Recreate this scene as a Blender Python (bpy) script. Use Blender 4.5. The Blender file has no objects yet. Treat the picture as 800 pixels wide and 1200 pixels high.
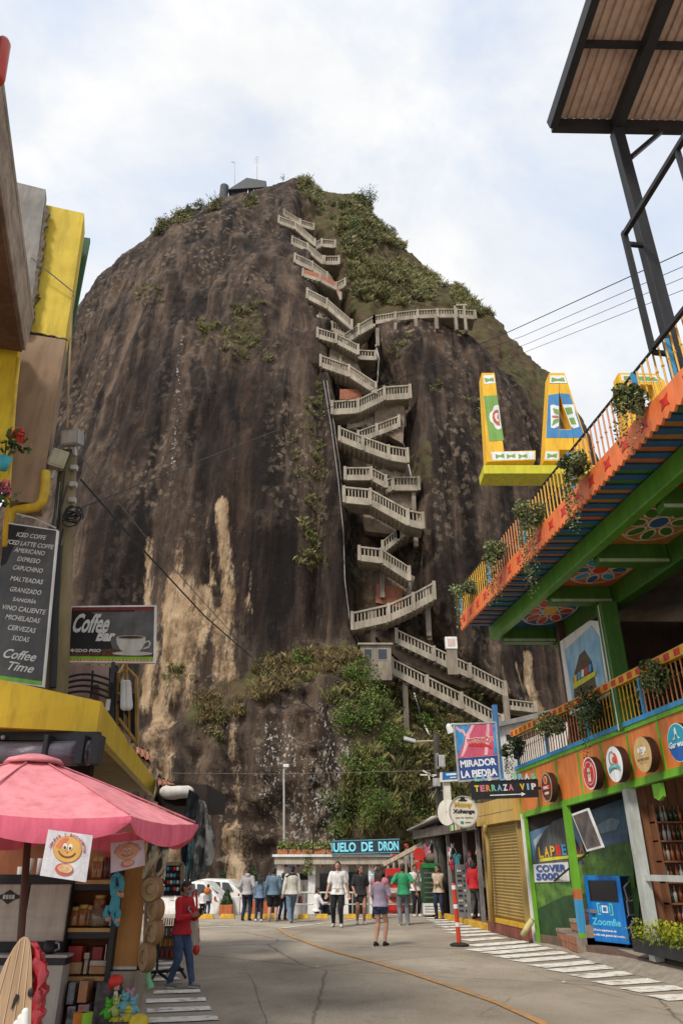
import bpy, bmesh, math, random
import numpy as np
from mathutils import Vector, Matrix
rnd = random.Random(7)
SC = bpy.context.scene
COL = SC.collection
R = math.radians
# ---------------------------------------------------------------- camera
PITCH = R(26.4)
CAMZ = 1.7
FPX = 836.0            # focal length in pixels of an 800 x 1200 picture
cd = bpy.data.cameras.new('camera'); cam = bpy.data.objects.new('camera', cd); COL.objects.link(cam)
cam.location = (0, 0, CAMZ); cam.rotation_euler = (math.pi/2 + PITCH, 0, 0)
cd.sensor_fit = 'VERTICAL'; cd.sensor_height = 36.0; cd.lens = FPX/1200*36.0
cd.clip_start = 0.05; cd.clip_end = 2000
SC.camera = cam
# ---------------------------------------------------------------- world and sun
SUN = Vector((-0.42, -0.62, 0.80)).normalized()
world = bpy.data.worlds.new('World'); SC.world = world; world.use_nodes = True
nt = world.node_tree; nt.nodes.clear()
def _n(t, typ, **kw):
    n = t.nodes.new(typ)
    for k, v in kw.items(): setattr(n, k, v)
    return n
wo = _n(nt, 'ShaderNodeOutputWorld'); bg = _n(nt, 'ShaderNodeBackground'); bg.inputs[1].default_value = 0.1
sky = _n(nt, 'ShaderNodeTexSky'); sky.sky_type = 'NISHITA'; sky.sun_disc = False
sky.sun_elevation = math.asin(SUN.z); sky.sun_rotation = math.atan2(SUN.x, SUN.y)
tc = _n(nt, 'ShaderNodeTexCoord')
mp = _n(nt, 'ShaderNodeMapping'); mp.inputs['Scale'].default_value = (1.0, 1.0, 1.5); mp.inputs['Location'].default_value = (0.35, 0.1, 0.2)
nz = _n(nt, 'ShaderNodeTexNoise'); nz.inputs['Scale'].default_value = 2.6; nz.inputs['Detail'].default_value = 9; nz.inputs['Roughness'].default_value = 0.58; nz.inputs['Distortion'].default_value = 0.6
rp = _n(nt, 'ShaderNodeValToRGB'); rp.color_ramp.elements[0].position = 0.36; rp.color_ramp.elements[0].color = (.40,.40,.40,1); rp.color_ramp.elements[1].position = 0.60; rp.color_ramp.elements[1].color = (1,1,1,1)
nz2 = _n(nt, 'ShaderNodeTexNoise'); nz2.inputs['Scale'].default_value = 5.0; nz2.inputs['Detail'].default_value = 8; nz2.inputs['Roughness'].default_value = 0.6
rp2 = _n(nt, 'ShaderNodeValToRGB'); rp2.color_ramp.elements[0].position = 0.3; rp2.color_ramp.elements[0].color = (6.9,7.1,7.4,1); rp2.color_ramp.elements[1].position = 0.65; rp2.color_ramp.elements[1].color = (8.3,8.25,8.15,1)
mxw = _n(nt, 'ShaderNodeMixRGB')
sb = _n(nt, 'ShaderNodeMixRGB'); sb.blend_type = 'ADD'; sb.inputs[0].default_value = 1; sb.inputs[2].default_value = (3.2, 3.9, 4.9, 1)
L = nt.links.new
L(tc.outputs['Generated'], mp.inputs[0]); L(mp.outputs[0], nz.inputs['Vector']); L(mp.outputs[0], nz2.inputs['Vector'])
L(nz.outputs[0], rp.inputs[0]); L(nz2.outputs[0], rp2.inputs[0])
L(sky.outputs[0], sb.inputs[1]); L(sb.outputs[0], mxw.inputs[1]); L(rp2.outputs[0], mxw.inputs[2]); L(rp.outputs[0], mxw.inputs[0])
L(mxw.outputs[0], bg.inputs[0]); L(bg.outputs[0], wo.inputs[0])
sd = bpy.data.lights.new('sun', 'SUN'); so = bpy.data.objects.new('sun', sd); COL.objects.link(so)
sd.energy = 2.8; sd.angle = R(10); sd.color = (1.0, 0.93, 0.82)
so.rotation_euler = SUN.to_track_quat('Z', 'Y').to_euler()
SC.view_settings.view_transform = 'Standard'; SC.view_settings.look = 'None'
SC.view_settings.exposure = 0.32; SC.view_settings.gamma = 1.0
SC.cycles.max_bounces = 6; SC.cycles.diffuse_bounces = 3; SC.cycles.transparent_max_bounces = 8

# ---------------------------------------------------------------- measuring helpers
CP, SP = math.cos(PITCH), math.sin(PITCH)
def ray(px, py):
    a = (px-400)/FPX; v = (600-py)/FPX
    return Vector((a, CP - v*SP, SP + v*CP))
def P(px, py, Y):
    d = ray(px, py); t = Y/d.y
    return Vector((d.x*t, Y, CAMZ + d.z*t))
def G(px, py, z=0.0):
    d = ray(px, py); t = (z-CAMZ)/d.z
    return Vector((d.x*t, d.y*t, z))
def PZ(px, py, z): return G(px, py, z)
def PL(px, py, c, k):                     # vertical plane x = c - k*y
    d = ray(px, py); t = c/(d.x + k*d.y)
    return Vector((d.x*t, d.y*t, CAMZ + d.z*t))
def FP(px, py, off=0.0): return PL(px, py, 7.3-off, .12)     # facade of the painted building
def BP(px, py, off=0.0): return PL(px, py, 5.507-off, .134)  # edge of its upper balcony
# ---------------------------------------------------------------- materials
def lin(c):
    if isinstance(c, str):
        c = c.lstrip('#'); c = tuple(int(c[i:i+2], 16)/255 for i in (0,2,4))
        return tuple((x/12.92 if x <= .04045 else ((x+.055)/1.055)**2.4) for x in c)
    return tuple(c)
MATS = {}
def pm(name, col, col2=None, scale=3.0, rough=.7, bump=.1, bscale=None, metal=0.0, stretch=(1,1,1), spec=.35, lo=.35, hi=.65, detail=6, emit=0.0, alpha=1.0, trans=0.0, ior=1.45, weather=1.0):
    if name in MATS: return MATS[name]
    m = bpy.data.materials.new(name); m.use_nodes = True; MATS[name] = m
    t = m.node_tree; b = t.nodes['Principled BSDF']
    c = lin(col); c2 = lin(col2) if col2 is not None else tuple(x*.72 for x in c)
    tc = _n(t, 'ShaderNodeTexCoord'); mp = _n(t, 'ShaderNodeMapping'); mp.inputs['Scale'].default_value = stretch
    nz = _n(t, 'ShaderNodeTexNoise'); nz.inputs['Scale'].default_value = scale; nz.inputs['Detail'].default_value = detail; nz.inputs['Roughness'].default_value = .62
    rp = _n(t, 'ShaderNodeValToRGB'); rp.color_ramp.elements[0].position = lo; rp.color_ramp.elements[1].position = hi
    rp.color_ramp.elements[0].color = (*c2, 1); rp.color_ramp.elements[1].color = (*c, 1)
    l = t.links.new
    l(tc.outputs['Object'], mp.inputs[0]); l(mp.outputs[0], nz.inputs['Vector']); l(nz.outputs[0], rp.inputs[0])
    mp3 = _n(t, 'ShaderNodeMapping'); mp3.inputs['Scale'].default_value = (1, 1, .14); n3 = _n(t, 'ShaderNodeTexNoise'); n3.inputs['Scale'].default_value = 7.0; n3.inputs['Detail'].default_value = 7; n3.inputs['Roughness'].default_value = .7
    r3 = _n(t, 'ShaderNodeValToRGB'); r3.color_ramp.elements[0].position = .34; r3.color_ramp.elements[0].color = (1-.26*weather, 1-.28*weather, 1-.30*weather, 1); r3.color_ramp.elements[1].position = .56; r3.color_ramp.elements[1].color = (1, 1, 1, 1)
    m3 = _n(t, 'ShaderNodeMixRGB'); m3.blend_type = 'MULTIPLY'; m3.inputs[0].default_value = 1.0
    l(tc.outputs['Object'], mp3.inputs[0]); l(mp3.outputs[0], n3.inputs['Vector']); l(n3.outputs[0], r3.inputs[0]); l(rp.outputs[0], m3.inputs[1]); l(r3.outputs[0], m3.inputs[2]); l(m3.outputs[0], b.inputs['Base Color'])
    b.inputs['Roughness'].default_value = rough; b.inputs['Metallic'].default_value = metal
    b.inputs['Specular IOR Level'].default_value = spec
    if bump:
        n2 = _n(t, 'ShaderNodeTexNoise'); n2.inputs['Scale'].default_value = bscale or scale*6; n2.inputs['Detail'].default_value = 5
        bp = _n(t, 'ShaderNodeBump'); bp.inputs['Strength'].default_value = min(1, bump*2); bp.inputs['Distance'].default_value = .02
        l(mp.outputs[0], n2.inputs['Vector']); l(n2.outputs[0], bp.inputs['Height']); l(bp.outputs[0], b.inputs['Normal'])
    if emit:
        l(rp.outputs[0], b.inputs['Emission Color']); b.inputs['Emission Strength'].default_value = emit
    if trans: b.inputs['Transmission Weight'].default_value = trans; b.inputs['IOR'].default_value = ior
    if alpha < 1: b.inputs['Alpha'].default_value = alpha
    return m
def paint(name, col, rough=.55, wear=.85, **kw):
    c = lin(col); kw.setdefault('bump', .04)
    return pm(name, c, tuple(x*wear for x in c), scale=kw.pop('scale', 2.2), rough=rough, **kw)
# ---------------------------------------------------------------- mesh builder
class MB:
    def __init__(s): s.v = []; s.f = []; s.m = []
    def add(s, vs, fs, mi=0):
        o = len(s.v); s.v += [Vector(p) for p in vs]
        for f in fs: s.f.append([i+o for i in f]); s.m.append(mi)
        return s
    def hexa(s, p, mi=0):
        return s.add(p, [(0,3,2,1),(4,5,6,7),(0,1,5,4),(1,2,6,5),(2,3,7,6),(3,0,4,7)], mi)
    def box(s, x0,x1,y0,y1,z0,z1, mi=0):
        return s.hexa([(x0,y0,z0),(x1,y0,z0),(x1,y1,z0),(x0,y1,z0),(x0,y0,z1),(x1,y0,z1),(x1,y1,z1),(x0,y1,z1)], mi)
    def slab(s, quad, off, mi=0):       # a quad given by corners, extruded by off
        q = [Vector(p) for p in quad]; off = Vector(off); n = len(q)
        vs = q + [p+off for p in q]
        fs = [tuple(range(n-1,-1,-1)), tuple(range(n, 2*n))] + [(i,(i+1)%n,n+(i+1)%n,n+i) for i in range(n)]
        nrm = Vector((0,0,0))
        for i in range(n): nrm += q[i].cross(q[(i+1)%n])
        if nrm.dot(off) < 0: fs = [tuple(reversed(f)) for f in fs]
        return s.add(vs, fs, mi)
    def bar(s, p, q, w, h=None, up=(0,0,1), mi=0):
        p = Vector(p); q = Vector(q); h = h or w; d = (q-p)
        if d.length < 1e-6: return s
        d.normalize(); up = Vector(up)
        if abs(d.dot(up)) > .98: up = Vector((1,0,0)) if abs(d.x) < .9 else Vector((0,1,0))
        sx = d.cross(up).normalized()*(w/2); sy = sx.normalized().cross(d).normalized()*(h/2)
        vs = [p-sx-sy, p+sx-sy, p+sx+sy, p-sx+sy, q-sx-sy, q+sx-sy, q+sx+sy, q-sx+sy]
        return s.add(vs, [(0,1,2,3),(7,6,5,4),(4,5,1,0),(5,6,2,1),(6,7,3,2),(7,4,0,3)], mi)
    def tube(s, pts, r, n=8, mi=0):
        pts = [Vector(p) for p in pts]; N = len(pts)
        rs = r if isinstance(r, (list,tuple)) else [r]*N
        prev = None; vs = []; fs = []
        for i, p in enumerate(pts):
            d = (pts[min(i+1,N-1)] - pts[max(i-1,0)]).normalized()
            if prev is None:
                u = Vector((0,0,1)) if abs(d.z) < .9 else Vector((1,0,0))
                prev = d.cross(u).normalized()
            a = (prev - d*prev.dot(d)).normalized(); b = d.cross(a); prev = a
            for k in range(n):
                t = 2*math.pi*k/n; vs.append(p + (a*math.cos(t)+b*math.sin(t))*rs[i])
        for i in range(N-1):
            for k in range(n):
                fs.append((i*n+k, i*n+(k+1)%n, (i+1)*n+(k+1)%n, (i+1)*n+k))
        fs.append(tuple(range(n-1,-1,-1))); fs.append(tuple((N-1)*n+k for k in range(n)))
        return s.add(vs, fs, mi)
    def capsule(s, p, q, r1, r2, n=10, mi=0):
        p = Vector(p); q = Vector(q); d = (q-p)
        if d.length < 1e-6: d = Vector((0,0,1e-4)); q = p+d
        d.normalize(); pts = []; rs = []
        for k in range(4):
            a = math.pi/2*(1-k/3)
            pts.append(p - d*r1*math.sin(a)); rs.append(max(r1*math.cos(a), r1*.08))
        for k in range(4):
            a = math.pi/2*k/3
            pts.append(q + d*r2*math.sin(a)); rs.append(max(r2*math.cos(a), r2*.08))
        return s.tube(pts, rs, n, mi)
    def lathe(s, prof, c=(0,0,0), n=16, axis=(0,0,1), mi=0, cap=True):
        ax = Vector(axis).normalized(); c = Vector(c)
        u = ax.cross(Vector((0,1,0)) if abs(ax.y) < .9 else Vector((1,0,0))).normalized(); w = ax.cross(u)
        vs = []; fs = []
        for r, z in prof:
            for k in range(n):
                t = 2*math.pi*k/n; vs.append(c + ax*z + (u*math.cos(t)+w*math.sin(t))*max(r,1e-4))
        for i in range(len(prof)-1):
            for k in range(n): fs.append((i*n+k, i*n+(k+1)%n, (i+1)*n+(k+1)%n, (i+1)*n+k))
        if cap: fs.append(tuple(range(n-1,-1,-1))); fs.append(tuple((len(prof)-1)*n+k for k in range(n)))
        return s.add(vs, fs, mi)
    def ball(s, c, r, n=12, m=8, mi=0, rot=None):
        c = Vector(c); r = Vector(r) if not isinstance(r, (int,float)) else Vector((r,r,r))
        vs = []; fs = []
        for i in range(1, m):
            a = math.pi*i/m
            for k in range(n):
                t = 2*math.pi*k/n; p = Vector((r.x*math.sin(a)*math.cos(t), r.y*math.sin(a)*math.sin(t), r.z*math.cos(a)))
                vs.append(c + (rot @ p if rot else p))
        tp = Vector((0,0,r.z)); vs.append(c + (rot @ tp if rot else tp)); vs.append(c - (rot @ tp if rot else tp))
        T = len(vs)-2
        for i in range(m-2):
            for k in range(n): fs.append((i*n+k, (i+1)*n+k, (i+1)*n+(k+1)%n, i*n+(k+1)%n))
        for k in range(n):
            fs.append((T, k, (k+1)%n)); fs.append((T+1, (m-2)*n+(k+1)%n, (m-2)*n+k))
        return s.add(vs, fs, mi)
    def build(s, name, mats, parent=None, smooth=False, bevel=0.0, kind=None, label=None, segs=2):
        me = bpy.data.meshes.new(name)
        off = anc(parent) if parent is not None else Vector((0,0,0))
        me.from_pydata([tuple(v-off) for v in s.v], [], s.f)
        for m in (mats if isinstance(mats, (list,tuple)) else [mats]): me.materials.append(m)
        me.polygons.foreach_set('material_index', s.m)
        if bevel:
            bm = bmesh.new(); bm.from_mesh(me); bmesh.ops.remove_doubles(bm, verts=bm.verts, dist=1e-5)
            ed = [e for e in bm.edges if len(e.link_faces) == 2 and e.calc_face_angle(0) > .5]
            bmesh.ops.bevel(bm, geom=ed, offset=bevel, segments=segs, affect='EDGES', profile=.6, clamp_overlap=True)
            bm.to_mesh(me); bm.free()
        if smooth: me.polygons.foreach_set('use_smooth', [True]*len(me.polygons))
        return link(name, me, parent, kind, label)
def anc(o):
    v = Vector((0,0,0))
    while o is not None: v = v + Vector(o.location); o = o.parent
    return v
def link(name, me, parent=None, kind=None, label=None):
    o = bpy.data.objects.new(name, me); COL.objects.link(o)
    if parent is not None: o.parent = parent
    if kind: o['kind'] = kind
    if label: o['label'] = label
    return o
def tag(o, label, cat, group=None):
    o['label'] = label; o['category'] = cat
    if group: o['group'] = group
    return o
def thing(name, label, cat, loc=(0,0,0), group=None):
    o = bpy.data.objects.new(name, None); COL.objects.link(o); o.location = loc; o.empty_display_size = .1
    return tag(o, label, cat, group)
def place(o, loc=None, rz=None, s=None):
    if loc is not None: o.location = loc
    if rz is not None: o.rotation_euler = (0,0,rz)
    if s is not None: o.scale = (s,s,s)
    return o
def kids(o, _c={}): return [c for c in COL.objects if c.parent == o]
def dup(o, label=None, loc=None, rz=None, s=None):
    tree = {}
    for c in COL.objects:
        if c.parent is not None: tree.setdefault(c.parent.name, []).append(c)
    def rec(x, par):
        n = x.copy(); COL.objects.link(n)
        if par is not None: n.parent = par
        for k in tree.get(x.name, []): rec(k, n)
        return n
    n = rec(o, None)
    if label: n['label'] = label
    return place(n, loc, rz, s)
def inst(name, me, parent, loc, rot=None, s=None):      # one more piece that shares its mesh
    o = bpy.data.objects.new(name, me); COL.objects.link(o); o.parent = parent
    o.location = Vector(loc) - anc(parent)
    if rot is not None: o.rotation_euler = rot
    if s is not None: o.scale = s if not isinstance(s, (int,float)) else (s,s,s)
    return o
def np_mesh(name, V, F, mats, parent=None, kind=None, smooth=False, tint=None, label=None):
    V = np.asarray(V, dtype=np.float32); F = np.asarray(F, dtype=np.int32)
    if parent is not None: V = V - np.array(anc(parent), dtype=np.float32)
    me = bpy.data.meshes.new(name); k = F.shape[1]
    me.vertices.add(len(V)); me.vertices.foreach_set('co', V.ravel())
    me.loops.add(F.size); me.loops.foreach_set('vertex_index', F.ravel())
    me.polygons.add(len(F)); me.polygons.foreach_set('loop_start', np.arange(0, F.size, k, dtype=np.int32))
    me.polygons.foreach_set('loop_total', np.full(len(F), k, dtype=np.int32))
    if smooth: me.polygons.foreach_set('use_smooth', np.ones(len(F), dtype=bool))
    me.update(calc_edges=True)
    for m in (mats if isinstance(mats, (list,tuple)) else [mats]): me.materials.append(m)
    if tint is not None:
        a = me.color_attributes.new('tint', 'FLOAT_COLOR', 'POINT')
        t = np.ones((len(V),4), dtype=np.float32); tt = np.asarray(tint, dtype=np.float32)
        if tt.ndim == 1: t[:,0] = tt; t[:,1] = tt; t[:,2] = tt
        else: t[:,:tt.shape[1]] = tt
        a.data.foreach_set('color', t.ravel())
    return link(name, me, parent, kind, label)
# ---------------------------------------------------------------- lettering
_TX = {}
def glyphs(s, bold=0.0, shear=0.0, spacing=1.0):
    k = (s, bold, shear, spacing)
    if k in _TX: return _TX[k]
    cu = bpy.data.curves.new('t', 'FONT'); cu.body = s; cu.size = 1; cu.offset = bold; cu.shear = shear; cu.space_character = spacing
    cu.resolution_u = 3; cu.fill_mode = 'BOTH'
    o = bpy.data.objects.new('t', cu); COL.objects.link(o)
    dg = bpy.context.evaluated_depsgraph_get(); me = bpy.data.meshes.new_from_object(o.evaluated_get(dg))
    vs = [(v.co.x, v.co.y) for v in me.vertices]; fs = [tuple(p.vertices) for p in me.polygons]
    bpy.data.objects.remove(o); bpy.data.curves.remove(cu); bpy.data.meshes.remove(me)
    xs = [v[0] for v in vs]; ys = [v[1] for v in vs]
    x0, x1, y0, y1 = min(xs), max(xs), min(ys), max(ys)
    vs = [((x-x0)/(x1-x0)-.5, (y-y0)/(y1-y0)-.5) for x, y in vs]
    _TX[k] = (vs, fs, (x1-x0)/(y1-y0))
    return _TX[k]
def text(name, s, mat, parent, c, r, u, w=None, h=None, lift=.004, bold=0.0, shear=0.0, spacing=1.0, skew=0.0):
    """flat print: c centre, r right unit vector, u up unit vector, w / h overall size"""
    vs, fs, asp = glyphs(s, bold, shear, spacing)
    if w is None: w = h*asp
    if h is None: h = w/asp
    c = Vector(c); r = Vector(r); u = Vector(u); n = r.cross(u).normalized()
    m = MB(); m.add([c + r*(x*w + skew*y) + u*(y*h) + n*lift for x, y in vs], fs)
    return m.build(name, mat, parent)
class Frame:
    """a flat face given by its four corners: f(u, v) with u to the right and v up, 0..1"""
    def __init__(s, bl, br, tr, tl):
        s.bl, s.br, s.tr, s.tl = (Vector(x) for x in (bl, br, tr, tl))
        s.r = (s.br-s.bl).normalized(); s.u = (s.tl-s.bl).normalized(); s.n = s.r.cross(s.u).normalized()
        s.w = ((s.br-s.bl).length+(s.tr-s.tl).length)/2; s.h = ((s.tl-s.bl).length+(s.tr-s.br).length)/2
    def __call__(s, u, v, lift=0.0):
        return s.bl*(1-u)*(1-v) + s.br*u*(1-v) + s.tr*u*v + s.tl*(1-u)*v + s.n*lift
    def poly(s, name, pts, mat, parent, lift=.004, th=.003):
        m = MB(); m.slab([s(u, v, lift-th) for u, v in pts], s.n*th); return m.build(name, mat, parent)
    def rect(s, name, u0, u1, v0, v1, mat, parent, lift=.004, th=.003, rot=0):
        if rot:
            cu, cv = (u0+u1)/2, (v0+v1)/2; a, b = (u1-u0)/2*s.w, (v1-v0)/2*s.h; cs, sn = math.cos(rot), math.sin(rot)
            pts = [(cu+(x*cs-y*sn)/s.w, cv+(x*sn+y*cs)/s.h) for x, y in ((-a,-b),(a,-b),(a,b),(-a,b))]
        else: pts = [(u0,v0),(u1,v0),(u1,v1),(u0,v1)]
        return s.poly(name, pts, mat, parent, lift, th)
    def disc(s, name, u, v, ru, rv, mat, parent, lift=.004, th=.003, n=24, a0=0, a1=360, inner=0):
        pts = []
        for k in range(n+(a1-a0 < 360)):
            t = R(a0+(a1-a0)*k/n); pts.append((u+ru/s.w*math.cos(t), v+rv/s.h*math.sin(t)))
        return s.poly(name, pts, mat, parent, lift, th)
    def text(s, name, t, u, v, mat, parent, w=None, h=None, lift=.006, **kw):
        return text(name, t, mat, parent, s(u, v), s.r, s.n.cross(s.r), w, h, lift, **kw)
# ---------------------------------------------------------------- vectorised noise
def _hash(i, j, k, seed):
    h = (i.astype(np.int64)*374761393 + j.astype(np.int64)*668265263 + k.astype(np.int64)*2147483647 + seed*974634777) & 0xffffffff
    h = ((h ^ (h >> 13))*1274126177) & 0xffffffff
    return ((h ^ (h >> 16)) & 0xffff)/65535.0
def vnoise(x, y, z, seed=0):
    x, y, z = np.broadcast_arrays(np.asarray(x, float), np.asarray(y, float), np.asarray(z, float))
    i, j, k = np.floor(x), np.floor(y), np.floor(z); fx, fy, fz = x-i, y-j, z-k
    fx = fx*fx*fx*(fx*(fx*6-15)+10); fy = fy*fy*fy*(fy*(fy*6-15)+10); fz = fz*fz*fz*(fz*(fz*6-15)+10)
    r = 0
    for a in (0,1):
        for b in (0,1):
            for c in (0,1):
                w = (fx if a else 1-fx)*(fy if b else 1-fy)*(fz if c else 1-fz)
                r = r + w*_hash(i+a, j+b, k+c, seed)
    return r*2-1
def fbm(x, y, z, oct=4, seed=0, gain=.5):
    s = 0; a = 1; t = 0
    for o in range(oct):
        s = s + a*vnoise(x*2**o, y*2**o, z*2**o, seed+o); t += a; a *= gain
    return s/t
def sstep(a, b, x):
    t = np.clip((x-a)/(b-a), 0, 1); return t*t*(3-2*t)
# ---------------------------------------------------------------- leaves
def leafmat(name, dark, light, dry=None, rough=.6):
    if name in MATS: return MATS[name]
    m = bpy.data.materials.new(name); m.use_nodes = True; MATS[name] = m
    t = m.node_tree; b = t.nodes['Principled BSDF']; l = t.links.new
    at = _n(t, 'ShaderNodeAttribute'); at.attribute_name = 'tint'
    rp = _n(t, 'ShaderNodeValToRGB'); e = rp.color_ramp.elements
    e[0].position = 0.0; e[0].color = (*lin(dark), 1); e[1].position = .7; e[1].color = (*lin(light), 1)
    if dry: x = e.new(1.0); x.color = (*lin(dry), 1)
    l(at.outputs['Fac'], rp.inputs[0]); l(rp.outputs[0], b.inputs['Base Color'])
    b.inputs['Roughness'].default_value = rough; b.inputs['Specular IOR Level'].default_value = .25
    b.inputs['Subsurface Weight'].default_value = 0
    return m
NPR = np.random.RandomState(11)
def leaf_arrays(C, size, up=.3, rs=NPR, aspect=.55, jitter=.5):
    """one folded leaf (two triangles) at each centre C; returns verts, faces"""
    C = np.asarray(C, float); n = len(C)
    d = rs.normal(size=(n,3)); d[:,2] += up; d /= np.linalg.norm(d, axis=1)[:,None]
    e = rs.normal(size=(n,3)); e -= d*(e*d).sum(1)[:,None]; e /= np.linalg.norm(e, axis=1)[:,None]
    nn = np.cross(d, e)
    s = (np.asarray(size)*(1-jitter+2*jitter*rs.rand(n)))[:,None]
    a = C - d*s*.5; b = C + e*s*aspect*.5 + nn*s*.08; c = C + d*s*.5; g = C - e*s*aspect*.5 + nn*s*.08
    V = np.stack([a,b,c,g], 1).reshape(-1,3); i = np.arange(n)[:,None]*4
    F = np.concatenate([np.concatenate([i,i+1,i+2],1), np.concatenate([i,i+2,i+3],1)])
    return V, F
def blade_arrays(B, h, lean=.4, w=.03, rs=NPR):
    """grass blades: a bent strip of two triangles from each base B"""
    B = np.asarray(B, float); n = len(B)
    t = rs.rand(n)*2*np.pi; d = np.stack([np.cos(t), np.sin(t), np.zeros(n)], 1); e = np.stack([-np.sin(t), np.cos(t), np.zeros(n)], 1)
    h = (np.asarray(h)*(.55+.9*rs.rand(n)))[:,None]; k = lean*rs.rand(n)[:,None]; w = np.asarray(w)
    z = np.array([0,0,1.])
    m = B + z*h*.6 + d*h*k*.35; tip = B + z*h*(1-k*.3) + d*h*k
    V = np.stack([B - e*w/2, B + e*w/2, m + e*w*.4, tip], 1).reshape(-1,3); i = np.arange(n)[:,None]*4
    F = np.concatenate([np.concatenate([i,i+1,i+2],1), np.concatenate([i,i+2,i+3],1)])
    return V, F
def clump_points(c, r, n, rs=NPR, lumps=7, shell=.45):
    """points through the volume of an uneven crown made of several clumps"""
    c = np.asarray(c, float); r = np.asarray(r, float)*np.ones(3)
    q = rs.normal(size=(lumps,3)); q /= np.linalg.norm(q, axis=1)[:,None]; q *= (.35+.4*rs.rand(lumps))[:,None]
    rad = .32+.28*rs.rand(lumps)
    k = rs.randint(0, lumps, n); d = rs.normal(size=(n,3)); d /= np.linalg.norm(d, axis=1)[:,None]
    d *= (shell + (1-shell)*rs.rand(n)**.6)[:,None]
    return c + (q[k] + d*rad[k][:,None])*r, k
# ================================================================ THE GROUND
def ground_z(x, y):
    return -0.55*sstep(32.6, 35.0, y) + 0.012*fbm(x*.25, y*.25, 0, 2, 5) - .006
gx = np.concatenate([[-400,-200,-100,-60], np.linspace(-40, 40, 161), [60,100,200,400]])
gy = np.concatenate([[-300,-100,-40,-15,-5], np.linspace(0, 60, 181), [80,120,200,300,500,900]])
X_, Y_ = np.meshgrid(gx, gy); Z_ = ground_z(X_, Y_)
Z_[(Y_ > 120)] -= 3
V = np.stack([X_, Y_, Z_], -1).reshape(-1,3); nx = len(gx)
ii = (np.arange(len(gy)-1)[:,None]*nx + np.arange(nx-1)[None]).ravel()
F = np.stack([ii, ii+1, ii+1+nx, ii+nx], 1)
def asphalt():
    m = bpy.data.materials.new('asphalt'); m.use_nodes = True; t = m.node_tree; b = t.nodes['Principled BSDF']; l = t.links.new
    tc = _n(t, 'ShaderNodeTexCoord')
    def noise(sc, det=6, ro=.6, vec=None):
        n = _n(t, 'ShaderNodeTexNoise'); n.inputs['Scale'].default_value = sc; n.inputs['Detail'].default_value = det; n.inputs['Roughness'].default_value = ro
        l(vec or tc.outputs['Object'], n.inputs['Vector']); return n
    def ramp(src, p0, c0, p1, c1):
        r = _n(t, 'ShaderNodeValToRGB'); e = r.color_ramp.elements; e[0].position = p0; e[0].color = (*c0,1); e[1].position = p1; e[1].color = (*c1,1); l(src, r.inputs[0]); return r
    def mix(a, c, fac, typ='MIX'):
        x = _n(t, 'ShaderNodeMixRGB'); x.blend_type = typ
        for s, i in ((fac,0),(a,1),(c,2)):
            if hasattr(s, 'links'): l(s, x.inputs[i])
            else: x.inputs[i].default_value = s if i == 0 else (*s,1)
        return x
    big = ramp(noise(.35, 5).outputs[0], .34, (.245,.203,.155), .66, (.395,.342,.272))
    fine = ramp(noise(55, 3, .7).outputs[0], .35, (.55,.55,.55), .65, (1.25,1.25,1.25))
    c = mix(big.outputs[0], fine.outputs[0], .8, 'MULTIPLY')
    pat = ramp(noise(1.3, 8, .7).outputs[0], .55, (0,0,0), .68, (1,1,1))      # worn gritty patches
    c = mix(c.outputs[0], (.17,.14,.11), mix((0,0,0), pat.outputs[0], .55).outputs[0])
    oil = ramp(noise(.8, 3, .5).outputs[0], .66, (0,0,0), .74, (1,1,1)); c = mix(c.outputs[0], (.09,.075,.06), mix((0,0,0), oil.outputs[0], .45).outputs[0])
    v = _n(t, 'ShaderNodeTexVoronoi'); v.feature = 'DISTANCE_TO_EDGE'; v.inputs['Scale'].default_value = .22
    dn = noise(2.0, 4); mv = _n(t, 'ShaderNodeMixRGB'); mv.inputs[0].default_value = .12; l(tc.outputs['Object'], mv.inputs[1]); l(dn.outputs['Color'], mv.inputs[2]); l(mv.outputs[0], v.inputs['Vector'])
    cr = ramp(v.outputs['Distance'], .0, (1,1,1), .006, (0,0,0))
    c = mix(c.outputs[0], (.07,.06,.05), mix((0,0,0), cr.outputs[0], .7).outputs[0])
    l(c.outputs[0], b.inputs['Base Color']); b.inputs['Roughness'].default_value = .85; b.inputs['Specular IOR Level'].default_value = .25
    bp = _n(t, 'ShaderNodeBump'); bp.inputs['Strength'].default_value = .5; bp.inputs['Distance'].default_value = .012
    l(noise(70, 4, .7).outputs[0], bp.inputs['Height']); l(bp.outputs[0], b.inputs['Normal'])
    return m
road = np_mesh('road', V, F, asphalt(), kind='structure', smooth=True)
# ================================================================ THE ROCK
ZF=[-3,0,16,30,48,60,70,78,84,88,90.6]; YF=[45.3,46,46.8,48.2,52,55.5,59,63,67,71,75]
def Yf(z): return np.interp(z, ZF, YF)
RZ=np.array([-2,0,6,12,18,24,30,36,42,48,53,58,63,67,71,74.5,78,81,83.5,86,88,89.5,90.6])
RXL=np.array([-36,-36,-36.5,-37,-37,-37,-36.5,-35.5,-34.2,-34.4,-35.6,-34.9,-34.5,-33.9,-33.2,-32.3,-31.5,-29.9,-29.0,-28.0,-27.1,-26.4,-25.8])
RXR=np.array([24.0,25.0,26.0,26.9,27.9,28.9,29.8,30.3,29.4,27.0,24.4,22.0,20.0,18.5,17.6,17.1,16.6,15.5,13.7,11.7,9.9,9.1,8.3])
RKX=np.array([-34.,-30,-26,-23,-20,-17,-14,-12,-9,-6,-3,0,2,4,6,8,10,13,20]); RK=np.array([.12,.12,.107,.078,.072,.055,.042,.030,-.012,-.024,-.031,-.030,-.030,-.010,.036,.090,.160,.30,0])
RYC, RN = 79.0, 2.5
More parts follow.
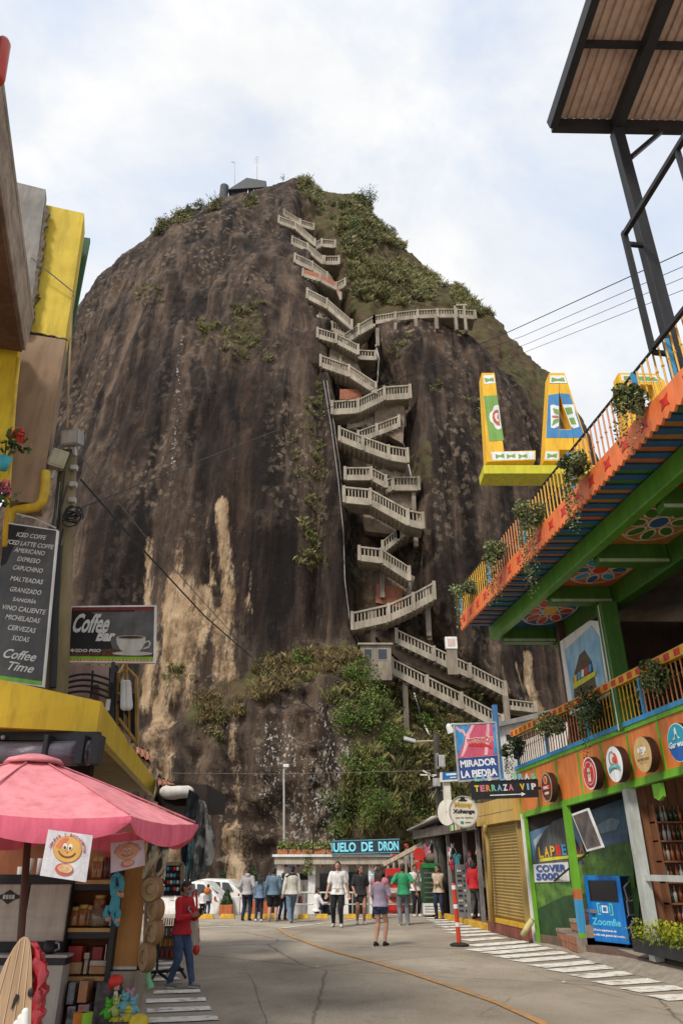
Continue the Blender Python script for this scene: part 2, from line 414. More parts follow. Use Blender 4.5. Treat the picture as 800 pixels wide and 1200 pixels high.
def RW(px, py):                    # where a line of sight meets the smooth front of the rock
    d = ray(px, py); Y = 50.0
    for _ in range(40): Y = .5*Y + .5*float(Yf(CAMZ + d.z*Y/d.y))
    t = Y/d.y; return Vector((d.x*t, Y, CAMZ + d.z*t))
def xz(lst): return np.array([(p.x, p.z) for p in (RW(*q) for q in lst)])
cl = xz([(345,242),(352,262),(366,300),(384,360),(394,430),(400,500),(404,560),(410,640),(414,720),(424,790),(436,840),(440,900)])
cr = xz([(362,236),(385,262),(404,300),(420,345),(446,392),(484,452),(494,520),(500,580),(503,640),(516,720),(585,790),(640,830),(650,900)])
def by_z(c, z): o = np.argsort(c[:,1]); return np.interp(z, c[o,1], c[o,0])
led = xz([(430,378),(470,369),(520,366),(556,372),(600,404),(640,448),(690,520)]); 
def seg_mask(x, z, pts, hw, soft=.5):
    p = xz(pts); best = np.full(x.shape, 99.0); hw = hw/17.0
    for a, b in zip(p[:-1], p[1:]):
        d = b-a; t = np.clip(((x-a[0])*d[0]+(z-a[1])*d[1])/(d@d), 0, 1)
        best = np.minimum(best, np.hypot(x-a[0]-t*d[0], z-a[1]-t*d[1]))
    return 1 - sstep(hw*(1-soft), hw*(1+soft), best)
def blob(x, z, c, rx, rz):
    p = RW(*c); q = ((x-p.x)/(rx/17.0))**2 + ((z-p.z)/(rz/17.0))**2
    return 1 - sstep(.35, 1.3, q)
NC, NR = 520, 430
th = np.concatenate([np.linspace(-1.5, -.25, 14, endpoint=False), np.linspace(-.25, math.pi+.25, NC), np.linspace(math.pi+.25, math.pi+1.5, 15)[1:]])
zz = np.linspace(-2, 90.6, NR)
XL_, XR_ = np.interp(zz, RZ, RXL), np.interp(zz, RZ, RXR)
xm = (XL_+XR_)/2; a_ = (XR_-XL_)/2; b_ = RYC - Yf(zz)
cc, ss = np.cos(th), np.sin(th)
ca = np.sign(cc)*np.abs(cc)**(2/RN); sa = np.sign(ss)*np.abs(ss)**(2/RN)
x = xm[:,None] + a_[:,None]*ca; y = RYC - b_[:,None]*sa; z = np.broadcast_to(zz[:,None], x.shape).copy()
k = np.interp(x, RKX, RK); z = z*(1 - k*np.clip(z/90,0,1)**6)
Q = np.stack([x,y,z], -1)
def normals(Q):
    n = np.cross(np.gradient(Q, axis=1), np.gradient(Q, axis=0)); n /= np.linalg.norm(n, axis=2)[...,None]+1e-9
    return n
N_ = normals(Q)
if N_[200, len(th)//2, 1] > 0: N_ = -N_
front = sstep(-.1, .5, -N_[...,1])
xl_, xr_ = by_z(cl, z), by_z(cr, z)
wob = fbm(z*.35, x*0, 3.3, 3, 2)*.7
incl = sstep(-.5, .9, x-xl_-wob)*(1-sstep(-.9, .5, x-xr_+wob))*front
incl *= sstep(6, 14, z)*(1-sstep(77, 82, z))
lz = np.interp(x, led[:,0], led[:,1])
upper = sstep(-.3, 1.6, z - lz - .25*fbm(x*.5, z*.1, 0, 3, 9))*sstep(0, 1.5, x - xl_ - 1.0)*front      # the slope above the walkway
upper = np.where(z > 48, np.maximum(upper, sstep(-.5, .8, x-xr_)*front), upper)
lowt = 13.2 + .42*np.minimum(x+2.6, 0) + .12*np.maximum(x+2.6, 0)
lowb = (1-sstep(-1.2, .8, z - lowt + 2.2*fbm(x*.40, 0, 1.7, 4, 4)))*sstep(-15.5,-12.5,x)*(1-sstep(1.5,4.5,x))*front    # the boulders at the foot
slope_r = (1-sstep(9, 17, z + .25*np.abs(x-3.0)))*sstep(-1.5, 2, x)*front
big = fbm(x/9.0, y/9.0, z/26.0, 3, 21)*1.3 + fbm(x/3.0, y/3.0, z/13.0, 3, 31)*.75
ridge = -np.abs(fbm(x/1.9+.5*fbm(z/6,x/5,0,2,8), y/2.5, z/16.0, 3, 41))*1.0
lumps = fbm(x/.9, y/.9, z/.9, 4, 51)*.22
crag = np.abs(fbm(x/2.2, y/2.2, z/2.2, 4, 61))
dark = np.zeros_like(x)
for c, rx, rz in (((275,500),62,170),((262,640),50,90),((155,470),55,120),((330,690),60,90),((470,520),22,130),((470,660),25,110),((560,680),60,70),((500,420),40,40),((395,620),16,150),((130,640),50,100)):
    dark = np.maximum(dark, blob(x, z, c, rx, rz))
dark = np.clip(dark*front + .25*fbm(x/2, y/2, z/9, 3, 71), 0, 1)
D = big + ridge*.85 + lumps*(1-.75*dark)*(1+.8*upper)
D = D - 2.7*incl - upper*(2.2 + .9*crag)*(1-sstep(9, 17, x)) + lowb*(2.3 - 1.5*crag + 1.1*fbm(x/3.2, 0, z/3.2, 3, 77)) + slope_r*(1.6 - 1.6*crag)
# pitted hollows and the groove left of the stairs
D -= .9*seg_mask(x, z, [(372,430),(374,520),(372,600),(370,680),(372,740)], 7, .9)
top = sstep(84, 90, zz)[:,None]
Q2 = Q + N_*(D*(1-.75*top))[...,None]
tan = np.zeros_like(x)
for pts, hw, s in (([(172,625),(165,705)],5,.9),([(206,620),(204,712)],7,.8),([(259,590),(266,667),(270,712)],11,1),([(240,600),(247,680)],4,.8),([(289,655),(291,712)],5,.8),
                   ([(203,680),(208,750),(199,810)],24,1),([(236,690),(230,745)],12,.9),([(262,720),(262,798)],15,1),([(187,820),(191,900),(186,1000)],17,1),([(172,757),(166,815)],16,.9),
                   ([(277,850),(281,980)],6,.75),([(311,742),(315,768)],5,.7),([(276,975),(281,1045)],9,1),([(297,985),(301,1025)],5,.9),([(208,980),(208,1040)],16,.9),([(240,1000),(245,1040)],8,.6),
                   ([(597,770),(605,795),(614,828)],5,1),([(625,762),(636,800),(642,828)],4,.9),([(641,748),(646,785),(662,828)],6.5,1),
                   ([(562,374),(585,395),(602,430)],4,.55),([(482,455),(492,560),(505,680),(520,750)],7,.55),([(446,392),(470,384),(540,379)],4,.8),
                   ([(305,600),(306,640)],6,.35),([(206,520),(198,600)],3,.25),([(350,770),(352,800)],5,.5),([(145,560),(128,640)],3,.3),([(370,600),(368,640)],5,.35)):
    tan = np.maximum(tan, s*seg_mask(x, z, pts, hw, .75))
tan *= front
gaps = np.clip(.62 + .9*fbm(x/1.0, y, z/5.0, 4, 81) , 0, 1)
tan = np.clip(tan*(.35+.75*gaps), 0, 1)*.74
lich = np.zeros_like(x)
for c, rx, rz, s in (((330,905),34,70,.8),((395,930),34,60,.9),((270,835),26,26,.9),((365,960),30,60,.9),((380,860),26,30,.7),((250,800),18,18,.7)):
    lich = np.maximum(lich, s*blob(x, z, c, rx, rz))
lich = np.maximum(lich, seg_mask(x, z, [(214,392),(208,470),(198,540)], 6, 1.0)*.85)
lich = np.maximum(lich, seg_mask(x, z, [(125,545),(108,600)], 3, 1.0)*.6)
lich = np.maximum(lich, .28)
soil = np.clip(upper*.95 + .9*slope_r + .8*(1-sstep(.6,2.2,np.abs(z-lowt-.3)))*sstep(-11,-9,x)*(1-sstep(1.5,3.5,x))*front + .5*incl*(fbm(x,y,z*.4,3,91)>.15), 0, 1)
for c, rx, rz in (((290,390),34,50),((360,480),9,40),((365,640),14,30),((175,345),14,16),((240,395),12,14),((500,530),10,40),((560,490),12,20)):
    soil = np.maximum(soil, .55*blob(x, z, c, rx, rz))
rows, cols = x.shape
V = Q2.reshape(-1,3); ii = (np.arange(rows-1)[:,None]*cols + np.arange(cols-1)[None]).ravel()
F = np.stack([ii, ii+1, ii+1+cols, ii+cols], 1)
# a rounded cap over the top row
cen = V[(rows-1)*cols:].mean(0)+[0,2,1.0]
V = np.vstack([V, cen[None]]); ci = len(V)-1; tr = (rows-1)*cols + np.arange(cols-1)
F = np.vstack([F, np.stack([tr, tr+1, np.full(cols-1, ci), np.full(cols-1, ci)], 1)[:, :]])
F4 = F[:-(cols-1)]; F3 = F[-(cols-1):, :3]
def rockmat():
    m = bpy.data.materials.new('weathered_granite'); m.use_nodes = True; t = m.node_tree; b = t.nodes['Principled BSDF']; l = t.links.new
    tc = _n(t, 'ShaderNodeTexCoord'); at = _n(t, 'ShaderNodeAttribute'); at.attribute_name = 'tint'
    sp = _n(t, 'ShaderNodeSeparateColor'); l(at.outputs['Color'], sp.inputs[0])
    def mapv(s):
        q = _n(t, 'ShaderNodeMapping'); q.inputs['Scale'].default_value = s; l(tc.outputs['Object'], q.inputs[0]); return q.outputs[0]
    def noise(vec, sc, det=6, ro=.6, dist=0):
        n = _n(t, 'ShaderNodeTexNoise'); n.inputs['Scale'].default_value = sc; n.inputs['Detail'].default_value = det; n.inputs['Roughness'].default_value = ro; n.inputs['Distortion'].default_value = dist
        l(vec, n.inputs['Vector']); return n.outputs[0]
    def ramp(src, *st):
        r = _n(t, 'ShaderNodeValToRGB'); e = r.color_ramp.elements
        while len(e) < len(st): e.new(.5)
        for i, (p, c) in enumerate(st):
            e[i].position = p; e[i].color = (*(c if isinstance(c, tuple) else (c,c,c)), 1)
        l(src, r.inputs[0]); return r.outputs[0]
    def mth(op, a, c):
        x = _n(t, 'ShaderNodeMath'); x.operation = op
        for i, s in enumerate((a, c)):
            if isinstance(s, (int,float)): x.inputs[i].default_value = s
            else: l(s, x.inputs[i])
        return x.outputs[0]
    def mix(a, c, fac, typ='MIX'):
        x = _n(t, 'ShaderNodeMixRGB'); x.blend_type = typ
        for i, s in enumerate((fac, a, c)):
            if isinstance(s, (int,float)): x.inputs[i].default_value = s
            elif isinstance(s, tuple): x.inputs[i].default_value = (*s, 1)
            else: l(s, x.inputs[i])
        return x.outputs[0]
    vs = mapv((1,1,.09)); vi = mapv((1,1,.8))
    streak = noise(vs, .9, 8, .62, .3)
    base = ramp(streak, (.36, (.020,.0135,.0115)), (.50, (.047,.033,.026)), (.64, (.108,.079,.059)))
    fine = noise(mapv((1,1,.12)), 5.0, 6, .7)
    base = mix(base, ramp(fine, (.3, .6), (.7, 1.35)), .7, 'MULTIPLY')
    wide = noise(mapv((1,1,.045)), .42, 6, .55, .4)
    base = mix(base, ramp(wide, (.42, (.20,.18,.18)), (.46, (.92,.88,.86)), (.54, (1.0,.95,.90)), (.66, (1.45,1.30,1.16))), .9, 'MULTIPLY')
    rust = ramp(noise(mapv((1,1,.06)), 1.3, 7, .65), (.57, 0.0), (.75, .34))
    base = mix(base, (.110,.066,.040), rust)
    base = mix(base, (.36,.31,.30), mth('MULTIPLY', sp.outputs[2], .95), 'MULTIPLY')
    # crust of pale lichen lumps everywhere but on the washed dark bands
    vo = _n(t, 'ShaderNodeTexVoronoi'); vo.inputs['Scale'].default_value = 1.5; vo.inputs['Randomness'].default_value = 1; l(vi, vo.inputs['Vector'])
    lump = ramp(mth('ADD', noise(vi, 2.6, 9, .78), mth('MULTIPLY', mth('SUBTRACT', .5, vo.outputs['Distance']), .34)), (.505, 0.0), (.575, 1.0))
    area = ramp(noise(mapv((1,1,.5)), .22, 4, .5), (.44, .08), (.60, 1.0))
    crust = mth('MULTIPLY', mth('MULTIPLY', lump, area), mth('SUBTRACT', 1.0, mth('MULTIPLY', sp.outputs[2], .85)))
    ccol = ramp(noise(vi, 6, 5, .7), (.35, (.118,.086,.060)), (.65, (.225,.172,.122)))
    col = mix(base, ccol, mth('MULTIPLY', crust, .72))
    # bare tan granite
    tm = ramp(mth('ADD', sp.outputs[0], mth('MULTIPLY', mth('SUBTRACT', mth('ADD', mth('MULTIPLY', noise(mapv((1,1,.10)), 1.5, 9, .75), .6), mth('MULTIPLY', noise(mapv((1,1,.35)), 3.5, 6, .75), .4)), .5), 2.6)), (.38, 0.0), (.66, 1.0))
    tcol = ramp(noise(mapv((1,1,.3)), 1.1, 8, .65), (.32, (.115,.075,.045)), (.47, (.32,.215,.125)), (.70, (.47,.36,.24)))
    col = mix(col, tcol, tm)
    # white lichen specks
    w = noise(mapv((1,1,.75)), 4.6, 4, .75)
    lm = mth('GREATER_THAN', mth('ADD', w, mth('MULTIPLY', sp.outputs[1], .235)), .775)
    col = mix(col, (.40,.39,.36), mth('MULTIPLY', lm, .9))
    # soil, moss and dry grass mat
    scol = ramp(noise(vi, .8, 8, .7), (.30, (.050,.030,.020)), (.45, (.085,.055,.030)), (.58, (.075,.072,.028)), (.75, (.120,.105,.045)))
    sm = ramp(mth('ADD', at.outputs['Alpha'], mth('MULTIPLY', mth('SUBTRACT', noise(vi, 1.6, 8, .7), .5), 2.2)), (.40, 0.0), (.6, 1.0))
    col = mix(col, scol, sm)
    l(col, b.inputs['Base Color']); b.inputs['Roughness'].default_value = .88; b.inputs['Specular IOR Level'].default_value = .22
    bp = _n(t, 'ShaderNodeBump'); bp.inputs['Strength'].default_value = .9; bp.inputs['Distance'].default_value = .22
    l(mth('ADD', mth('MULTIPLY', noise(vi, 2.3, 8, .72), .8), mth('MULTIPLY', crust, .3)), bp.inputs['Height'])
    b2 = _n(t, 'ShaderNodeBump'); b2.inputs['Strength'].default_value = .5; b2.inputs['Distance'].default_value = .08
    l(noise(mapv((1,1,.5)), 9, 6, .7), b2.inputs['Height']); l(bp.outputs[0], b2.inputs['Normal']); l(b2.outputs[0], b.inputs['Normal'])
    return m
mask = np.stack([tan, lich, dark, soil], -1).reshape(-1,4); mask = np.vstack([mask, [[0,.2,0,1]]])
_me = bpy.data.meshes.new('rock_hill')
Fl = np.concatenate([F4.ravel(), F3.ravel()]); tot = np.concatenate([np.full(len(F4),4), np.full(len(F3),3)]).astype(np.int32)
_me.vertices.add(len(V)); _me.vertices.foreach_set('co', V.astype(np.float32).ravel()); _me.loops.add(len(Fl)); _me.loops.foreach_set('vertex_index', Fl.astype(np.int32))
_me.polygons.add(len(tot)); _me.polygons.foreach_set('loop_start', np.concatenate([[0], np.cumsum(tot)[:-1]]).astype(np.int32)); _me.polygons.foreach_set('loop_total', tot)
_me.polygons.foreach_set('use_smooth', np.ones(len(tot), dtype=bool)); _me.update(calc_edges=True); _me.materials.append(rockmat())
_a = _me.color_attributes.new('tint', 'FLOAT_COLOR', 'POINT'); _a.data.foreach_set('color', mask.astype(np.float32).ravel())
if _me.polygons[200*(cols-1)+cols//2].normal.y > 0: _me.flip_normals()
rock = link('rock_hill', _me, kind='structure')
rock['label'] = 'huge dark granite rock with tan streaks rising behind the street'
from mathutils.bvhtree import BVHTree
ROCKT = BVHTree.FromPolygons([tuple(v) for v in V], [tuple(f) for f in F4], epsilon=0)
def on_rock(px, py):
    h = ROCKT.ray_cast(Vector((0,0,CAMZ)), ray(px, py).normalized())
    return (h[0], h[1]) if h[0] is not None else (None, None)
# ================================================================ THE STAIRWAY ON THE ROCK
concrete = pm('pale_concrete', (.37,.325,.26), (.22,.19,.145), scale=1.1, rough=.85, bump=.12, stretch=(1,1,.5))
concrete_d = pm('stained_concrete', (.27,.23,.18), (.14,.115,.09), scale=1.2, rough=.9, bump=.15, stretch=(1,1,.4))
brickred = pm('red_brickwork', (.36,.13,.07), (.24,.10,.065), scale=5, rough=.9, bump=.2)
dglass = pm('dark_glass', (.03,.035,.04), (.02,.025,.03), rough=.12, bump=0, spec=.6)
steel = pm('galvanised_steel', (.50,.50,.48), (.36,.36,.35), scale=6, rough=.45, metal=.4, bump=.03)
blackm = pm('black_steel', (.022,.022,.025), (.014,.014,.016), scale=5, rough=.5, bump=.04)
whitep = paint('white_paint', (.74,.73,.70), rough=.6, wear=.82)
cable_m = pm('black_cable', (.02,.02,.02), (.012,.012,.012), rough=.6, bump=0)
def SW(px, py, off): d = RW(px, py); return P(px, py, d.y - .5 + off)
stair = thing('rock_stairway', 'pale concrete zigzag stairway climbing the cleft of the rock', 'stairway', (0, 46, 0))
# each flight: points along the handrail (px), total depth of the parapet (px), distance behind the front plane, brick parapet
FL = [([(459,771),(500,792),(540,812),(588,838)], 19, 0, 0), ([(464,737),(508,758),(550,778),(591,799)], 17, 1.5, 0),
      ([(412.5,717.6),(455,708),(484,695),(508,682)], 21, .3, 0), ([(420.6,640),(446.6,643),(479,664)], 17, .2, 0), ([(448,634),(466,619)], 15, 1.8, 0), ([(466,619),(492,608)],13,1.8,0),
      ([(402.7,570),(433.6,573),(477.5,597),(495,601)], 19, 0, 0), ([(434.6,569),(460,558.7),(490,558.7)], 16, 1.6, 0), ([(404,547.6),(434.6,547.6),(452,557)], 15, .5, 0), ([(431,545),(452,541),(463,549)], 14, 2.0, 0),
      ([(397.5,500),(425,511),(455,522),(477,525.6)], 17, 0, 0), ([(419.4,505),(441,497),(467,487)], 14, 1.6, 0), ([(408,490),(428,485),(440,493.5)], 13, 2.1, 0),
      ([(389,470),(419.4,468),(450,453),(480,451)], 16, .2, 0), ([(375.6,416),(409,427.7),(440,448)], 14, 0, 0), ([(399,417.6),(419.4,410),(440,411)], 11, 1.6, 0), ([(372,384),(394,390.6),(419.4,404)], 12, 0, 0),
      ([(372,370),(389,377),(406,384)], 11, 1.5, 0), ([(360,338),(383,350),(412,375)], 12, 0, 0), ([(355,315),(375,321),(394,331),(399,343)], 9, 0, 1), ([(345.6,297),(366,306.6),(383,319)], 11, 0, 0),
      ([(366,305),(380,300),(397,300)], 10, 1.4, 0), ([(342.5,277),(360,285),(378,300)], 10, 0, 0), ([(363,286),(377,280),(392.5,281.6)], 9, 1.4, 0), ([(327,253),(346,260),(369,280)], 9, 0, 0), ([(347,256),(367.5,262)], 8, 1.2, 0), ([(308,236),(333,246),(352,257)], 8, .3, 0),
      ([(402.6,392),(420,380),(438,370)], 13, .6, 0), ([(438,370),(463,366),(489,363),(512,362),(534,362)], 10, .6, 0), ([(534,362),(556,364)], 10, .8, 0),
      ([(394,331),(404,326)], 10, 1.6, 0), ([(594,819),(626,823)], 12, 1.0, 0)]
bal_w = .085
for pts, hpx, off, brk in FL:
    tops = [SW(a, b, off) for a, b in pts]
    bots = [P(a, b+hpx, t.y) for (a, b), t in zip(pts, tops)]
    tops = [Vector(t) for t in tops]
    fl, ba = MB(), MB()
    for i in range(len(tops)-1):
        t0, t1, b0, b1 = tops[i], tops[i+1], bots[i], bots[i+1]
        m0, m1 = b0.lerp(t0, .42), b1.lerp(t1, .42)
        bk = Vector((0, .16, 0))
        fl.slab([b0, b1, m1, m0], bk, 0)                                   # stringer
        hr0, hr1 = b0.lerp(t0, .895), b1.lerp(t1, .895)
        if brk: fl.slab([m0, m1, t1, t0], bk, 1)
        else:
            fl.slab([hr0-Vector((0,.04,0)), hr1-Vector((0,.04,0)), t1-Vector((0,.04,0)), t0-Vector((0,.04,0))], Vector((0,.26,0)), 0)
            n = max(2, int((t1-t0).length/.24))
            for k in range(n):
                f = (k+.5)/n; p, q = m0.lerp(m1, f), hr0.lerp(hr1, f)
                ba.box(p.x-bal_w/2, p.x+bal_w/2, p.y+.03+(q.y-p.y)*0, p.y+.13, p.z-.02, q.z+.02)
        # the slab of the flight, running back towards the rock, with steps on it
        s0, s1 = b0.lerp(t0, .12), b1.lerp(t1, .12)
        fl.slab([b0+Vector((0,.16,0)), b1+Vector((0,.16,0)), s1+Vector((0,.16,0)), s0+Vector((0,.16,0))], Vector((0,1.5,0)), 2)
        ns = max(2, int(abs(t1.z-t0.z)/.2)) if abs(t1.z-t0.z) > .4 else 0
        for k in range(ns):
            f0, f1 = k/ns, (k+1)/ns; p, q = s0.lerp(s1, f0), s0.lerp(s1, f1); zt = max(p.z, q.z)
            fl.box(p.x, q.x, min(p.y,q.y)+.18, min(p.y,q.y)+1.6, min(p.z,q.z)-.05, zt+.02, 0) if abs(q.x-p.x) > .02 else None
    for t, bt in zip(tops, bots):                                         # newel posts
        fl.box(t.x-.11, t.x+.11, t.y-.07, t.y+.23, bt.z+.02, t.z+.07, 0)
    f = fl.build('flight', [concrete, brickred, concrete_d], stair)
    if ba.v: ba.build('balustrade', concrete, f, kind='stuff')
def column(px, py0, py1, off, w=.34):
    p = SW(px, py0, off); q = P(px, py1, p.y); m = MB(); m.box(p.x-w/2, p.x+w/2, p.y, p.y+w, q.z, p.z); m.build('support_column', concrete_d, stair, bevel=.02)
for a in ((474,795,905,.3),(436,716,770,1.2),(500,690,750,1.8),(478,668,700,1.6),(500,700,745,1.5),(486,610,640,2.0),(447,660,700,1.8),(484,575,600,2.0),(432,520,560,2.0),(472,545,575,1.9),(472,470,500,1.9),(432,448,470,2.0),(592,815,850,.8),
          (442,384,405,.8),(463,376,392,.8),(487,373,387,.8),(511,372,385,.8),(534,372,386,.8),(545,372,388,.9)): column(*a)
# little gate frame at the end of the walkway, and brick infill under two landings
gm = MB()
for a in (535, 546):
    p, q = SW(a, 386, .55), SW(a, 358, .55); q.y = p.y; gm.box(p.x-.1, p.x+.1, p.y, p.y+.2, p.z, P(a, 358, p.y).z)
a, b = P(534,358,p.y), P(547,358,p.y); gm.box(a.x, b.x, p.y-.02, p.y+.22, a.z, a.z+.18); gm.build('gate_frame', concrete, stair)
for c4, off in (([(398,456),(424,456),(424,468),(398,468)], 1.5), ([(441,684),(472,690),(470,712),(440,706)], 2.3), ([(466,748),(505,768),(505,782),(466,768)], 2.6)):
    q = [SW(a, b, off) for a, b in c4]; yy = q[0].y
    m = MB(); m.slab([P(a, b, yy) for a, b in c4], (0,.3,0)); m.build('brick_panel', brickred, stair)
for c4, off in (([(424,588),(474,606),(474,628),(428,622)],2.3),([(450,655),(486,676),(480,700),(452,690)],2.5),([(412,520),(452,538),(452,552),(414,546)],2.4),([(436,466),(474,476),(472,520),(440,502)],2.5),([(380,402),(418,424),(428,446),(388,432)],2.3),([(364,352),(400,376),(402,388),(372,374)],2.2),([(446,560),(486,574),(486,596),(470,596),(446,580)],2.5),([(352,302),(384,318),(392,330),(358,316)],2.1),([(436,742),(500,768),(560,804),(540,806),(470,776)],2.6)):
    q = [SW(a, b, off) for a, b in c4]; yy = min(v.y for v in q)
    m = MB(); m.slab([P(a, b, yy) for a, b in c4], (0,.8,0)); m.build('retaining_wall', pm('brown_stained_concrete', (.24,.185,.135), (.12,.09,.065), scale=1.4, rough=.9, bump=.2), stair)
# ---------------------------------------------------------------- hut beside the stair
hut_c = RW(440, 783); hy = hut_c.y - 1.6
p0, p1 = P(422, 786, hy), P(459, 790, hy); zt = P(440, 756, hy).z
hut = thing('guard_hut', 'small grey concrete hut with two windows beside the lowest stair flight', 'hut', (p0.x, hy, p0.z))
m = MB(); m.box(p0.x, p1.x, hy, hy+2.0, p0.z-.6, zt); m.build('wall', concrete_d, hut, bevel=.02)
m = MB(); m.box(p0.x-.15, p1.x+.12, hy-.15, hy+2.1, zt, zt+.12); m.build('roof', concrete, hut, bevel=.02)
for a, b in ((426,436),(442,454)):
    q0, q1 = P(a, 774, hy), P(b, 760, hy)
    m = MB(); m.box(q0.x, q1.x, hy-.03, hy+.02, q0.z, q1.z); w = m.build('window', concrete, hut)
    m = MB(); m.box(q0.x+.05, q1.x-.05, hy-.035, hy-.01, q0.z+.05, q1.z-.05); m.build('pane', dglass, w)
# white notice box on a stand, right of the lower flights
nb = RW(528, 752); ny = nb.y-1.2; q0, q1 = P(522, 760, ny), P(535, 746, ny)
box = thing('notice_box', 'small white notice box on a dark stand right of the lower stairs', 'notice box', (q0.x, ny, q0.z))
m = MB(); m.box(q0.x, q1.x, ny, ny+.3, q0.z, q1.z); m.build('cabinet', whitep, box, bevel=.02)
m = MB(); m.box(q0.x+.15, q1.x-.15, ny-.012, ny, q0.z+.15, q1.z-.15); m.build('notice', paint('faded_notice', (.55,.42,.36)), box)
m = MB(); m.box(q0.x+.05, q1.x-.05, ny+.05, ny+.25, P(528,790,ny).z, q0.z); m.build('stand', concrete_d, box)
# ---------------------------------------------------------------- look-out on the summit
sy = 70.5
s0, s1 = P(262, 232, sy), P(303, 232, sy)
look = thing('summit_lookout', 'grey flat-roofed look-out building on top of the rock', 'building', (s0.x, sy, s0.z))
wallg = pm('grey_render', (.085,.09,.10), (.05,.052,.06), scale=2, rough=.8)
m = MB(); a, b = P(257,232,sy), P(268,219,sy); m.lathe([(.62,-2),(.62,b.z-a.z),(.5,b.z-a.z+.1)], (( a.x+b.x)/2, sy, a.z), 14); m.build('round_tower', wallg, look, smooth=False)
m = MB(); a, b = P(270,234,sy), P(311,219,sy); m.box(a.x, b.x, sy, sy+4, a.z-2, b.z); m.build('wall', wallg, look)
m = MB(); r0, r1, r2 = P(268,219,sy-.6), P(288,207,sy-.6), P(312,211,sy-.6)
m.slab([P(267,222,sy-.6), P(312,219,sy-.6), P(312,212,sy-.6), P(289,208,sy-.6)], (0,5,0)); m.build('roof', pm('dark_roof', (.06,.068,.078), rough=.6), look, bevel=.05)
m = MB(); a, b = P(288,226,sy), P(309,220,sy); m.box(a.x, b.x, sy-.04, sy+.05, a.z, b.z); w = m.build('window_band', dglass, look)
for px in (290,297,304,310):
    m = MB(); a, b = P(px,231,sy-.3), P(px,219,sy-.3); m.box(a.x-.06, a.x+.06, sy-.36, sy-.24, a.z, b.z); m.build('post', whitep, look)
def mast(name, px, y0, y1, label, lamp=False):
    p, q = P(px, y0, sy+1), P(px, y1, sy+1)
    o = thing(name, label, 'mast' if not lamp else 'street lamp', p); m = MB(); m.tube([p, q], [.07,.04], 6); m.build('pole', steel, o)
    if lamp: m = MB(); m.bar(q, q+Vector((-.5,0,.12)), .12, .08); m.build('lamp_head', steel, o)
    else:
        for k in range(3): m = MB(); m.bar(q+Vector((-.3,0,-.3-.5*k)), q+Vector((.3,0,-.3-.5*k)), .04); m.build('crossbar', steel, o)
mast('lamp_mast', 275, 222, 190, 'thin lamp mast left on the summit look-out', True)
mast('antenna_mast', 301, 210, 183, 'tall thin antenna mast above the summit look-out roof')
# ---------------------------------------------------------------- pipes and cables that run down the rock
grey_pipe = pm('grey_pipe', (.27,.26,.25), (.17,.16,.15), scale=4, rough=.6)
def rockline(name, pts, r, mat, label, cat, lift=.25):
    W = []
    for i in range(len(pts)-1):
        for k in range(6):
            f = k/6; W.append((pts[i][0]*(1-f)+pts[i+1][0]*f, pts[i][1]*(1-f)+pts[i+1][1]*f))
    W.append(pts[-1]); out = []
    for q in W:
        h, n = on_rock(*q)
        if h is None: continue
        d = ray(*q).normalized(); out.append(h - d*lift)
    ys = [p.y for p in out]
    for i in range(1, len(out)-1): out[i].y = (out[i-1].y + out[i].y + out[i+1].y)/3
    m = MB(); m.tube(out, r, 6); o = m.build(name, mat, smooth=True); tag(o, label, cat); return o
rockline('water_pipe', [(379,446),(388,500),(396,560),(402,620),(404,680),(410,730),(432,784)], .042, grey_pipe, 'pale pipe running down the rock just left of the stairs', 'pipe')
rockline('power_conduit', [(383,446),(393,510),(398,545),(402,590),(422,608)], .036, grey_pipe, 'second pale conduit looping to the stairs beside the longer pipe', 'pipe')
rockline('drain_pipe', [(440,404),(444,420),(442,448)], .06, whitep, 'short white pipe dropping beside the landing under the walkway', 'pipe')
rockline('stair_cable', [(467,503),(474,525),(482,560)], .04, whitep, 'thin white cable hanging right of the middle flights', 'cable')
rockline('guy_cable', [(482,800),(492,838),(503,862)], .07, steel, 'straight pale pipe leaning across the green slope below the hut', 'pipe', .6)
# ================================================================ PLANTS ON THE ROCK
M_green = leafmat('leaf_green', (.032,.060,.010), (.125,.185,.034), (.22,.25,.07))
M_olive = leafmat('leaf_olive', (.046,.050,.014), (.155,.150,.048), (.27,.22,.085))
M_dry = leafmat('leaf_dry', (.060,.042,.016), (.170,.125,.050), (.30,.23,.11))
def rock_points(n, box, cond=None, rs=NPR):
    out = []; x0, y0, x1, y1 = box; tries = 0
    while len(out) < n and tries < n*8:
        tries += 1; px, py = x0+(x1-x0)*rs.rand(), y0+(y1-y0)*rs.rand()
        if cond and not cond(px, py): continue
        h, nn = on_rock(px, py)
        if h is not None: out.append((px, py, h, nn))
    return out
def scatter(name, pts, mat, label, cat, leaves=26, rad=.5, size=.2, grass=0.0, gh=.7):
    Vs, Fs, Ts, o = [], [], [], 0
    for px, py, h, nn in pts:
        r = rad*(.5+1.0*NPR.rand()); base = np.array(h); tone = .15+.6*NPR.rand()
        if NPR.rand() < grass:
            n = int(leaves*3.0); B = base + NPR.normal(size=(n,3))*np.array([r*.45,r*.35,r*.2]); v, f = blade_arrays(B, gh*(.45+.5*NPR.rand()), lean=.9, w=.017)
        else:
            n = leaves; c, k = clump_points(base + np.array([0,-r*.25,r*.35]), (r,r*.8,r*.75), n, lumps=4); v, f = leaf_arrays(c, size, up=.3)
        Vs.append(v); Fs.append(f+o); o += len(v); t = np.clip(tone + .28*NPR.normal(size=len(v)//4), 0, 1); Ts.append(np.repeat(t, 4))
    ob = np_mesh(name, np.vstack(Vs), np.vstack(Fs), mat, kind='stuff', tint=np.concatenate(Ts)); ob['label'] = label; return ob
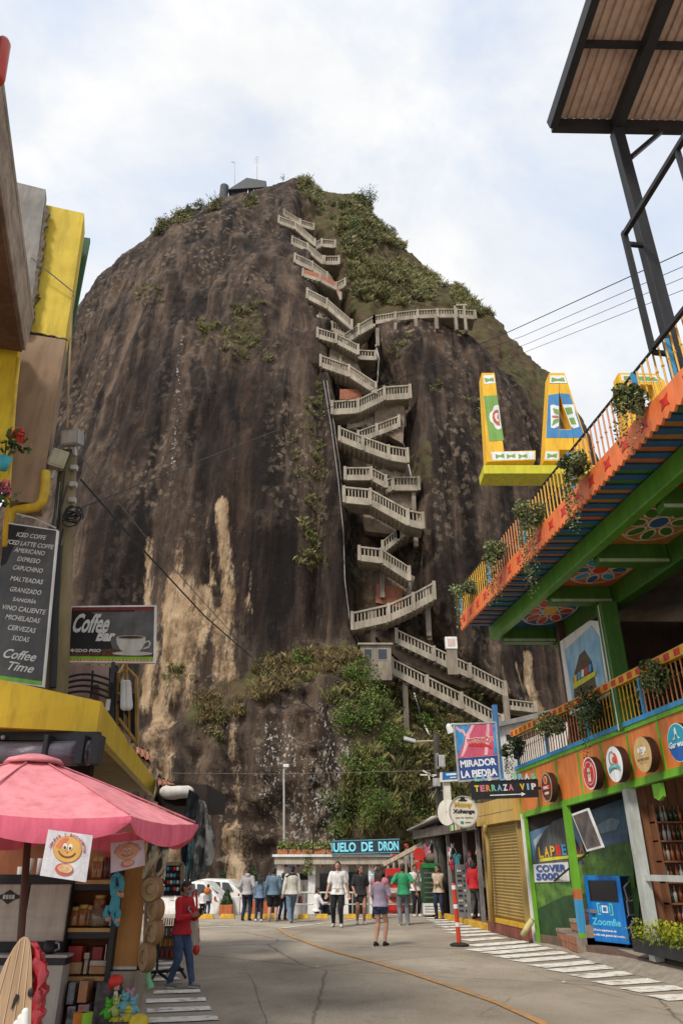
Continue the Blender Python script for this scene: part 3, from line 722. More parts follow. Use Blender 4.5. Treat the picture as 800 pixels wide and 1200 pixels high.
def right_slope(px, py):
    t = np.interp(py, [212,240,262,300,345,372], [330,372,392,405,416,446]); return px > t
def dens(px, py): return fbm(px/26., py/20., 0, 3, 15) > -.12
scatter('summit_shrubs', rock_points(3300, (330,208,640,400), lambda a, b: right_slope(a, b) and dens(a, b) and (b < 355+(a-440)*.12 or b < 345) and NPR.rand() < np.clip(1.25-(a-400)/220, .12, 1)), M_olive,
        'olive shrubs and dry grass over the upper right slope', 'shrubs', 26, .46, .15, .45, .7)
scatter('slope_undergrowth', rock_points(520, (385,790,560,1000), lambda a, b: fbm(a/30., b/30., 2, 3, 3) > -.2 and a > 392+.08*(b-800)), M_olive,
        'mixed green undergrowth on the slope below the stairs', 'shrubs', 44, .5, .14, .35, .7)
scatter('ledge_grass', rock_points(330, (235,765,420,850), lambda a, b: abs(b-(782+.44*max(0,362-a)-.12*max(0,a-362)))<20 and fbm(a/22., b/14., 5, 3, 4) > -.1), M_dry,
        'dry grass tufts along the ledge low on the rock', 'grass', 40, .44, .10, .72, .55)
scatter('crevice_plants', [p for b, n in (((358,425,382,610),60),((352,610,384,665),46),((262,355,315,425),70),((160,335,190,358),16),((232,375,258,405),22),((345,500,372,560),16),((455,395,480,420),12),((545,470,575,500),14),((500,450,520,470),8),((300,770,375,800),24),((230,830,270,870),16),((195,775,232,815),10)) for p in rock_points(n, b, lambda a, c: fbm(a/9., c/9., 7, 2, 5) > -.15)], M_olive,
        'small plants growing in crevices of the rock face', 'plants', 20, .36, .15, .5, .5)
scatter('crest_bushes', rock_points(150, (160,232,300,300), lambda a, b: abs(b - np.interp(a, [150,175,200,225,250,290], [292,273,259,249,240,236])) < 8 and fbm(a/14., b/30., 4, 2, 6) > -.1), M_olive,
        'low bushes along the left crest of the rock', 'bushes', 34, .7, .22, .25, .6)
def shrub(name, px, py, r, mat, label, group, leaves=900, size=.17, lift=.3, n=None):
    h, nn = on_rock(px, py)
    if h is None: return None
    o = thing(name, label, 'shrub', h, group)
    m = MB(); 
    for k in range(4):
        a = rnd.random()*6.28; m.tube([h+Vector((0,0,-.2)), h+Vector((math.cos(a)*r*.25, math.sin(a)*r*.2-.1, r*.35)), h+Vector((math.cos(a)*r*.6, math.sin(a)*r*.5-.1, r*.8))], [.05,.035,.012], 5)
    m.build('stem', pm('twig_bark', (.085,.06,.04), (.05,.035,.025), scale=9, bump=.2), o)
    c, kk = clump_points(np.array(h)+np.array([0,-.25*r,lift*r]), (r, r*.75, r*.95), leaves, lumps=9); v, f = leaf_arrays(c, size, up=.4)
    tn = NPR.rand(9)*.55+.15; t = np.clip(tn[kk] + .2*NPR.normal(size=len(kk)), 0, 1)
    np_mesh('foliage', v, f, mat, o, tint=np.repeat(t, 4)); return o
GRP = 'leafy shrubs on the slope under the stairs'
for px, py, r, mt, lb in ((425,800,1.5,M_green,'tall leafy green shrub just below the grey hut'),(440,840,1.4,M_green,'green shrub on the slope under the lowest flight'),(415,850,1.3,M_green,'dense green shrub at the left edge of the slope'),
                        (455,880,1.5,M_green,'broad green shrub in the middle of the slope'),(425,905,1.6,M_green,'large dark green shrub low on the slope'),(400,960,1.5,M_green,'green shrub above the left end of the drone sign'),(440,955,1.6,M_green,'green shrub right above the drone sign'),
                        (485,960,1.5,M_green,'green shrub between the drone sign and the street stalls'),(500,850,1.2,M_green,'green shrub beneath the pale leaning pipe'),(520,870,1.3,M_olive,'olive shrub behind the dark utility pole'),(470,920,1.3,M_olive,'olive shrub beside the left street lamp head'),
                        (357,778,1.0,M_green,'bright green shrub at the right end of the rocky ledge')):
    shrub('slope_shrub', px, py, r, mt, lb, GRP, 1300, .135)
for px, py, r, lb in ((505,290,.9,'round bush high on the right skyline'),(470,262,1.0,'bush on the right skyline below the summit tree'),(455,275,1.1,'green bush a little under the summit tree'),(445,330,1.3,'broad bush in the middle of the upper slope'),(470,345,1.2,'bush above the walkway railing'),(412,270,1.1,'bush right of the topmost flights'),(425,245,.9,'bush below the summit tree trunk'),
                  (184,275,1.0,'left bush on the crest of the rock'),(213,258,1.0,'middle bush on the crest of the rock'),(235,246,1.0,'bush on the crest just left of the look-out')):
    shrub('crest_shrub', px, py, r, M_green if 'right' in lb else M_olive, lb, 'bushes on the upper rock', 700, .17)
# small open tree on the summit
h, _q = on_rock(428, 246); h = h if h is not None else P(428,246,72)
tr = thing('summit_tree', 'small open dark tree standing on the right of the summit', 'tree', h)
m = MB(); v_all = []
m.tube([h-Vector((0,0,.5)), h+Vector((.1,0,1.0)), h+Vector((-.1,0,2.2))], [.16,.12,.08], 7); tips = []
for k in range(11):
    a = k*2.4; b0 = h+Vector((0,0,.9+.12*k)); b1 = b0+Vector((math.cos(a)*(.7+.2*rnd.random()), math.sin(a)*.5, .55)); b2 = b1+Vector((math.cos(a+.4)*.55, math.sin(a)*.3, .5))
    m.tube([b0,b1,b2], [.06,.04,.015], 5); tips += [b1, b2]
m.build('trunk', MATS['twig_bark'], tr)
c = np.vstack([np.array(t)+NPR.normal(size=(60,3))*np.array([.27,.25,.2]) for t in tips]); v, f = leaf_arrays(c, .17, up=.4)
np_mesh('crown', v, f, M_green, tr, tint=np.repeat(np.clip(.25+.2*NPR.normal(size=len(c)),0,1), 4))
# sprig on the skyline
h = P(331, 214, 73); sp_ = thing('summit_sapling', 'lone thin sapling on the skyline between look-out and shrubs', 'sapling', h); m = MB(); m.tube([h-Vector((0,0,.5)), h+Vector((.05,0,.9))], [.04,.02], 5); m.build('trunk', MATS['twig_bark'], sp_)
v, f = leaf_arrays(np.array(h)+np.array([.05,0,1.0])+NPR.normal(size=(50,3))*.25, .2); np_mesh('crown', v, f, M_olive, sp_, tint=np.repeat(NPR.rand(50)*.5, 4))
# ================================================================ THE PAINTED BUILDING ON THE RIGHT
orange = paint('orange_paint', (.78,.235,.055), rough=.5, wear=.80, scale=1.5)
green = paint('leaf_green_paint', (.16,.42,.03), rough=.5)
dgreen = paint('dark_green_paint', (.055,.165,.022), rough=.45, wear=.8)
blue = paint('sky_blue_paint', (.055,.30,.56), rough=.5)
dblue = paint('deep_blue_paint', (.030,.11,.26), rough=.5)
yellow = paint('golden_yellow_paint', (.72,.40,.03), rough=.5)
redp = paint('red_paint', (.58,.035,.025), rough=.5)
oranged = paint('burnt_orange_paint', (.50,.16,.05), rough=.5)
lime = paint('lime_paint', (.58,.55,.03), rough=.5, wear=.88)
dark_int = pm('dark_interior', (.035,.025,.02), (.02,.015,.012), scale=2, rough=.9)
wood_int = pm('brown_wood', (.24,.10,.047), (.14,.058,.028), scale=2.5, rough=.7, stretch=(6,6,.6), bump=.08)
def FX(Y): return 7.3 - .12*Y
def BX(Y): return 5.507 - .134*Y
def zb(Y): return np.interp(Y, [4,12.8,20.7], [3.3,3.11,2.87])
def zt(Y): return np.interp(Y, [4,12.2,20.7], [4.28,4.21,4.10])
def FPt(Y, z, out=0.0): return Vector((FX(Y)-out, Y, z))
def Yof(px, py): return FP(px, py).y
YF0, YN = 20.6, 5.5
bld = thing('painted_building', 'brightly painted orange and green building with two balconies right of the street', 'building', (FX(14), 14, 0))
# fascia panels with strips between them
pxs = [611,632,657,684,712,744,781.5,824,880,960]
Ys = [Yof(p, 957.5-.2725*(p-611)) for p in pxs]
for i in range(len(Ys)-1):
    ya, yb = Ys[i]-.02, Ys[i+1]+.02
    m = MB(); m.slab([FPt(ya,zb(ya)+.10), FPt(yb,zb(yb)+.10), FPt(yb,zt(yb)-.12), FPt(ya,zt(ya)-.12)], (.07,0,0)); m.build('fascia_panel', orange, bld, bevel=.006)
for Y in Ys:
    m = MB(); m.slab([FPt(Y+.035,zb(Y)+.05,.012), FPt(Y-.035,zb(Y)+.05,.012), FPt(Y-.035,zt(Y)-.1,.012), FPt(Y+.035,zt(Y)-.1,.012)], (.05,0,0)); m.build('fascia_strip', green, bld)
ya, yb = Ys[0]+.04, YN
for nm, f, d0, d1, mt, o in (('bottom_trim',zb,-.02,.11,green,.03),('top_trim',zt,-.13,-.04,green,.03),('balcony_edge',zt,-.04,.05,blue,.05)):
    m = MB(); n = 12
    for k in range(n):
        a, b = ya+(yb-ya)*k/n, ya+(yb-ya)*(k+1)/n
        m.slab([FPt(a,f(a)+d0,o), FPt(b,f(b)+d0,o), FPt(b,f(b)+d1,o), FPt(a,f(a)+d1,o)], (.12,0,0))
    m.build(nm, mt, bld)
# floor slab of the first floor, ceiling of the shop, end wall, back walls
def plan_slab(name, z0, z1, y0, y1, d0, d1, mt, parent=bld, out0=0.0):
    m = MB(); m.slab([(FX(y0)+d0, y0, z0), (FX(y1)+d0, y1, z0), (FX(y1)+d1, y1, z0), (FX(y0)+d1, y0, z0)], (0,0,z1-z0)); return m.build(name, mt, parent)
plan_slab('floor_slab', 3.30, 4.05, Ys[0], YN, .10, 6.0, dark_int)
plan_slab('terrace_floor', 4.052, 4.09, Ys[0], YN, .10, 6.0, pm('terrace_tiles', (.22,.12,.08), scale=4), bld)
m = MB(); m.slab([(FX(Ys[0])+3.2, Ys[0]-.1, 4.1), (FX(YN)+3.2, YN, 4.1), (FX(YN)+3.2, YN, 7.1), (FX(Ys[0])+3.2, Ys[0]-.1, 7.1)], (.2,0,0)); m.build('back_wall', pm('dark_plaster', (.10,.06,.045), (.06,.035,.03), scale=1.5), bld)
m = MB(); m.box(FX(17.2)+.12, FX(17.2)+3.3, 17.1, 17.3, 4.1, 7.15); m.build('end_wall', MATS['dark_plaster'], bld)
# balcony railing: coloured bars, blue posts, striped top board
secs = [(20.5,18.4,paint('cream_paint', (.70,.55,.38)),paint('orange_bar', (.62,.24,.08))), (18.4,16.0,MATS['orange_bar'],MATS['orange_bar']), (16.0,13.6,yellow,yellow), (13.6,11.2,MATS['orange_bar'],MATS['orange_bar']), (11.2,8.8,yellow,yellow), (8.8,6.4,MATS['orange_bar'],MATS['orange_bar'])]
barme = {}
for a, b, c1, c2 in secs:
    n = int((a-b)/.15)
    for k in range(n):
        Y = a-(k+.5)*(a-b)/n; mt = c1 if k % 2 else c2
        if mt.name not in barme:
            m = MB(); m.tube([(0,0,0),(0,0,.83)], .014, 6); m.lathe([(.016,.39),(.027,.415),(.016,.44)], (0,0,0), 6)
            o = m.build('rail_bar', mt); barme[mt.name] = o.data; bpy.data.objects.remove(o)
        inst('rail_bar', barme[mt.name], bld, (FX(Y)-.0, Y, zt(Y)+.05))
    m = MB(); m.box(FX(a)-.04, FX(a)+.04, a-.04, a+.04, zt(a)+.05, 5.0); m.build('rail_post', blue, bld)
n = 14
m = MB()
for k in range(n):
    a, b = 20.75+(YN-20.75)*k/n, 20.75+(YN-20.75)*(k+1)/n
    m.slab([FPt(a,4.93,.07), FPt(b,4.93,.07), FPt(b,5.10,.07), FPt(a,5.10,.07)], (.14,0,0))
m.build('top_board', yellow, bld)
m = MB(); m.slab([FPt(0,0,.0)*0+Vector((0,-.085,-.055)), Vector((0,.085,-.055)), Vector((0,.085,.055)), Vector((0,-.085,.055))], (.012,0,0)); o = m.build('board_square', redp); sq = o.data; bpy.data.objects.remove(o)
for k in range(44):
    Y = 20.6-k*.34
    if Y > YN: inst('board_square', sq, bld, (FX(Y)-.082, Y, 5.015), rot=(0,0,math.atan(.12)))
m = MB()
for k in range(n):
    a, b = 20.7+(YN-20.7)*k/n, 20.7+(YN-20.7)*(k+1)/n
    m.slab([FPt(a,4.86,-.09), FPt(b,4.86,-.09), FPt(b,4.93,-.09), FPt(a,4.93,-.09)], (.25,0,0))
m.build('counter_board', blackm, bld)
# columns and beams
def vcol(x, y, z0, z1, w, mt, name='column'):
    m = MB(); m.box(x-w/2, x+w/2, y-w/2, y+w/2, z0, z1); return m.build(name, mt, bld, bevel=.012)
vcol(FX(14.6)+.12, 14.6, 4.1, 6.75, .34, dgreen); vcol(FX(8.2)+.12, 8.2, 4.1, 6.75, .34, dgreen)
m = MB(); m.box(FX(14.6)-.075, FX(14.6)-.06, 14.55, 14.58, 4.1, 6.7); m.build('white_line', whitep, bld)
# ---- upper deck
H = 7.2; YD0, YD1 = 17.96, 4.6
m = MB(); n = 10
for k in range(n):
    a, b = YD0+(YD1-YD0)*k/n, YD0+(YD1-YD0)*(k+1)/n
    m.slab([(BX(a)+.01,a,H+.20),(BX(b)+.01,b,H+.20),(BX(b)+6.5,b,H+.20),(BX(a)+6.5,a,H+.20)], (0,0,.16))
m.build('deck', concrete_d, bld)
# fascia board with a toothed lower edge and red stars
cnt = int((YD0-YD1)/.16); pts_top, pts_bot = [], []
m = MB()
for k in range(cnt):
    a, b = YD0-k*.16, YD0-(k+1)*.16; mid = (a+b)/2
    zl = H-.02
    m.slab([(BX(a),a,zl+.035),(BX(mid),mid,zl-.03),(BX(b),b,zl+.035),(BX(b),b,zl+.41),(BX(a),a,zl+.41)], (.04,0,0))
m.build('deck_fascia', paint('coral_orange_paint', (.80,.20,.06), rough=.5), bld)
m = MB(); pts = []
for i in range(16):
    r_ = .125 if i % 4 == 0 else (.060 if i % 2 == 0 else .072)
    a = 2*math.pi*i/16+math.pi/4; pts.append((0, r_*math.cos(a)*1.15, r_*math.sin(a)))
m.slab(pts, (.008,0,0)); o = m.build('star', redp); stme = o.data; bpy.data.objects.remove(o)
for k in range(24):
    Y = YD0-.35-k*.56
    if Y > YD1: inst('star', stme, bld, (BX(Y)-.009, Y, H+.20), rot=(0,0,math.atan(.134)))
# soffit boards between the fascia and the green beam
bcols = [dblue, oranged, dblue, oranged, dblue, paint('ochre_paint', (.42,.20,.045)), dblue, MATS['ochre_paint'], dblue, paint('moss_paint', (.06,.19,.05)), dblue, MATS['moss_paint']]
bm_ = {}
for k in range(int((YD0-YD1)/.17)):
    Y = YD0-.10-k*.17; mt = bcols[k % 12]
    if mt.name not in bm_:
        m = MB(); m.box(0, 1.1, -.078, .078, 0, .03); o = m.build('soffit_board', mt); bm_[mt.name] = o.data; bpy.data.objects.remove(o)
    inst('soffit_board', bm_[mt.name], bld, (BX(Y)+.05, Y, H+.10+(.03 if k % 2 else 0)))
# inner beam, cross beams, painted ceiling with rosettes
def ibeam(d, y0, y1, w, z0, z1, name='beam', mt=dgreen):
    m = MB(); m.slab([(BX(y0)+d,y0,z0),(BX(y1)+d,y1,z0),(BX(y1)+d+w,y1,z0),(BX(y0)+d+w,y0,z0)], (0,0,z1-z0)); return m.build(name, mt, bld, bevel=.02)
ibeam(.74, 18.0, YD1, .20, 6.92, 7.29, mt=paint('bright_green_beam', (.10,.29,.03), rough=.4))
ibeam(2.30, 18.0, YD1, .30, 6.72, 7.29)
cb = [17.75, 14.75, 12.5, 10.25, 8.0, 5.8]
for Y in cb:
    m = MB(); m.box(BX(Y)+.98, BX(Y)+2.30, Y-.14, Y+.14, 6.78, 7.28); m.build('cross_beam', dgreen, bld, bevel=.015)
    m = MB(); m.box(BX(Y)+.99, BX(Y)+2.29, Y-.155, Y-.142, 6.80, 6.86); m.build('beam_trim', paint('pale_green_paint', (.42,.50,.36)), bld)
cream = paint('cream_white_paint', (.66,.58,.47))
pal = [(dblue, redp, yellow, redp), (paint('brick_orange_paint', (.52,.12,.04)), blue, redp, dblue), (MATS['ochre_paint'], dgreen, dblue, dgreen), (paint('crimson_paint', (.30,.02,.05)), blue, yellow, dblue), (oranged, dgreen, blue, redp)]
for i in range(5):
    ya, yb = cb[i]-.14, cb[i+1]+.14; bgc, pet, cen_, alt = pal[i]
    m = MB(); m.slab([(BX(ya)+.98,ya,7.16),(BX(yb)+.98,yb,7.16),(BX(yb)+2.30,yb,7.16),(BX(ya)+2.30,ya,7.16)], (0,0,.03)); m.build('ceiling_panel', bgc, bld)
    yc = (ya+yb)/2; xc = BX(yc)+1.62; ry = (ya-yb)/2*.84; rx = .62
    def ring(nm, u, v, ru, rv, mt, zz_, n=24, rot=0):
        mm = MB(); c_, s_ = math.cos(rot), math.sin(rot)
        mm.slab([(xc+rx*(u+ru*math.cos(6.2832*q/n)*c_-rv*math.sin(6.2832*q/n)*s_), yc+ry*(v+ru*math.cos(6.2832*q/n)*s_+rv*math.sin(6.2832*q/n)*c_), zz_) for q in range(n)], (0,0,.008)); return mm
    o = ring('rosette', 0,0,1,1,cream,7.150,36).build('rosette', cream, bld)
    ring('c',0,0,.93,.93,bgc,7.144,36).build('rosette_field', bgc, o)
    pm_ = MB()
    for q in range(8):
        a = q*math.pi/4; w = ring('p', .62*math.cos(a), .62*math.sin(a), .30, .20, cream, 7.138, 14, a); w.build('petal_rim', cream, o)
        w = ring('p', .62*math.cos(a), .62*math.sin(a), .24, .145, pet, 7.132, 14, a); w.build('petal', pet if q % 2 else alt, o)
    ring('p',0,0,.30,.30,cream,7.138).build('centre_rim', cream, o); ring('p',0,0,.24,.24,cen_,7.132).build('centre', cen_, o)
# upper railing
for s in range(6):
    a, b = 17.9-s*2.3, 15.6-s*2.3
    m = MB(); m.box(BX(a)+.0, BX(a)+.07, a-.05, a+.02, H+.39, H+1.14); m.build('rail_post', blue, bld)
    mt = yellow if s % 2 == 0 else MATS['orange_bar']
    for k in range(15):
        Y = a-(k+.7)*2.3/15.4
        if Y < YD1: continue
        inst('rail_bar', barme[mt.name], bld, (BX(Y)+.035, Y, H+.38), s=(1,1,.88))
m = MB(); m.tube([(BX(18)+.035,18,H+1.13),(BX(YD1)+.035,YD1,H+1.13)], .024, 6); m.build('handrail', blackm, bld)
# black steel canopy over the upper terrace: post, barrier frame, roof
pb = BP(795, 430, -.3); 
m = MB(); m.box(pb.x-.10, pb.x+.08, 7.98, 8.16, 7.56, 13.0); m.build('canopy_post', blackm, bld, bevel=.01)
m = MB(); m.box(pb.x-.19, pb.x-.13, 7.9, 7.98, 7.56, 8.35); m.build('post_sleeve', blue, bld)
def tb(name, a, b, w, mt=blackm, h=None): mm = MB(); mm.bar(a, b, w, h); return mm.build(name, mt, bld)
e = lambda Y, z: Vector((BX(Y)-.04, Y, z))
tb('barrier_upright', e(8.02,8.2), e(8.02,10.55), .075); tb('barrier_rail', e(8.02,10.5), e(4.8,10.5), .075); tb('barrier_upright', e(6.55,8.3), e(6.55,10.5), .06); tb('barrier_rail', e(8.02,8.26), e(4.8,8.26), .06)
tb('barrier_tie', e(8.02,10.3), Vector((pb.x,8.02,10.25)), .06); tb('barrier_tie', e(8.02,8.2), Vector((pb.x,8.02,8.15)), .06)
tb('canopy_brace', Vector((pb.x+.12,8.08,12.35)), Vector((pb.x+.75,8.08,13.0)), .07)
A0, A1 = Vector((3.64,8.1,13.2)), Vector((7.4,8.1,13.1)); dv = Vector((.45,-3.6,.9))   # roof rises towards the street side
tb('eave_beam', A0+Vector((0,.0,0)), A1, .11, blackm, .24); tb('gable_beam', A0, A0+dv, .13, blackm, .26)
r0 = Vector((pb.x,8.08,13.12)); tb('rafter', r0, r0+dv, .17, blackm, .24)
for f in (.33, .66, .97): tb('purlin', A0+dv*f+Vector((.05,0,.02)), A1+dv*f, .07, blackm, .12)
m = MB(); nn_ = 26
for k in range(nn_):
    u0, u1 = k/nn_, (k+1)/nn_; p, q = A0.lerp(A1,u0)+Vector((0,0,.16)), A0.lerp(A1,u1)+Vector((0,0,.16)); lift = Vector((0,0,.045))
    w = (q-p)
    m.add([p, p+w*.62, p+w*.70+lift, p+w*.92+lift, q, p+dv, p+w*.62+dv, p+w*.70+lift+dv, p+w*.92+lift+dv, q+dv], [(0,1,6,5),(1,2,7,6),(2,3,8,7),(3,4,9,8)])
m.build('corrugated_sheet', pm('roof_sheet', (.66,.48,.39), (.56,.40,.33), scale=1.5, rough=.5, bump=.02), bld)
# ---- picture of the rock in a white gabled frame on the first-floor terrace
pic = thing('rock_picture', 'white gabled frame with a painting of the rock on the upper terrace', 'picture', FP(685,800))
Pp = lambda a, b, o=0: FP(a, b, o)
m = MB(); m.slab([Pp(667,838), Pp(716,812), Pp(706,728), Pp(690,727), Pp(655,752)], (.14,.03,0)); m.build('frame', whitep, pic, bevel=.01)
m = MB(); m.slab([Pp(672,834,.012), Pp(710,812,.012), Pp(701,745,.012), Pp(692,733,.012), Pp(661,762,.012)], (.008,0,0)); m.build('painted_sky', pm('painted_sky_blue', (.16,.36,.52), (.34,.50,.60), scale=2.5, rough=.5), pic)
m = MB(); m.slab([Pp(673,832,.024), Pp(698,806,.024), Pp(692,775,.024), Pp(684,762,.024), Pp(678,768,.024), Pp(671,795,.024)], (.008,0,0)); m.build('painted_rock', pm('painted_stone', (.06,.045,.03), (.13,.09,.05), scale=5), pic)
for k, c in enumerate((yellow, blue, whitep, redp, blue)):
    a = 672+k*4.2; b = 800-k*3.0; m = MB(); m.slab([Pp(a,b,.04), Pp(a+3.2,b-1.5,.04), Pp(a+3.2,b-10,.04), Pp(a,b-8.5,.04)], (.008,0,0)); m.build('painted_letter', c, pic)
m = MB(); m.slab([Pp(671,808,.034), Pp(697,792,.034), Pp(697,786,.034), Pp(671,801,.034)], (.006,0,0)); m.build('painted_plinth', lime, pic)
# ---- ground floor
post_m = MB()
def seg_post(px, py0, w, segs):
    Y = Yof(px, py0); x = FX(Y); z0 = segs[0][0]
    for za, zc, mt in segs:
        m = MB(); m.box(x-w/2, x+w/2, Y-w/2, Y+w/2, za, zc); m.build('shop_post', mt, bld)
seg_post(684, 1108, .15, [(.0,.42,green),(.42,1.05,blue),(1.05,1.25,oranged),(1.25,2.98,green)])
Yp = Yof(684,1108)
m = MB(); m.box(FX(Yp)-.085, FX(Yp)-.072, Yp-.05, Yp+.02, 1.10, 1.2); m.build('post_badge', redp, bld)
seg_post(627, 1103, .10, [(-.05,2.95,whitep)])
m = MB(); m.box(FX(20.45)-.04, FX(20.45)+.04, 20.38, 20.5, -.05, 2.92); m.build('shop_post', green, bld)
silver = pm('pale_aluminium', (.52,.55,.52), (.42,.45,.43), scale=2, rough=.4, metal=.2, bump=.02)
m = MB(); m.box(FX(14.8)-.05, FX(14.8)+.12, 14.66, 14.92, .2, 3.04); m.build('shop_post', silver, bld)
MA, MBp = Vector((FX(20.5)+.04, 20.5, 0)), Vector((7.15, 14.9, 0))
def MP(px, py, lift=0.0):
    d = ray(px, py); n = Vector((MBp.y-MA.y, -(MBp.x-MA.x), 0)).normalized()
    if n.dot(Vector((0,0,CAMZ))-MA) < 0: n = -n
    A = MA + n*lift; t = (A-Vector((0,0,CAMZ))).dot(n)/d.dot(n); return Vector((0,0,CAMZ))+d*t
mural = thing('rock_mural', 'printed mural of rock, sky and grass on the shop wall behind the green post', 'mural', MA)
def mpoly(name, pts, mt, lift, par=mural, th=.004):
    q = [MP(a, b, lift) for a, b in pts]; n = (MP(650,1000,.1)-MP(650,1000,0)).normalized(); m = MB(); m.slab(q, Vector((-n.x,-n.y,0))*th); return m.build(name, mt, par)
m = MB(); m.slab([MA+Vector((0,0,.02)), MBp+Vector((0,0,.02)), MBp+Vector((0,0,3.28)), MA+Vector((0,0,3.28))], (.15,.06,0)); m.build('backing', dark_int, mural)
mpoly('print_sky', [(620,975),(732,935),(738,1015),(623,1040)], pm('print_sky', (.11,.22,.36), (.05,.09,.15), scale=.9, rough=.4, stretch=(1,1,2.2), bump=0), .01)
mpoly('print_cloud', [(624,985),(634,976),(642,980),(638,990),(627,997)], pm('print_cloud', (.42,.48,.52), (.15,.25,.34), scale=3, bump=0), .02)
mpoly('print_cloud', [(698,968),(716,958),(726,962),(722,972),(703,977)], MATS['print_cloud'], .02)
mpoly('print_rock', [(624,1012),(628,990),(638,972),(648,962),(660,958),(676,990),(684,1013)], pm('print_rock', (.05,.055,.055), (.12,.12,.115), scale=5, stretch=(2,2,.3), bump=0), .03)
grass_p = pm('print_grass', (.12,.24,.035), (.035,.085,.015), scale=3.5, detail=9, bump=0, rough=.45)
mpoly('print_grass', [(622,1015),(660,1008),(690,996),(738,985),(748,1085),(628,1099)], grass_p, .025)
mpoly('print_shade', [(627,1066),(640,1060),(660,1050),(690,1046),(748,1040),(748,1088),(629,1102)], pm('print_dark_green', (.030,.075,.022), (.018,.045,.016), scale=3, bump=0), .035)
for k, (ch, c) in enumerate(zip('LAPIEDRA', (yellow, yellow, yellow, redp, blue, yellow, redp, oranged))):
    a = 632+k*6.8; p, q = MP(a, 1004-k*.8, .045), MP(a+5.6, 1004-k*.8, .045); tt = MP(a, 994-k*.8, .045)
    text('print_letter', ch, c, mural, (p+q+tt*2)/4+(q-p)*.0, (q-p).normalized(), Vector((0,0,1)), h=.24, w=(q-p).length*.95, bold=.03)
mpoly('print_base', [(632,1010),(688,1003),(688,1000),(632,1006)], lime, .04)
mpoly('cover_notice', [(624,1013),(665,1010),(667,1033),(626,1034)], paint('notice_white', (.62,.62,.60), rough=.5), .05)
navy = paint('navy_ink', (.030,.075,.28), rough=.5)
for s, y_, w0, w1 in (('COVER',1017.8,628,663),('5000',1027.5,628,655)):
    p, q = MP(w0,y_,.06), MP(w1,y_-1,.06); text('print_text', s, navy, mural, (p+q)/2, (q-p).normalized(), Vector((0,0,1)), w=(q-p).length, h=.155, bold=.035, lift=.012)
# black handrail in front of the mural, framed photo panel
m = MB(); a, b = FP(640,1040,-.25), FP(692,996,-.25); m.tube([a,b], .022, 6); m.tube([a, a+Vector((0,0,-.12))], .03, 6); m.build('stair_handrail', blackm, bld)
ph = thing('hanging_photo', 'tilted white-framed photo panel hanging beside the green post', 'picture', FP(687,970,.05))
q = [FP(669,954,.06), FP(687,998,.02), FP(706,993,.02), FP(688,947,.06)]
m = MB(); m.slab(q, (.04,.01,0)); m.build('frame', whitep, ph)
c = sum(q, Vector())/4; m = MB(); m.slab([c+(p-c)*.88+Vector((-.008,0,0)) for p in q], (.006,0,0)); m.build('photo', pm('dull_photo', (.16,.13,.12), (.05,.05,.055), scale=4, bump=0, rough=.3), ph)
# brick steps inside the recess
tile = pm('terracotta_brick', (.36,.14,.075), (.25,.115,.07), scale=5, rough=.85, bump=.12); mortar = pm('step_mortar', (.30,.24,.19), (.2,.16,.13), scale=6, rough=.95)
stp = thing('brick_steps', 'low flight of terracotta brick steps inside the shop recess behind the green post', 'steps', (FX(18.5)+.1,18.5,.0))
for i, (y1, zz_) in enumerate(((19.35,.40),(18.75,.63),(18.15,.86))):
    y0 = 17.66; xx = FX(y1)+.07+.10*i
    m = MB(); m.box(xx, xx+1.6, y0+.0, y1, .0+.02*i, zz_-.07); m.build('core', mortar, stp)
    m = MB(); m.box(xx-.02, xx+.28, y1-.62, y1+.03, zz_-.068, zz_); m.build('tread', mortar, stp, bevel=.006)
    nb_ = 3 if i == 0 else 2
    for k in range(6):
        for r_ in range(1 if i else 2):
            yk = y1-.05-k*.24-(.12 if r_ else 0)
            if yk-.22 < y0: continue
            m = MB(); m.box(xx-.022, xx+.03, yk-.22, yk, zz_-.215-r_*.14, zz_-.085-r_*.14); m.build('brick', tile, stp)
# shop interior: back wall of planks, shelves with bottles
shop_back = 1.35
for k in range(11):
    x_ = FX(14.8)+.16+k*.2; m = MB(); m.box(x_, x_+.19, 14.78+.006*(k % 3), 14.86, .2, 3.28); m.build('wall_plank', wood_int, bld)
plan_slab('shop_floor', .02, .2, 20.3, YN, .0, 6.0, pm('shop_tiles', (.16,.10,.07), scale=3))
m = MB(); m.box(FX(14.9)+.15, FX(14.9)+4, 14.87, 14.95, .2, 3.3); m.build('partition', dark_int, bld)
botm = [pm('amber_bottle', (.16,.045,.012), rough=.15, bump=0, spec=.6), pm('green_bottle', (.02,.05,.02), rough=.15, bump=0, spec=.6), pm('clear_bottle', (.38,.36,.33), rough=.2, bump=0, spec=.6), pm('copper_can', (.42,.15,.06), rough=.3, metal=.3, bump=0)]
bme = []
for mt in botm:
    m = MB(); m.lathe([(.0,0),(.036,.005),(.036,.15),(.014,.20),(.013,.27),(.016,.275),(.0,.28)], n=8); o = m.build('bottle', mt, smooth=True); bme.append(o.data); bpy.data.objects.remove(o)
rack = thing('bottle_shelves', 'wooden wall shelves full of bottles inside the shop behind the hedge', 'shelves', (FX(14.6)+.5,14.6,.2))
shz_ = (.75,1.08,1.42,1.76,2.10,2.42)
for z_ in shz_: m = MB(); m.box(FX(14.6)+.30, FX(14.6)+2.2, 14.52, 14.775, z_, z_+.03); m.build('shelf', wood_int, rack)
for sd__ in (.30, 1.25): m = MB(); m.box(FX(14.6)+sd__, FX(14.6)+sd__+.035, 14.50, 14.775, .2, 2.75); m.build('upright', wood_int, rack)
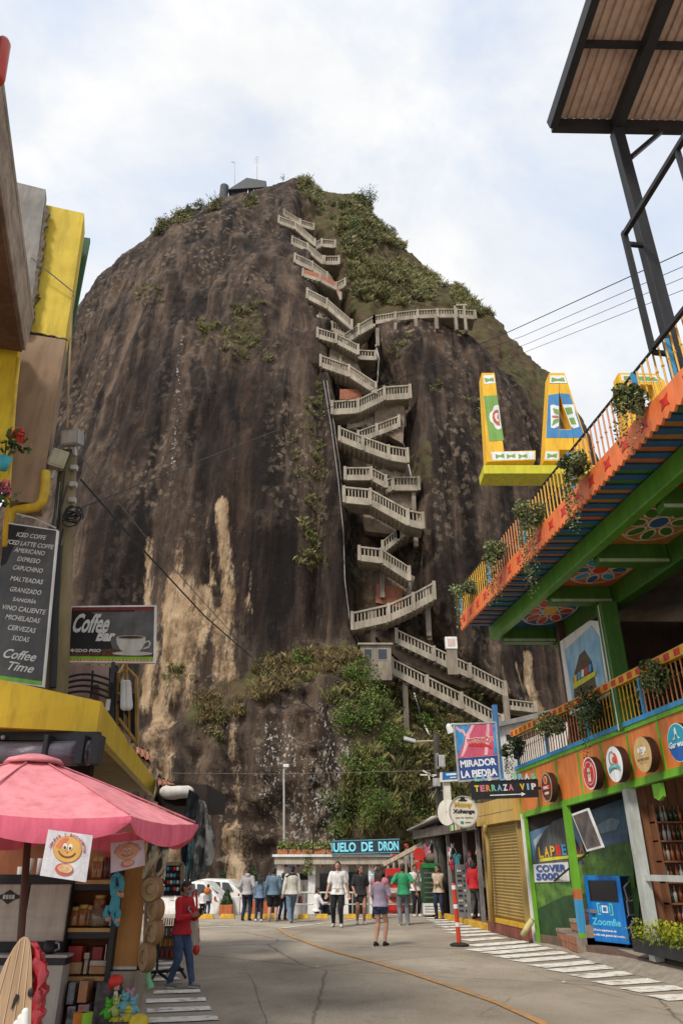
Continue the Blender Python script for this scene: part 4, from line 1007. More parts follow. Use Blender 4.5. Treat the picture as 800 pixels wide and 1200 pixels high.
for i, z_ in enumerate(shz_):
    for k in range(11):
        j = (rnd.randrange(4) if k % 3 else i % 4); o = bpy.data.objects.new('bottle', bme[j]); COL.objects.link(o); o.location = (FX(14.6)+.40+k*.085+(.03 if k > 9 else 0), 14.60+.06*rnd.random(), z_+.031)
        tag(o, 'small '+('amber','dark green','clear','copper')[j]+' bottle on the '+('lowest','second lowest','third lowest','third highest','second highest','topmost')[i]+' shelf inside the dark shop', 'bottle', 'bottles on the shop shelves')
m = MB(); m.slab([FPt(14.66,1.46,.0), FPt(6,1.46,.0), FPt(6,1.56,.0), FPt(14.66,1.56,.0)], (.05,0,0)); m.build('glazing_rail', silver, bld)
m = MB(); m.box(FX(13.3)+.3, FX(13.3)+.36, 13.27, 13.33, .2, 2.9); m.build('inner_post', pm('worn_wood_post', (.30,.22,.16), rough=.7), bld)
m = MB(); m.lathe([(.0,0),(.30,0),(.30,.16),(.26,.17),(.0,.17)], (FX(12.6)+1.0,12.6,2.5), 20, axis=(-1,0,0)); tag(m.build('ceiling_fan_drum', blackm), 'dark round wall fan high inside the bottle shop', 'fan')
m = MB(); m.slab([FPt(13.75,3.02,.05),FPt(13.45,3.02,.05),FPt(13.45,2.80,.05),FPt(13.6,2.74,.05),FPt(13.75,2.80,.05)], (.06,0,0)); m.build('green_bracket', green, bld)
# planter and hedge
plin = pm('kerb_concrete', (.30,.26,.21), (.22,.19,.155), scale=3, rough=.9)
pl = thing('hedge_planter', 'black trough with a clipped yellow-green hedge in front of the bottle shop', 'planter', (FX(13)-.2,13,.3))
m = MB(); m.slab([(FX(15.3)-.12,15.3,.30),(FX(7)-.12,7,.30),(FX(7)+.28,7,.30),(FX(15.3)+.28,15.3,.30)], (0,0,.22)); m.build('trough', blackm, pl, bevel=.01)
C = []
for k in range(9000):
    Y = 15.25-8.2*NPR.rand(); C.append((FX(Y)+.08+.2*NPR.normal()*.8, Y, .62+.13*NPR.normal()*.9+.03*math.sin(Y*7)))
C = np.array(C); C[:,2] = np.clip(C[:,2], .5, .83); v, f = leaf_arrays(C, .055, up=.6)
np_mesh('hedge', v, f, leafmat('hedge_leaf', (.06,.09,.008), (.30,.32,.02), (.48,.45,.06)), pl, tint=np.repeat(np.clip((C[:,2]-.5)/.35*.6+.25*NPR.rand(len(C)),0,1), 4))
# raised pavement along the facade
pav = MB()
pts_ = [(20.4,.03,.12),(18.2,.13,.16),(17.0,.19,.30),(15.2,.28,.40),(12,.30,.45),(6,.30,.45)]
for (a, za, wa), (b, zc_, wb) in zip(pts_[:-1], pts_[1:]):
    pav.hexa([(FX(a)-wa,a,-.1),(FX(b)-wb,b,-.1),(FX(b)+.3,b,-.1),(FX(a)+.3,a,-.1),(FX(a)-wa,a,.012),(FX(b)-wb,b,.012),(FX(b)-.02,b,zc_),(FX(a)-.02,a,za)][:4]+[(FX(a)-wa,a,.012),(FX(b)-wb,b,.012),(FX(b)+.3,b,zc_+.004),(FX(a)+.3,a,za+.004)])
pav.build('pavement', plin, kind='structure')
# ---------------------------------------------------------------- photo kiosk
kb = G(694,1107,.2); kr = G(738,1112,.2); ks = G(758,1108,.2)
kio = thing('photo_kiosk', 'bright blue photo kiosk with a black screen beside the green post', 'kiosk', kb)
hk = PL(685,1027, kb.x+.0*kb.y, .0).z if False else P(685,1027,kb.y).z - kb.z
kblue = paint('kiosk_blue', (.012,.17,.52), rough=.35, wear=.92); knavy = paint('kiosk_navy', (.010,.025,.16), rough=.35)
fr = (kr-kb); fr.z = 0; sd_ = (ks-kr); sd_.z = 0; up = Vector((0,0,1))
bl = Vector((kb.x,kb.y,.27)); 
m = MB(); base = [bl, bl+fr, bl+fr+sd_, bl+sd_]
m.slab(base, (0,0,hk-.05)); m.build('cabinet', kblue, kio, bevel=.012)
m = MB(); 
for f_, s_ in ((.12,.12),(.88,.12),(.12,.88),(.88,.88)):
    m = MB(); p = bl+fr*f_+sd_*s_; m.lathe([(.03,-.09),(.035,-.06),(.03,0)], p, 10); m.build('foot', blackm, kio)
ff = Frame(bl, bl+fr, bl+fr+up*(hk-.05), bl+up*(hk-.05)); fs = Frame(bl+fr, bl+fr+sd_, bl+fr+sd_+up*(hk-.05), bl+fr+up*(hk-.05))
ff.rect('screen_bezel', .10,.90,.60,.935, paint('bezel_blue', (.01,.10,.34)), kio, .006)
scr = ff.rect('screen', .12,.88,.615,.92, pm('black_screen', (.006,.006,.008), rough=.15, bump=0, spec=.5), kio, .016, .012)
cyan = paint('cyan_ink', (.10,.55,.72)); mint = paint('mint_ink', (.12,.56,.42)); wink = paint('white_ink', (.78,.80,.82))
for a, b in ((.27,1),(.70,-1)):
    ff.poly('logo_bracket', [(a,.40),(a+.09*b if b > 0 else a,.40),(a+.09 if b>0 else a,.42),(a+.03 if b>0 else a,.42),(a+.03 if b>0 else a,.56),(a+.09 if b>0 else a,.56),(a+.09 if b>0 else a,.58),(a,.58)] if b > 0 else [(a,.40),(a,.58),(a-.09,.58),(a-.09,.56),(a-.03,.56),(a-.03,.42),(a-.09,.42),(a-.09,.40)], mint, kio, .006)
ff.rect('logo_frame', .40,.56,.435,.545, wink, kio, .006); ff.rect('logo_core', .43,.53,.46,.52, kblue, kio, .010)
for a in (.345,.60): ff.disc('logo_arc', a+.01, .49, .018, .075, cyan, kio, .006)
ff.text('logo_text', 'Zoomfie', .47, .30, cyan, kio, w=fr.length*.78, h=hk*.105, bold=.03)
ff.text('slogan', '¡Vive la experiencia de', .40, .17, wink, kio, w=fr.length*.62, h=hk*.042, bold=.03); ff.text('slogan', 'la selfie más grande del mundo!', .49, .10, wink, kio, w=fr.length*.86, h=hk*.042, bold=.03)
fs.rect('side_print', .03,.97,.02,.985, knavy, kio, .004)
for v_, r_ in ((.80,.32),(.52,0),(.24,.36)):
    fs.rect('photo_border', .16,.84,v_-.115,v_+.115, wink, kio, .010, rot=r_); fs.rect('photo_print', .21,.79,v_-.095,v_+.095, pm('grey_green_photo', (.10,.13,.125), (.035,.05,.05), scale=7, bump=0), kio, .014, rot=r_)
for k in range(20): fs.disc('confetti', .08+.84*rnd.random(), (.04+.05*rnd.random()) if k < 5 else (.36+.04*rnd.random() if k < 10 else .65+.04*rnd.random() if k < 15 else .93+.03*rnd.random()), .016, .016, rnd.choice([wink, yellow, cyan, oranged]), kio, .006, n=7)
# ---------------------------------------------------------------- round signs on the fascia
def disc_sign(name, label, px, py, rpy, cols, mirror=None):
    Y = FP(px, py).y; top_ = FP(px, py-rpy, .3); bot_ = FP(px, py+rpy, .3); c_ = FP(px, py, .30); r_ = (top_.z-bot_.z)/2
    o = thing(name, label, 'sign', c_); n_ = Vector((-1,-.12,0)).normalized(); rr = Vector((.12,-1,0)).normalized()
    m = MB(); m.lathe([(0,-.16),(r_*.97,-.16),(r_,-.14),(r_,-.01),(r_*.985,0),(0,0)], c_, 36, axis=n_); m.build('box', pm('brown_sign_box', (.05,.018,.012), rough=.5), o)
    m = MB(); m.bar(c_-n_*.16, c_-n_*.32, .12); m.build('bracket', blackm, o)
    fr_ = Frame(c_-rr*r_-up*r_, c_+rr*r_-up*r_, c_+rr*r_+up*r_, c_-rr*r_+up*r_); fr_.n = n_
    for i, (cc_, k_) in enumerate(cols): fr_.disc('face', .5,.5, r_*k_, r_*k_, cc_, o, .006+.004*i, n=36)
    return o, fr_, r_, .006+.004*len(cols)
o, f_, r_, l_ = disc_sign('round_sign', 'oval brown and white beer badge sign at the far end of the orange fascia', 640, 922.5, 18, [(paint('tan_rim', (.42,.30,.18)),.985),(paint('badge_brown', (.11,.025,.015)),.88)])
f_.rect('band', .16,.84,.42,.56, redp, o, l_+.002); f_.disc('crest', .5,.74,r_*.34,r_*.28, paint('pale_gold', (.60,.42,.18)), o, l_+.002); f_.disc('crest_core', .5,.74,r_*.18,r_*.2, redp, o, l_+.006); f_.text('badge_text', 'BBC', .5,.49, wink, o, w=r_*.9, h=r_*.2, lift=l_+.006, bold=.03); f_.rect('band', .3,.7,.26,.34, cream, o, l_+.002)
o, f_, r_, l_ = disc_sign('round_sign', 'round red sign with a white skull on the orange fascia', 690.5, 906, 20, [(wink,.99),(redp,.9),(wink,.70),(redp,.66)])
f_.disc('skull', .5,.50,r_*.24,r_*.32, cream, o, l_+.002); f_.rect('jaw', .40,.60,.24,.40, cream, o, l_+.002)
for u_ in (.44,.56): f_.disc('eye_socket', u_,.50,r_*.075,r_*.085, blackm, o, l_+.006, n=12)
f_.disc('nose_socket', .5,.42,r_*.03,r_*.05, blackm, o, l_+.006, n=8); f_.disc('forehead_flower', .5,.58,r_*.05,r_*.05, yellow, o, l_+.006, n=8)
for u_ in (.27,.71): f_.text('sign_text', 'Jo', u_, .70, wink, o, h=r_*.2, lift=l_+.004, bold=.03)
f_.text('sign_text', 'CALAVERA', .5,.115, redp, o, w=r_*.9, h=r_*.11, lift=l_-.004, bold=.02)
o, f_, r_, l_ = disc_sign('round_sign', 'round white sign with a big grey letter C and a teal ribbon', 719.5, 895.5, 22, [(wink,.99)])
f_.disc('patch', .56,.58,r_*.36,r_*.46, paint('vermilion_ink', (.62,.10,.045)), o, l_); f_.disc('letter_c', .42,.66,r_*.40,r_*.42, paint('grey_ink', (.28,.28,.28)), o, l_+.006, a0=60, a1=300); f_.disc('letter_c_hole', .45,.66,r_*.26,r_*.29, wink, o, l_+.010)
f_.disc('patch', .55,.6,r_*.2,r_*.2, MATS['vermilion_ink'], o, l_+.013)
f_.poly('ribbon', [(.16,.28),(.3,.36),(.5,.40),(.7,.37),(.86,.29),(.84,.42),(.7,.49),(.5,.52),(.3,.48),(.16,.41)], paint('teal_ink', (.09,.42,.42)), o, l_+.016); f_.text('sign_text', 'CERVEZA', .5,.44, wink, o, w=r_*1.0, h=r_*.1, lift=l_+.02)
o, f_, r_, l_ = disc_sign('round_sign', 'round tan sign with a small white chicken between white and blue signs', 752.5, 884, 22, [(paint('tan_ink', (.58,.40,.17)),.99)])
f_.disc('chicken_body', .5,.60,r_*.24,r_*.25, wink, o, l_+.002); f_.rect('chicken_body', .40,.60,.50,.66, wink, o, l_+.002)
for u_ in (.31,.69): f_.disc('chicken_wing', u_,.62,r_*.10,r_*.15, wink, o, l_+.004, n=12)
for u_ in (.46,.54): f_.disc('chicken_eye', u_,.62,r_*.03,r_*.03, blackm, o, l_+.006, n=8)
f_.disc('comb', .5,.75,r_*.08,r_*.09, yellow, o, l_+.006, n=10); f_.disc('beak', .5,.55,r_*.05,r_*.06, redp, o, l_+.008, n=8); f_.text('sign_text', 'KICHICKEN', .5,.36, paint('brown_ink', (.13,.07,.03)), o, w=r_*1.3, h=r_*.15, lift=l_+.004, bold=.02); f_.text('sign_text', 'desde el 2017', .5,.27, MATS['brown_ink'], o, w=r_*.8, h=r_*.08, lift=l_+.004)
o, f_, r_, l_ = disc_sign('round_sign', 'large round teal and blue sign at the near end of the orange fascia', 794, 870, 24, [(wink,.99),(paint('teal_blue', (.02,.30,.42)),.95)])
f_.poly('lower_half', [(.03,.42),(.10,.25),(.25,.09),(.5,.03),(.75,.09),(.9,.25),(.97,.42)], paint('royal_ink', (.015,.10,.38)), o, l_+.001)
f_.text('sign_text', 'Gar wuai', .5,.46, wink, o, w=r_*1.6, h=r_*.32, lift=l_+.008, shear=.2, bold=.03); f_.poly('arch', [(.32,.6),(.44,.64),(.46,.84),(.5,.90),(.54,.84),(.56,.64),(.68,.6),(.6,.58),(.52,.72),(.48,.72),(.4,.58)], wink, o, l_+.006)
# ---------------------------------------------------------------- hanging baskets
M_pot = leafmat('basket_leaf', (.035,.055,.016), (.165,.195,.075), (.36,.35,.20)); M_potd = leafmat('dark_basket_leaf', (.010,.022,.008), (.050,.080,.025), (.13,.16,.06))
def basket(p, r, label, group, trail=.9, mat=None, n=900, ls=.075, out=Vector((-1,-.1,0))):
    o = thing('hanging_basket', label, 'hanging plant', p, group); c0 = p+out*.16
    m = MB(); m.lathe([(.05,-.12),(.10,-.10),(.125,.0),(.115,.02),(.10,.0)], c0+Vector((.02,0,0)), 14); m.build('pot', blackm, o, smooth=True)
    pts, k = clump_points(np.array(c0)+np.array([-.03,0,.04]), (r*1.1, r*1.3, r*1.0), n, lumps=9)
    tn = NPR.rand(9)*.5+.2; tt = tn[k]+.2*NPR.normal(size=n)
    st = []
    for q in range(int(14*trail)+2):
        a = NPR.rand()*6.28; s0 = np.array(c0)+np.array([-abs(math.cos(a))*r*.75, math.sin(a)*r, -.05]); Lq = trail*(.35+.75*NPR.rand())
        for u_ in np.arange(0, 1, .03/max(Lq,.1)): st.append(s0+np.array([-.05*math.sin(u_*2)+.05*NPR.normal()*.5, .06*math.sin(q+u_*3)+.03*NPR.normal()*.6, -Lq*u_]))
    st = np.array(st); allp = np.vstack([pts, st]); v, f = leaf_arrays(allp, np.concatenate([np.full(n, ls), np.full(len(st), ls*.62)]), up=0)
    np_mesh('foliage', v, f, mat or M_pot, o, tint=np.repeat(np.clip(np.concatenate([tt, .45+.25*NPR.normal(size=len(st))]),0,1), 4)); return o
UG, LG = 'trailing plants along the upper deck edge', 'trailing plants on the orange balcony rail'
for px, py, r, lb, tr_ in ((553,688,.32,'trailing plant at the far tip of the upper deck',.9),(590,650,.29,'trailing plant second from the far tip of the upper deck',1.2),(631,606,.27,'trailing plant on the upper deck where yellow bars begin',1.5),(686,548,.26,'trailing plant on the upper deck just under the letter A',1.2),(752,470,.26,'big bushy trailing plant on the upper deck over the letter P',.9)):
    p = BP(px, py, .02); basket(p, r, lb, UG, tr_)
for px, py, r, lb, tr_, mt in ((612,882,.36,'dark trailing plant at the far end of the orange balcony',.9,M_potd),(656,852,.34,'light green plant on the balcony rail over the brown badge',.35,M_pot),(705,830,.42,'dark long trailing plant on the balcony rail over the white sign',1.1,M_potd),(775,797,.36,'pale plant on the balcony rail above the blue sign',.5,M_pot)):
    p = FP(px, py, .08); basket(p, r, lb, LG, tr_, mt)
# ---------------------------------------------------------------- big letters LA P on their plinth
LY = 16.0
letters = thing('letter_plinth', 'long lime yellow plinth carrying the big painted letters', 'plinth', P(600,560,LY))
b0, b1 = P(567,555,LY), P(655,566,LY); zt_ = P(568,545,LY).z; xe = P(830,540,LY).x
m = MB(); m.box(b0.x, xe, LY, LY+.66, b0.z, zt_); m.build('slab', lime, letters, bevel=.015)
for px in (690, 770):
    q = P(px, 560, LY+.4); m = MB(); m.box(q.x-.1,q.x+.1,LY+.3,LY+.5,7.5,b0.z); m.build('leg', blackm, letters)
lgreen = paint('fern_green_paint', (.20,.38,.09)); lblue = paint('letter_blue', (.06,.24,.50)); lyel = paint('letter_yellow', (.80,.46,.03), wear=.9)
def letter(name, label, polys, base_pts, deco):
    o = thing(name, label, 'letter', base_pts)
    return o
def lp(px, py, yy=LY+.18): return P(px, py, yy)
def lslab(name, pts, mt, par, yy=LY+.18, th=.42): mm = MB(); mm.slab([lp(a,b,yy) for a,b in pts], (0,th,0)); return mm.build(name, mt, par)
lt = thing('giant_letter', 'giant painted letter L at the left end of the plinth', 'letter', lp(575,540))
lslab('stroke', [(570,541),(627,539),(627,528),(590,529),(579,437),(564,437)], lyel, lt)
def deco(name, pts, mt, par, d=.006): return lslab(name, pts, mt, par, LY+.18-d, .005)
deco('panel', [(566,464),(582,463),(590,516),(573,517)], lgreen, lt); deco('panel', [(566,440),(578,439.5),(580,449),(567,450)], wink, lt); deco('panel', [(575,529.5),(626,528.8),(626,538.2),(577,539.5)], wink, lt)
deco('motif', [(567,442.5),(572,444),(577.5,442),(578.5,447),(573,446),(568.5,448)], lgreen, lt, .012)
for a in (580,593,607): deco('motif', [(a,532),(a+5,533.5),(a+10,531.5),(a+10.5,536.5),(a+5,535),(a+.7,537.5)], lgreen, lt, .012)
for i_, (q_, c_) in enumerate((([(582,474.5),(578,476),(577,481),(573.5,484),(573,489),(574.5,494),(578,496.5),(579.5,501),(583,503.5),(587.2,502),(584,474.8)],wink),([(580.5,480),(577,484),(576.5,489),(578,494),(582,498),(585.5,499),(583.5,480.5)],paint('rust_paint', (.52,.13,.05))),([(580.7,484),(579,486),(579.3,489),(581.8,493.5),(584.3,494),(583.4,484)],wink),([(582.6,486),(582,490),(583.8,491.5),(583.2,485.5)],MATS['rust_paint']))):
    deco('medallion', q_, c_, lt, .012+.006*i_)
la = thing('giant_letter', 'giant painted letter A in the middle of the plinth', 'letter', lp(660,540))
lslab('left_stroke', [(637,540),(655,540),(655,529),(654.5,459),(655,437),(643,437)], lyel, la); lslab('right_stroke', [(673,539),(692,539),(691,530),(661,437),(655,437),(655,459),(670,504)], lyel, la)
lslab('crossbar', [(655,527),(672,527),(672,516),(669,503),(655,503)], lyel, la)
deco('panel', [(642,463),(654.4,461),(654.6,513),(639.5,513)], lblue, la); deco('panel', [(655.2,461),(659,461),(667,462),(685,513),(655.2,513),(655.2,503.5),(669.5,503.5)], lblue, la)
deco('panel', [(644,440),(661,440),(664,449),(643.5,449)], wink, la, .012); deco('motif', [(646,442),(653,444),(660,442),(661.5,447),(653,446),(645.5,447.5)], lgreen, la, .018)
deco('panel', [(639,529),(654,529),(654,538.5),(638,538.5)], wink, la); deco('motif', [(641,531),(646.5,533),(652,531),(652,536.5),(646.5,535),(640.5,537)], lgreen, la, .012)
deco('flower_panel', [(644.5,475),(648,474),(654.4,476),(654.4,499),(649,502),(645,501)], wink, la, .012); deco('flower_panel', [(658.5,474),(672,474),(674,486),(678.5,500),(672,502),(668.6,500)], wink, la, .012)
deco('petal', [(647,478),(654,480),(654,486),(649,484)], lgreen, la, .018); deco('petal', [(646,499),(654,494),(654,490),(648,492)], lgreen, la, .018); deco('petal', [(661,478),(669,477),(671,484),(664,486)], lgreen, la, .018); deco('petal', [(666,490),(672,489),(675,497),(669,497)], lgreen, la, .018); deco('petal', [(646,487),(654,487),(654,489.5),(647,489.5)], paint('rose_paint', (.55,.16,.16)), la, .018)
lpp = thing('giant_letter', 'giant painted letter P at the right, half hidden by the bushy basket', 'letter', lp(740,530))
lslab('stem', [(736,540),(752,540),(741,437),(724,437)], lyel, lpp); lslab('bowl', [(741.5,437),(768,438),(778,446),(782,462),(780,482),(770,492),(747,492),(746,480),(764,479),(768,472),(768,460),(764,451),(743,450)], lyel, lpp)
deco('panel', [(727,439),(768,440),(775,448),(728,446)], wink, lpp); deco('motif', [(730,440.5),(766,441.5),(771,446.5),(731,445)], lgreen, lpp, .012); deco('panel', [(730,462),(743,462),(746,482),(733,482)], MATS['rose_paint'], lpp); deco('panel', [(728,470),(736,470),(738,478),(730,478)], blackm, lpp, .012)
# ================================================================ ROAD MARKINGS
wornw = pm('worn_white_marking', (.74,.71,.65), (.33,.30,.26), scale=3.5, rough=.85, lo=.33, hi=.50, bump=.05, detail=9)
worno = pm('worn_orange_marking', (.46,.24,.08), (.27,.20,.14), scale=3.0, rough=.85, lo=.34, hi=.60, bump=.05, detail=9)
def strip(name, pl, pr, wl, wr, mt, n=6):
    """a painted bar on the road from pl to pr (px of its centre line), widths in metres"""
    a, b = G(*pl), G(*pr); d = (b-a); d.z = 0; nr = Vector((-d.y, d.x, 0)).normalized(); vs = []; fs = []
    for k in range(n+1):
        p = a.lerp(b, k/n); w = wl+(wr-wl)*k/n
        for s in (-1, 1):
            q = p + nr*s*(w/2+.012*float(vnoise(p.x*5+s*9, p.y*5, 0, 6))); vs.append((q.x, q.y, float(ground_z(q.x, q.y))+.012))
    for k in range(n): fs.append((2*k, 2*k+2, 2*k+3, 2*k+1))
    m = MB(); m.add(vs, fs)
    o = m.build(name, mt, road); 
    if o.data.polygons[0].normal.z < 0: o.data.flip_normals()
    return o
SX = lambda l: [(480+x/2.5, 1040+y/2.5) for x, y in l]
for a, b in (((722,326),(860,320)),((642,303),(850,289)),((560,282),(850,264)),((490,262),(830,236)),((422,245),(780,219)),((370,232),(700,205)),((310,216),(630,191)),((262,204),(560,181)),((225,192),(500,169)),((180,184),(460,160)),((178,170),(370,156)),
             ((160,155),(272,147)),((145,142),(250,136)),((120,134),(240,128)),((105,125),(225,120)),((92,117),(210,113)),((78,110),(195,106)),((68,103),(185,100)),((55,97),(170,94)),((45,90),(155,88)),((35,84),(140,82)),((28,77),(120,76))):
    p, q = SX([a, b]); strip('zebra_stripe', p, q, .50, .44, wornw)
for a, b in (((28,285),(203,279)),((30,313),(217,305)),((36,342),(238,333)),((42,375),(262,364)),((50,259),(187,254)),((40,222),(125,217)),((40,205),(122,200)),((42,190),(118,185)),((44,176),(114,172)),((46,164),(110,160))):
    strip('zebra_stripe', (160+a[0]/2.5,1060+a[1]/2.5), (160+b[0]/2.5,1060+b[1]/2.5), .33, .33, wornw)
strip('edge_line', (328,1088), (440,1074), .12, .12, wornw); strip('edge_line', (222,1088), (268,1086), .12, .12, wornw); strip('edge_line', (258,1083.5), (290,1083), .12, .12, wornw); strip('edge_line', (400,1079),(480,1070), .10, .10, wornw)
crk = pm('crack_dark', (.17,.145,.115), (.11,.09,.075), bump=0)
def crack(pts, w):
    q = []; 
    for i in range(len(pts)-1):
        for k in range(5): f = k/5; q.append(G(pts[i][0]*(1-f)+pts[i+1][0]*f+rnd.uniform(-2.2,2.2), pts[i][1]*(1-f)+pts[i+1][1]*f+rnd.uniform(-.5,.5)))
    q.append(G(*pts[-1])); vs, fs = [], []
    for i, p in enumerate(q):
        d = q[min(i+1,len(q)-1)]-q[max(i-1,0)]; d.z = 0; nr = Vector((-d.y,d.x,0)).normalized(); ww = w*.42*rnd.uniform(.3,1.3)
        for s in (-1,1): r_ = p+nr*s*ww/2; vs.append((r_.x,r_.y,float(ground_z(r_.x,r_.y))+.008))
    for i in range(len(q)-1): fs.append((2*i,2*i+2,2*i+3,2*i+1))
    m = MB(); m.add(vs, fs); o = m.build('road_crack', crk, road)
    if o.data.polygons[0].normal.z < 0: o.data.flip_normals()
for pts, w in (([(286,1132),(296,1150),(306,1180),(316,1215)],.022),([(240,1160),(300,1152),(335,1145),(400,1146)],.016),([(400,1146),(470,1152),(560,1168)],.014),([(480,1098),(520,1110),(610,1135),(690,1160),(800,1190)],.018),([(450,1124),(480,1122),(500,1128)],.014),([(330,1110),(420,1106),(500,1112)],.012),([(560,1190),(600,1168),(640,1160)],.014)): crack(pts, w)
lit = [paint('litter_white', (.6,.58,.54)), paint('litter_tan', (.4,.3,.18))]
for k, (a, b) in enumerate(((372,1134),(782,1183),(776,1122),(250,1140),(660,1152),(540,1125))):
    p = G(a, b); m = MB(); m.slab([(p.x-.03,p.y,.012),(p.x+.02,p.y-.025,.016),(p.x+.035,p.y+.02,.02),(p.x-.02,p.y+.03,.014)], (0,0,.006)); tag(m.build('paper_scrap', lit[k % 2]), ('white scrap of paper in the middle of the road','pale scrap near the right picture edge on the road','white scrap beside the hedge planter kerb','pale scrap by the left crossing','white scrap between the right zebra bars','pale scrap just right of the delineator foot')[k], 'litter')
ol = [(326,1088),(340,1097),(368,1108),(400,1118),(440,1128),(480,1140),(528,1156),(584,1176),(632,1198),(690,1226)]
m = MB(); vs, fs = [], []
pts = [G(*p) for p in ol]
for i, p in enumerate(pts):
    d = pts[min(i+1,len(pts)-1)]-pts[max(i-1,0)]; d.z = 0; nr = Vector((-d.y,d.x,0)).normalized()
    for s in (-1,1): q = p+nr*s*.065; vs.append((q.x,q.y,float(ground_z(q.x,q.y))+.012))
for i in range(len(pts)-1): fs.append((2*i,2*i+2,2*i+3,2*i+1))
m.add(vs, fs); o = m.build('orange_line', worno, road)
if o.data.polygons[0].normal.z < 0: o.data.flip_normals()
# ================================================================ SHOPS FURTHER UP ON THE RIGHT
goldp = paint('old_gold_paint', (.37,.255,.085), rough=.5, wear=.8); kerby = paint('kerb_yellow', (.62,.36,.03), rough=.7, wear=.7, scale=5)
tiled = pm('red_floor_tile', (.24,.07,.045), (.15,.05,.035), scale=4, rough=.7)
sh = thing('shuttered_shop', 'small gold shop with its roller shutter closed, next to the mural', 'shop', (FX(22.5),22.5,0))
m = MB(); m.slab([FPt(24.1,.36),FPt(20.75,.36),FPt(20.75,3.45),FPt(24.1,3.45)], (3.0,0,0)); m.build('wall', goldp, sh)
for k in range(30):
    z0 = .42+k*.078; m = MB(); m.slab([FPt(23.75,z0,.03),FPt(21.0,z0,.03),FPt(21.0,z0+.040,.055),FPt(23.75,z0+.040,.055)], (.05,0,0)); m.slab([FPt(23.75,z0+.04,.055),FPt(21.0,z0+.04,.055),FPt(21.0,z0+.074,.03),FPt(23.75,z0+.074,.03)], (.05,0,0)); m.build('shutter_slat', goldp, sh)
for Y in (24.05,23.8,20.95):
    m = MB(); m.box(FX(Y)-.10, FX(Y)+.02, Y-.06, Y+.06, .2, 2.86); m.build('door_post', goldp, sh, bevel=.008)
m = MB(); m.slab([FPt(24.15,2.80,.22),FPt(20.72,2.80,.22),FPt(20.72,3.42,.22),FPt(24.15,3.42,.22)], (.25,0,0)); m.build('fascia', paint('ochre_gold_paint', (.55,.36,.10), rough=.5), sh)
m = MB(); m.slab([FPt(24.15,3.06,.226),FPt(20.72,3.06,.226),FPt(20.72,3.075,.226),FPt(24.15,3.075,.226)], (.02,0,0)); m.build('fascia_joint', concrete_d, sh)
m = MB(); m.slab([FPt(24.1,.0,.14),FPt(20.72,.0,.14),FPt(20.72,.27,.14),FPt(24.1,.27,.14)], (.4,0,0)); m.build('step', tiled, sh, bevel=.01)
m = MB(); m.slab([FPt(23.7,.27,.16),FPt(20.9,.27,.16),FPt(20.9,.38,.16),FPt(23.7,.38,.16)], (.4,0,0)); m.build('step_edge', kerby, sh, bevel=.01)
m = MB(); q = [FP(568,968,.35),FP(567.5,975,.32),FP(571,985,.25),FP(573,1010,.24),FP(577,1080,.22)]; m.tube(q, .065, 10); tag(m.build('drain_pipe', goldp, smooth=True), 'bent gold drain pipe left of the roller shutter', 'pipe')
m = MB(); a = FP(612,1096,.35); b = FP(623,1078,.15); m.tube([a,b], .07, 10); tag(m.build('drain_pipe', paint('cream_yellow_paint', (.62,.55,.25)), smooth=True), 'short pale yellow pipe stub beside the mural base', 'pipe')
st = thing('souvenir_shop', 'dark open souvenir shop with grey posts beyond the roller shutter', 'shop', (FX(28),28,0))
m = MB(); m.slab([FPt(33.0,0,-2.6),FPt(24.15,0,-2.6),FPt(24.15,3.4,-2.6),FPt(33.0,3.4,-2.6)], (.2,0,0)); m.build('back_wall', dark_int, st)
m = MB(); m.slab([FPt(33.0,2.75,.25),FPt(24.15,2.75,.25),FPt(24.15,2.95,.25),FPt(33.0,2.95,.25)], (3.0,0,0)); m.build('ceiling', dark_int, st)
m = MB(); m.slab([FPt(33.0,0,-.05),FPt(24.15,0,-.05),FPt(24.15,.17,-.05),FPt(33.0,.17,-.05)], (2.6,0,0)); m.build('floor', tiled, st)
m = MB(); m.slab([FPt(32.2,0,.12),FPt(24.15,0,.12),FPt(24.15,.175,.12),FPt(32.2,.175,.12)], (.18,0,0)); m.build('kerb', kerby, st, bevel=.02)
grayp = pm('grey_post', (.24,.23,.22), (.15,.145,.14), scale=4, rough=.7)
for Y in (24.9,26.4,28.6,30.6,32.6):
    m = MB(); m.box(FX(Y)-.06, FX(Y)+.06, Y-.06, Y+.06, .17, 2.8); m.build('post', grayp, st)
for Y in (27.2, 29.6): m = MB(); m.box(FX(Y)+.3, FX(Y)+2.4, Y-.04, Y+.04, .17, 2.8); m.build('partition', pm('brown_board', (.10,.06,.04), rough=.8), st)
m = MB(); m.slab([FPt(33.2,2.72,.30),FPt(24.15,2.72,.30),FPt(24.15,3.02,.30),FPt(33.2,3.02,.30)], (.1,0,0)); m.build('fascia', pm('old_timber_fascia', (.16,.13,.11), (.09,.07,.06), scale=3), st)
for k, c in enumerate((green, whitep, MATS['moss_paint'], cream, paint('amber_paint', (.62,.28,.03)), whitep, green, MATS['amber_paint'], MATS['moss_paint'])):
    Y = 26.9-k*.22; 
    m = MB(); m.slab([FPt(Y,2.78,.34),FPt(Y-.21,2.78,.34),FPt(Y-.21,3.34,.34),FPt(Y,3.34,.34)], (.04,0,0)); m.build('awning_strip', c, st)
m = MB(); m.slab([FPt(33.4,3.05,.5),FPt(24.2,3.42,.5),FPt(24.2,3.42,-3),FPt(33.4,3.05,-3)], (0,0,.06)); m.build('roof_sheet', pm('zinc_sheet', (.30,.29,.28), (.19,.18,.17), scale=2, rough=.6), st)
aw = thing('pale_awning', 'pale cream awning at the far corner of the souvenir stalls', 'awning', FP(505,970))
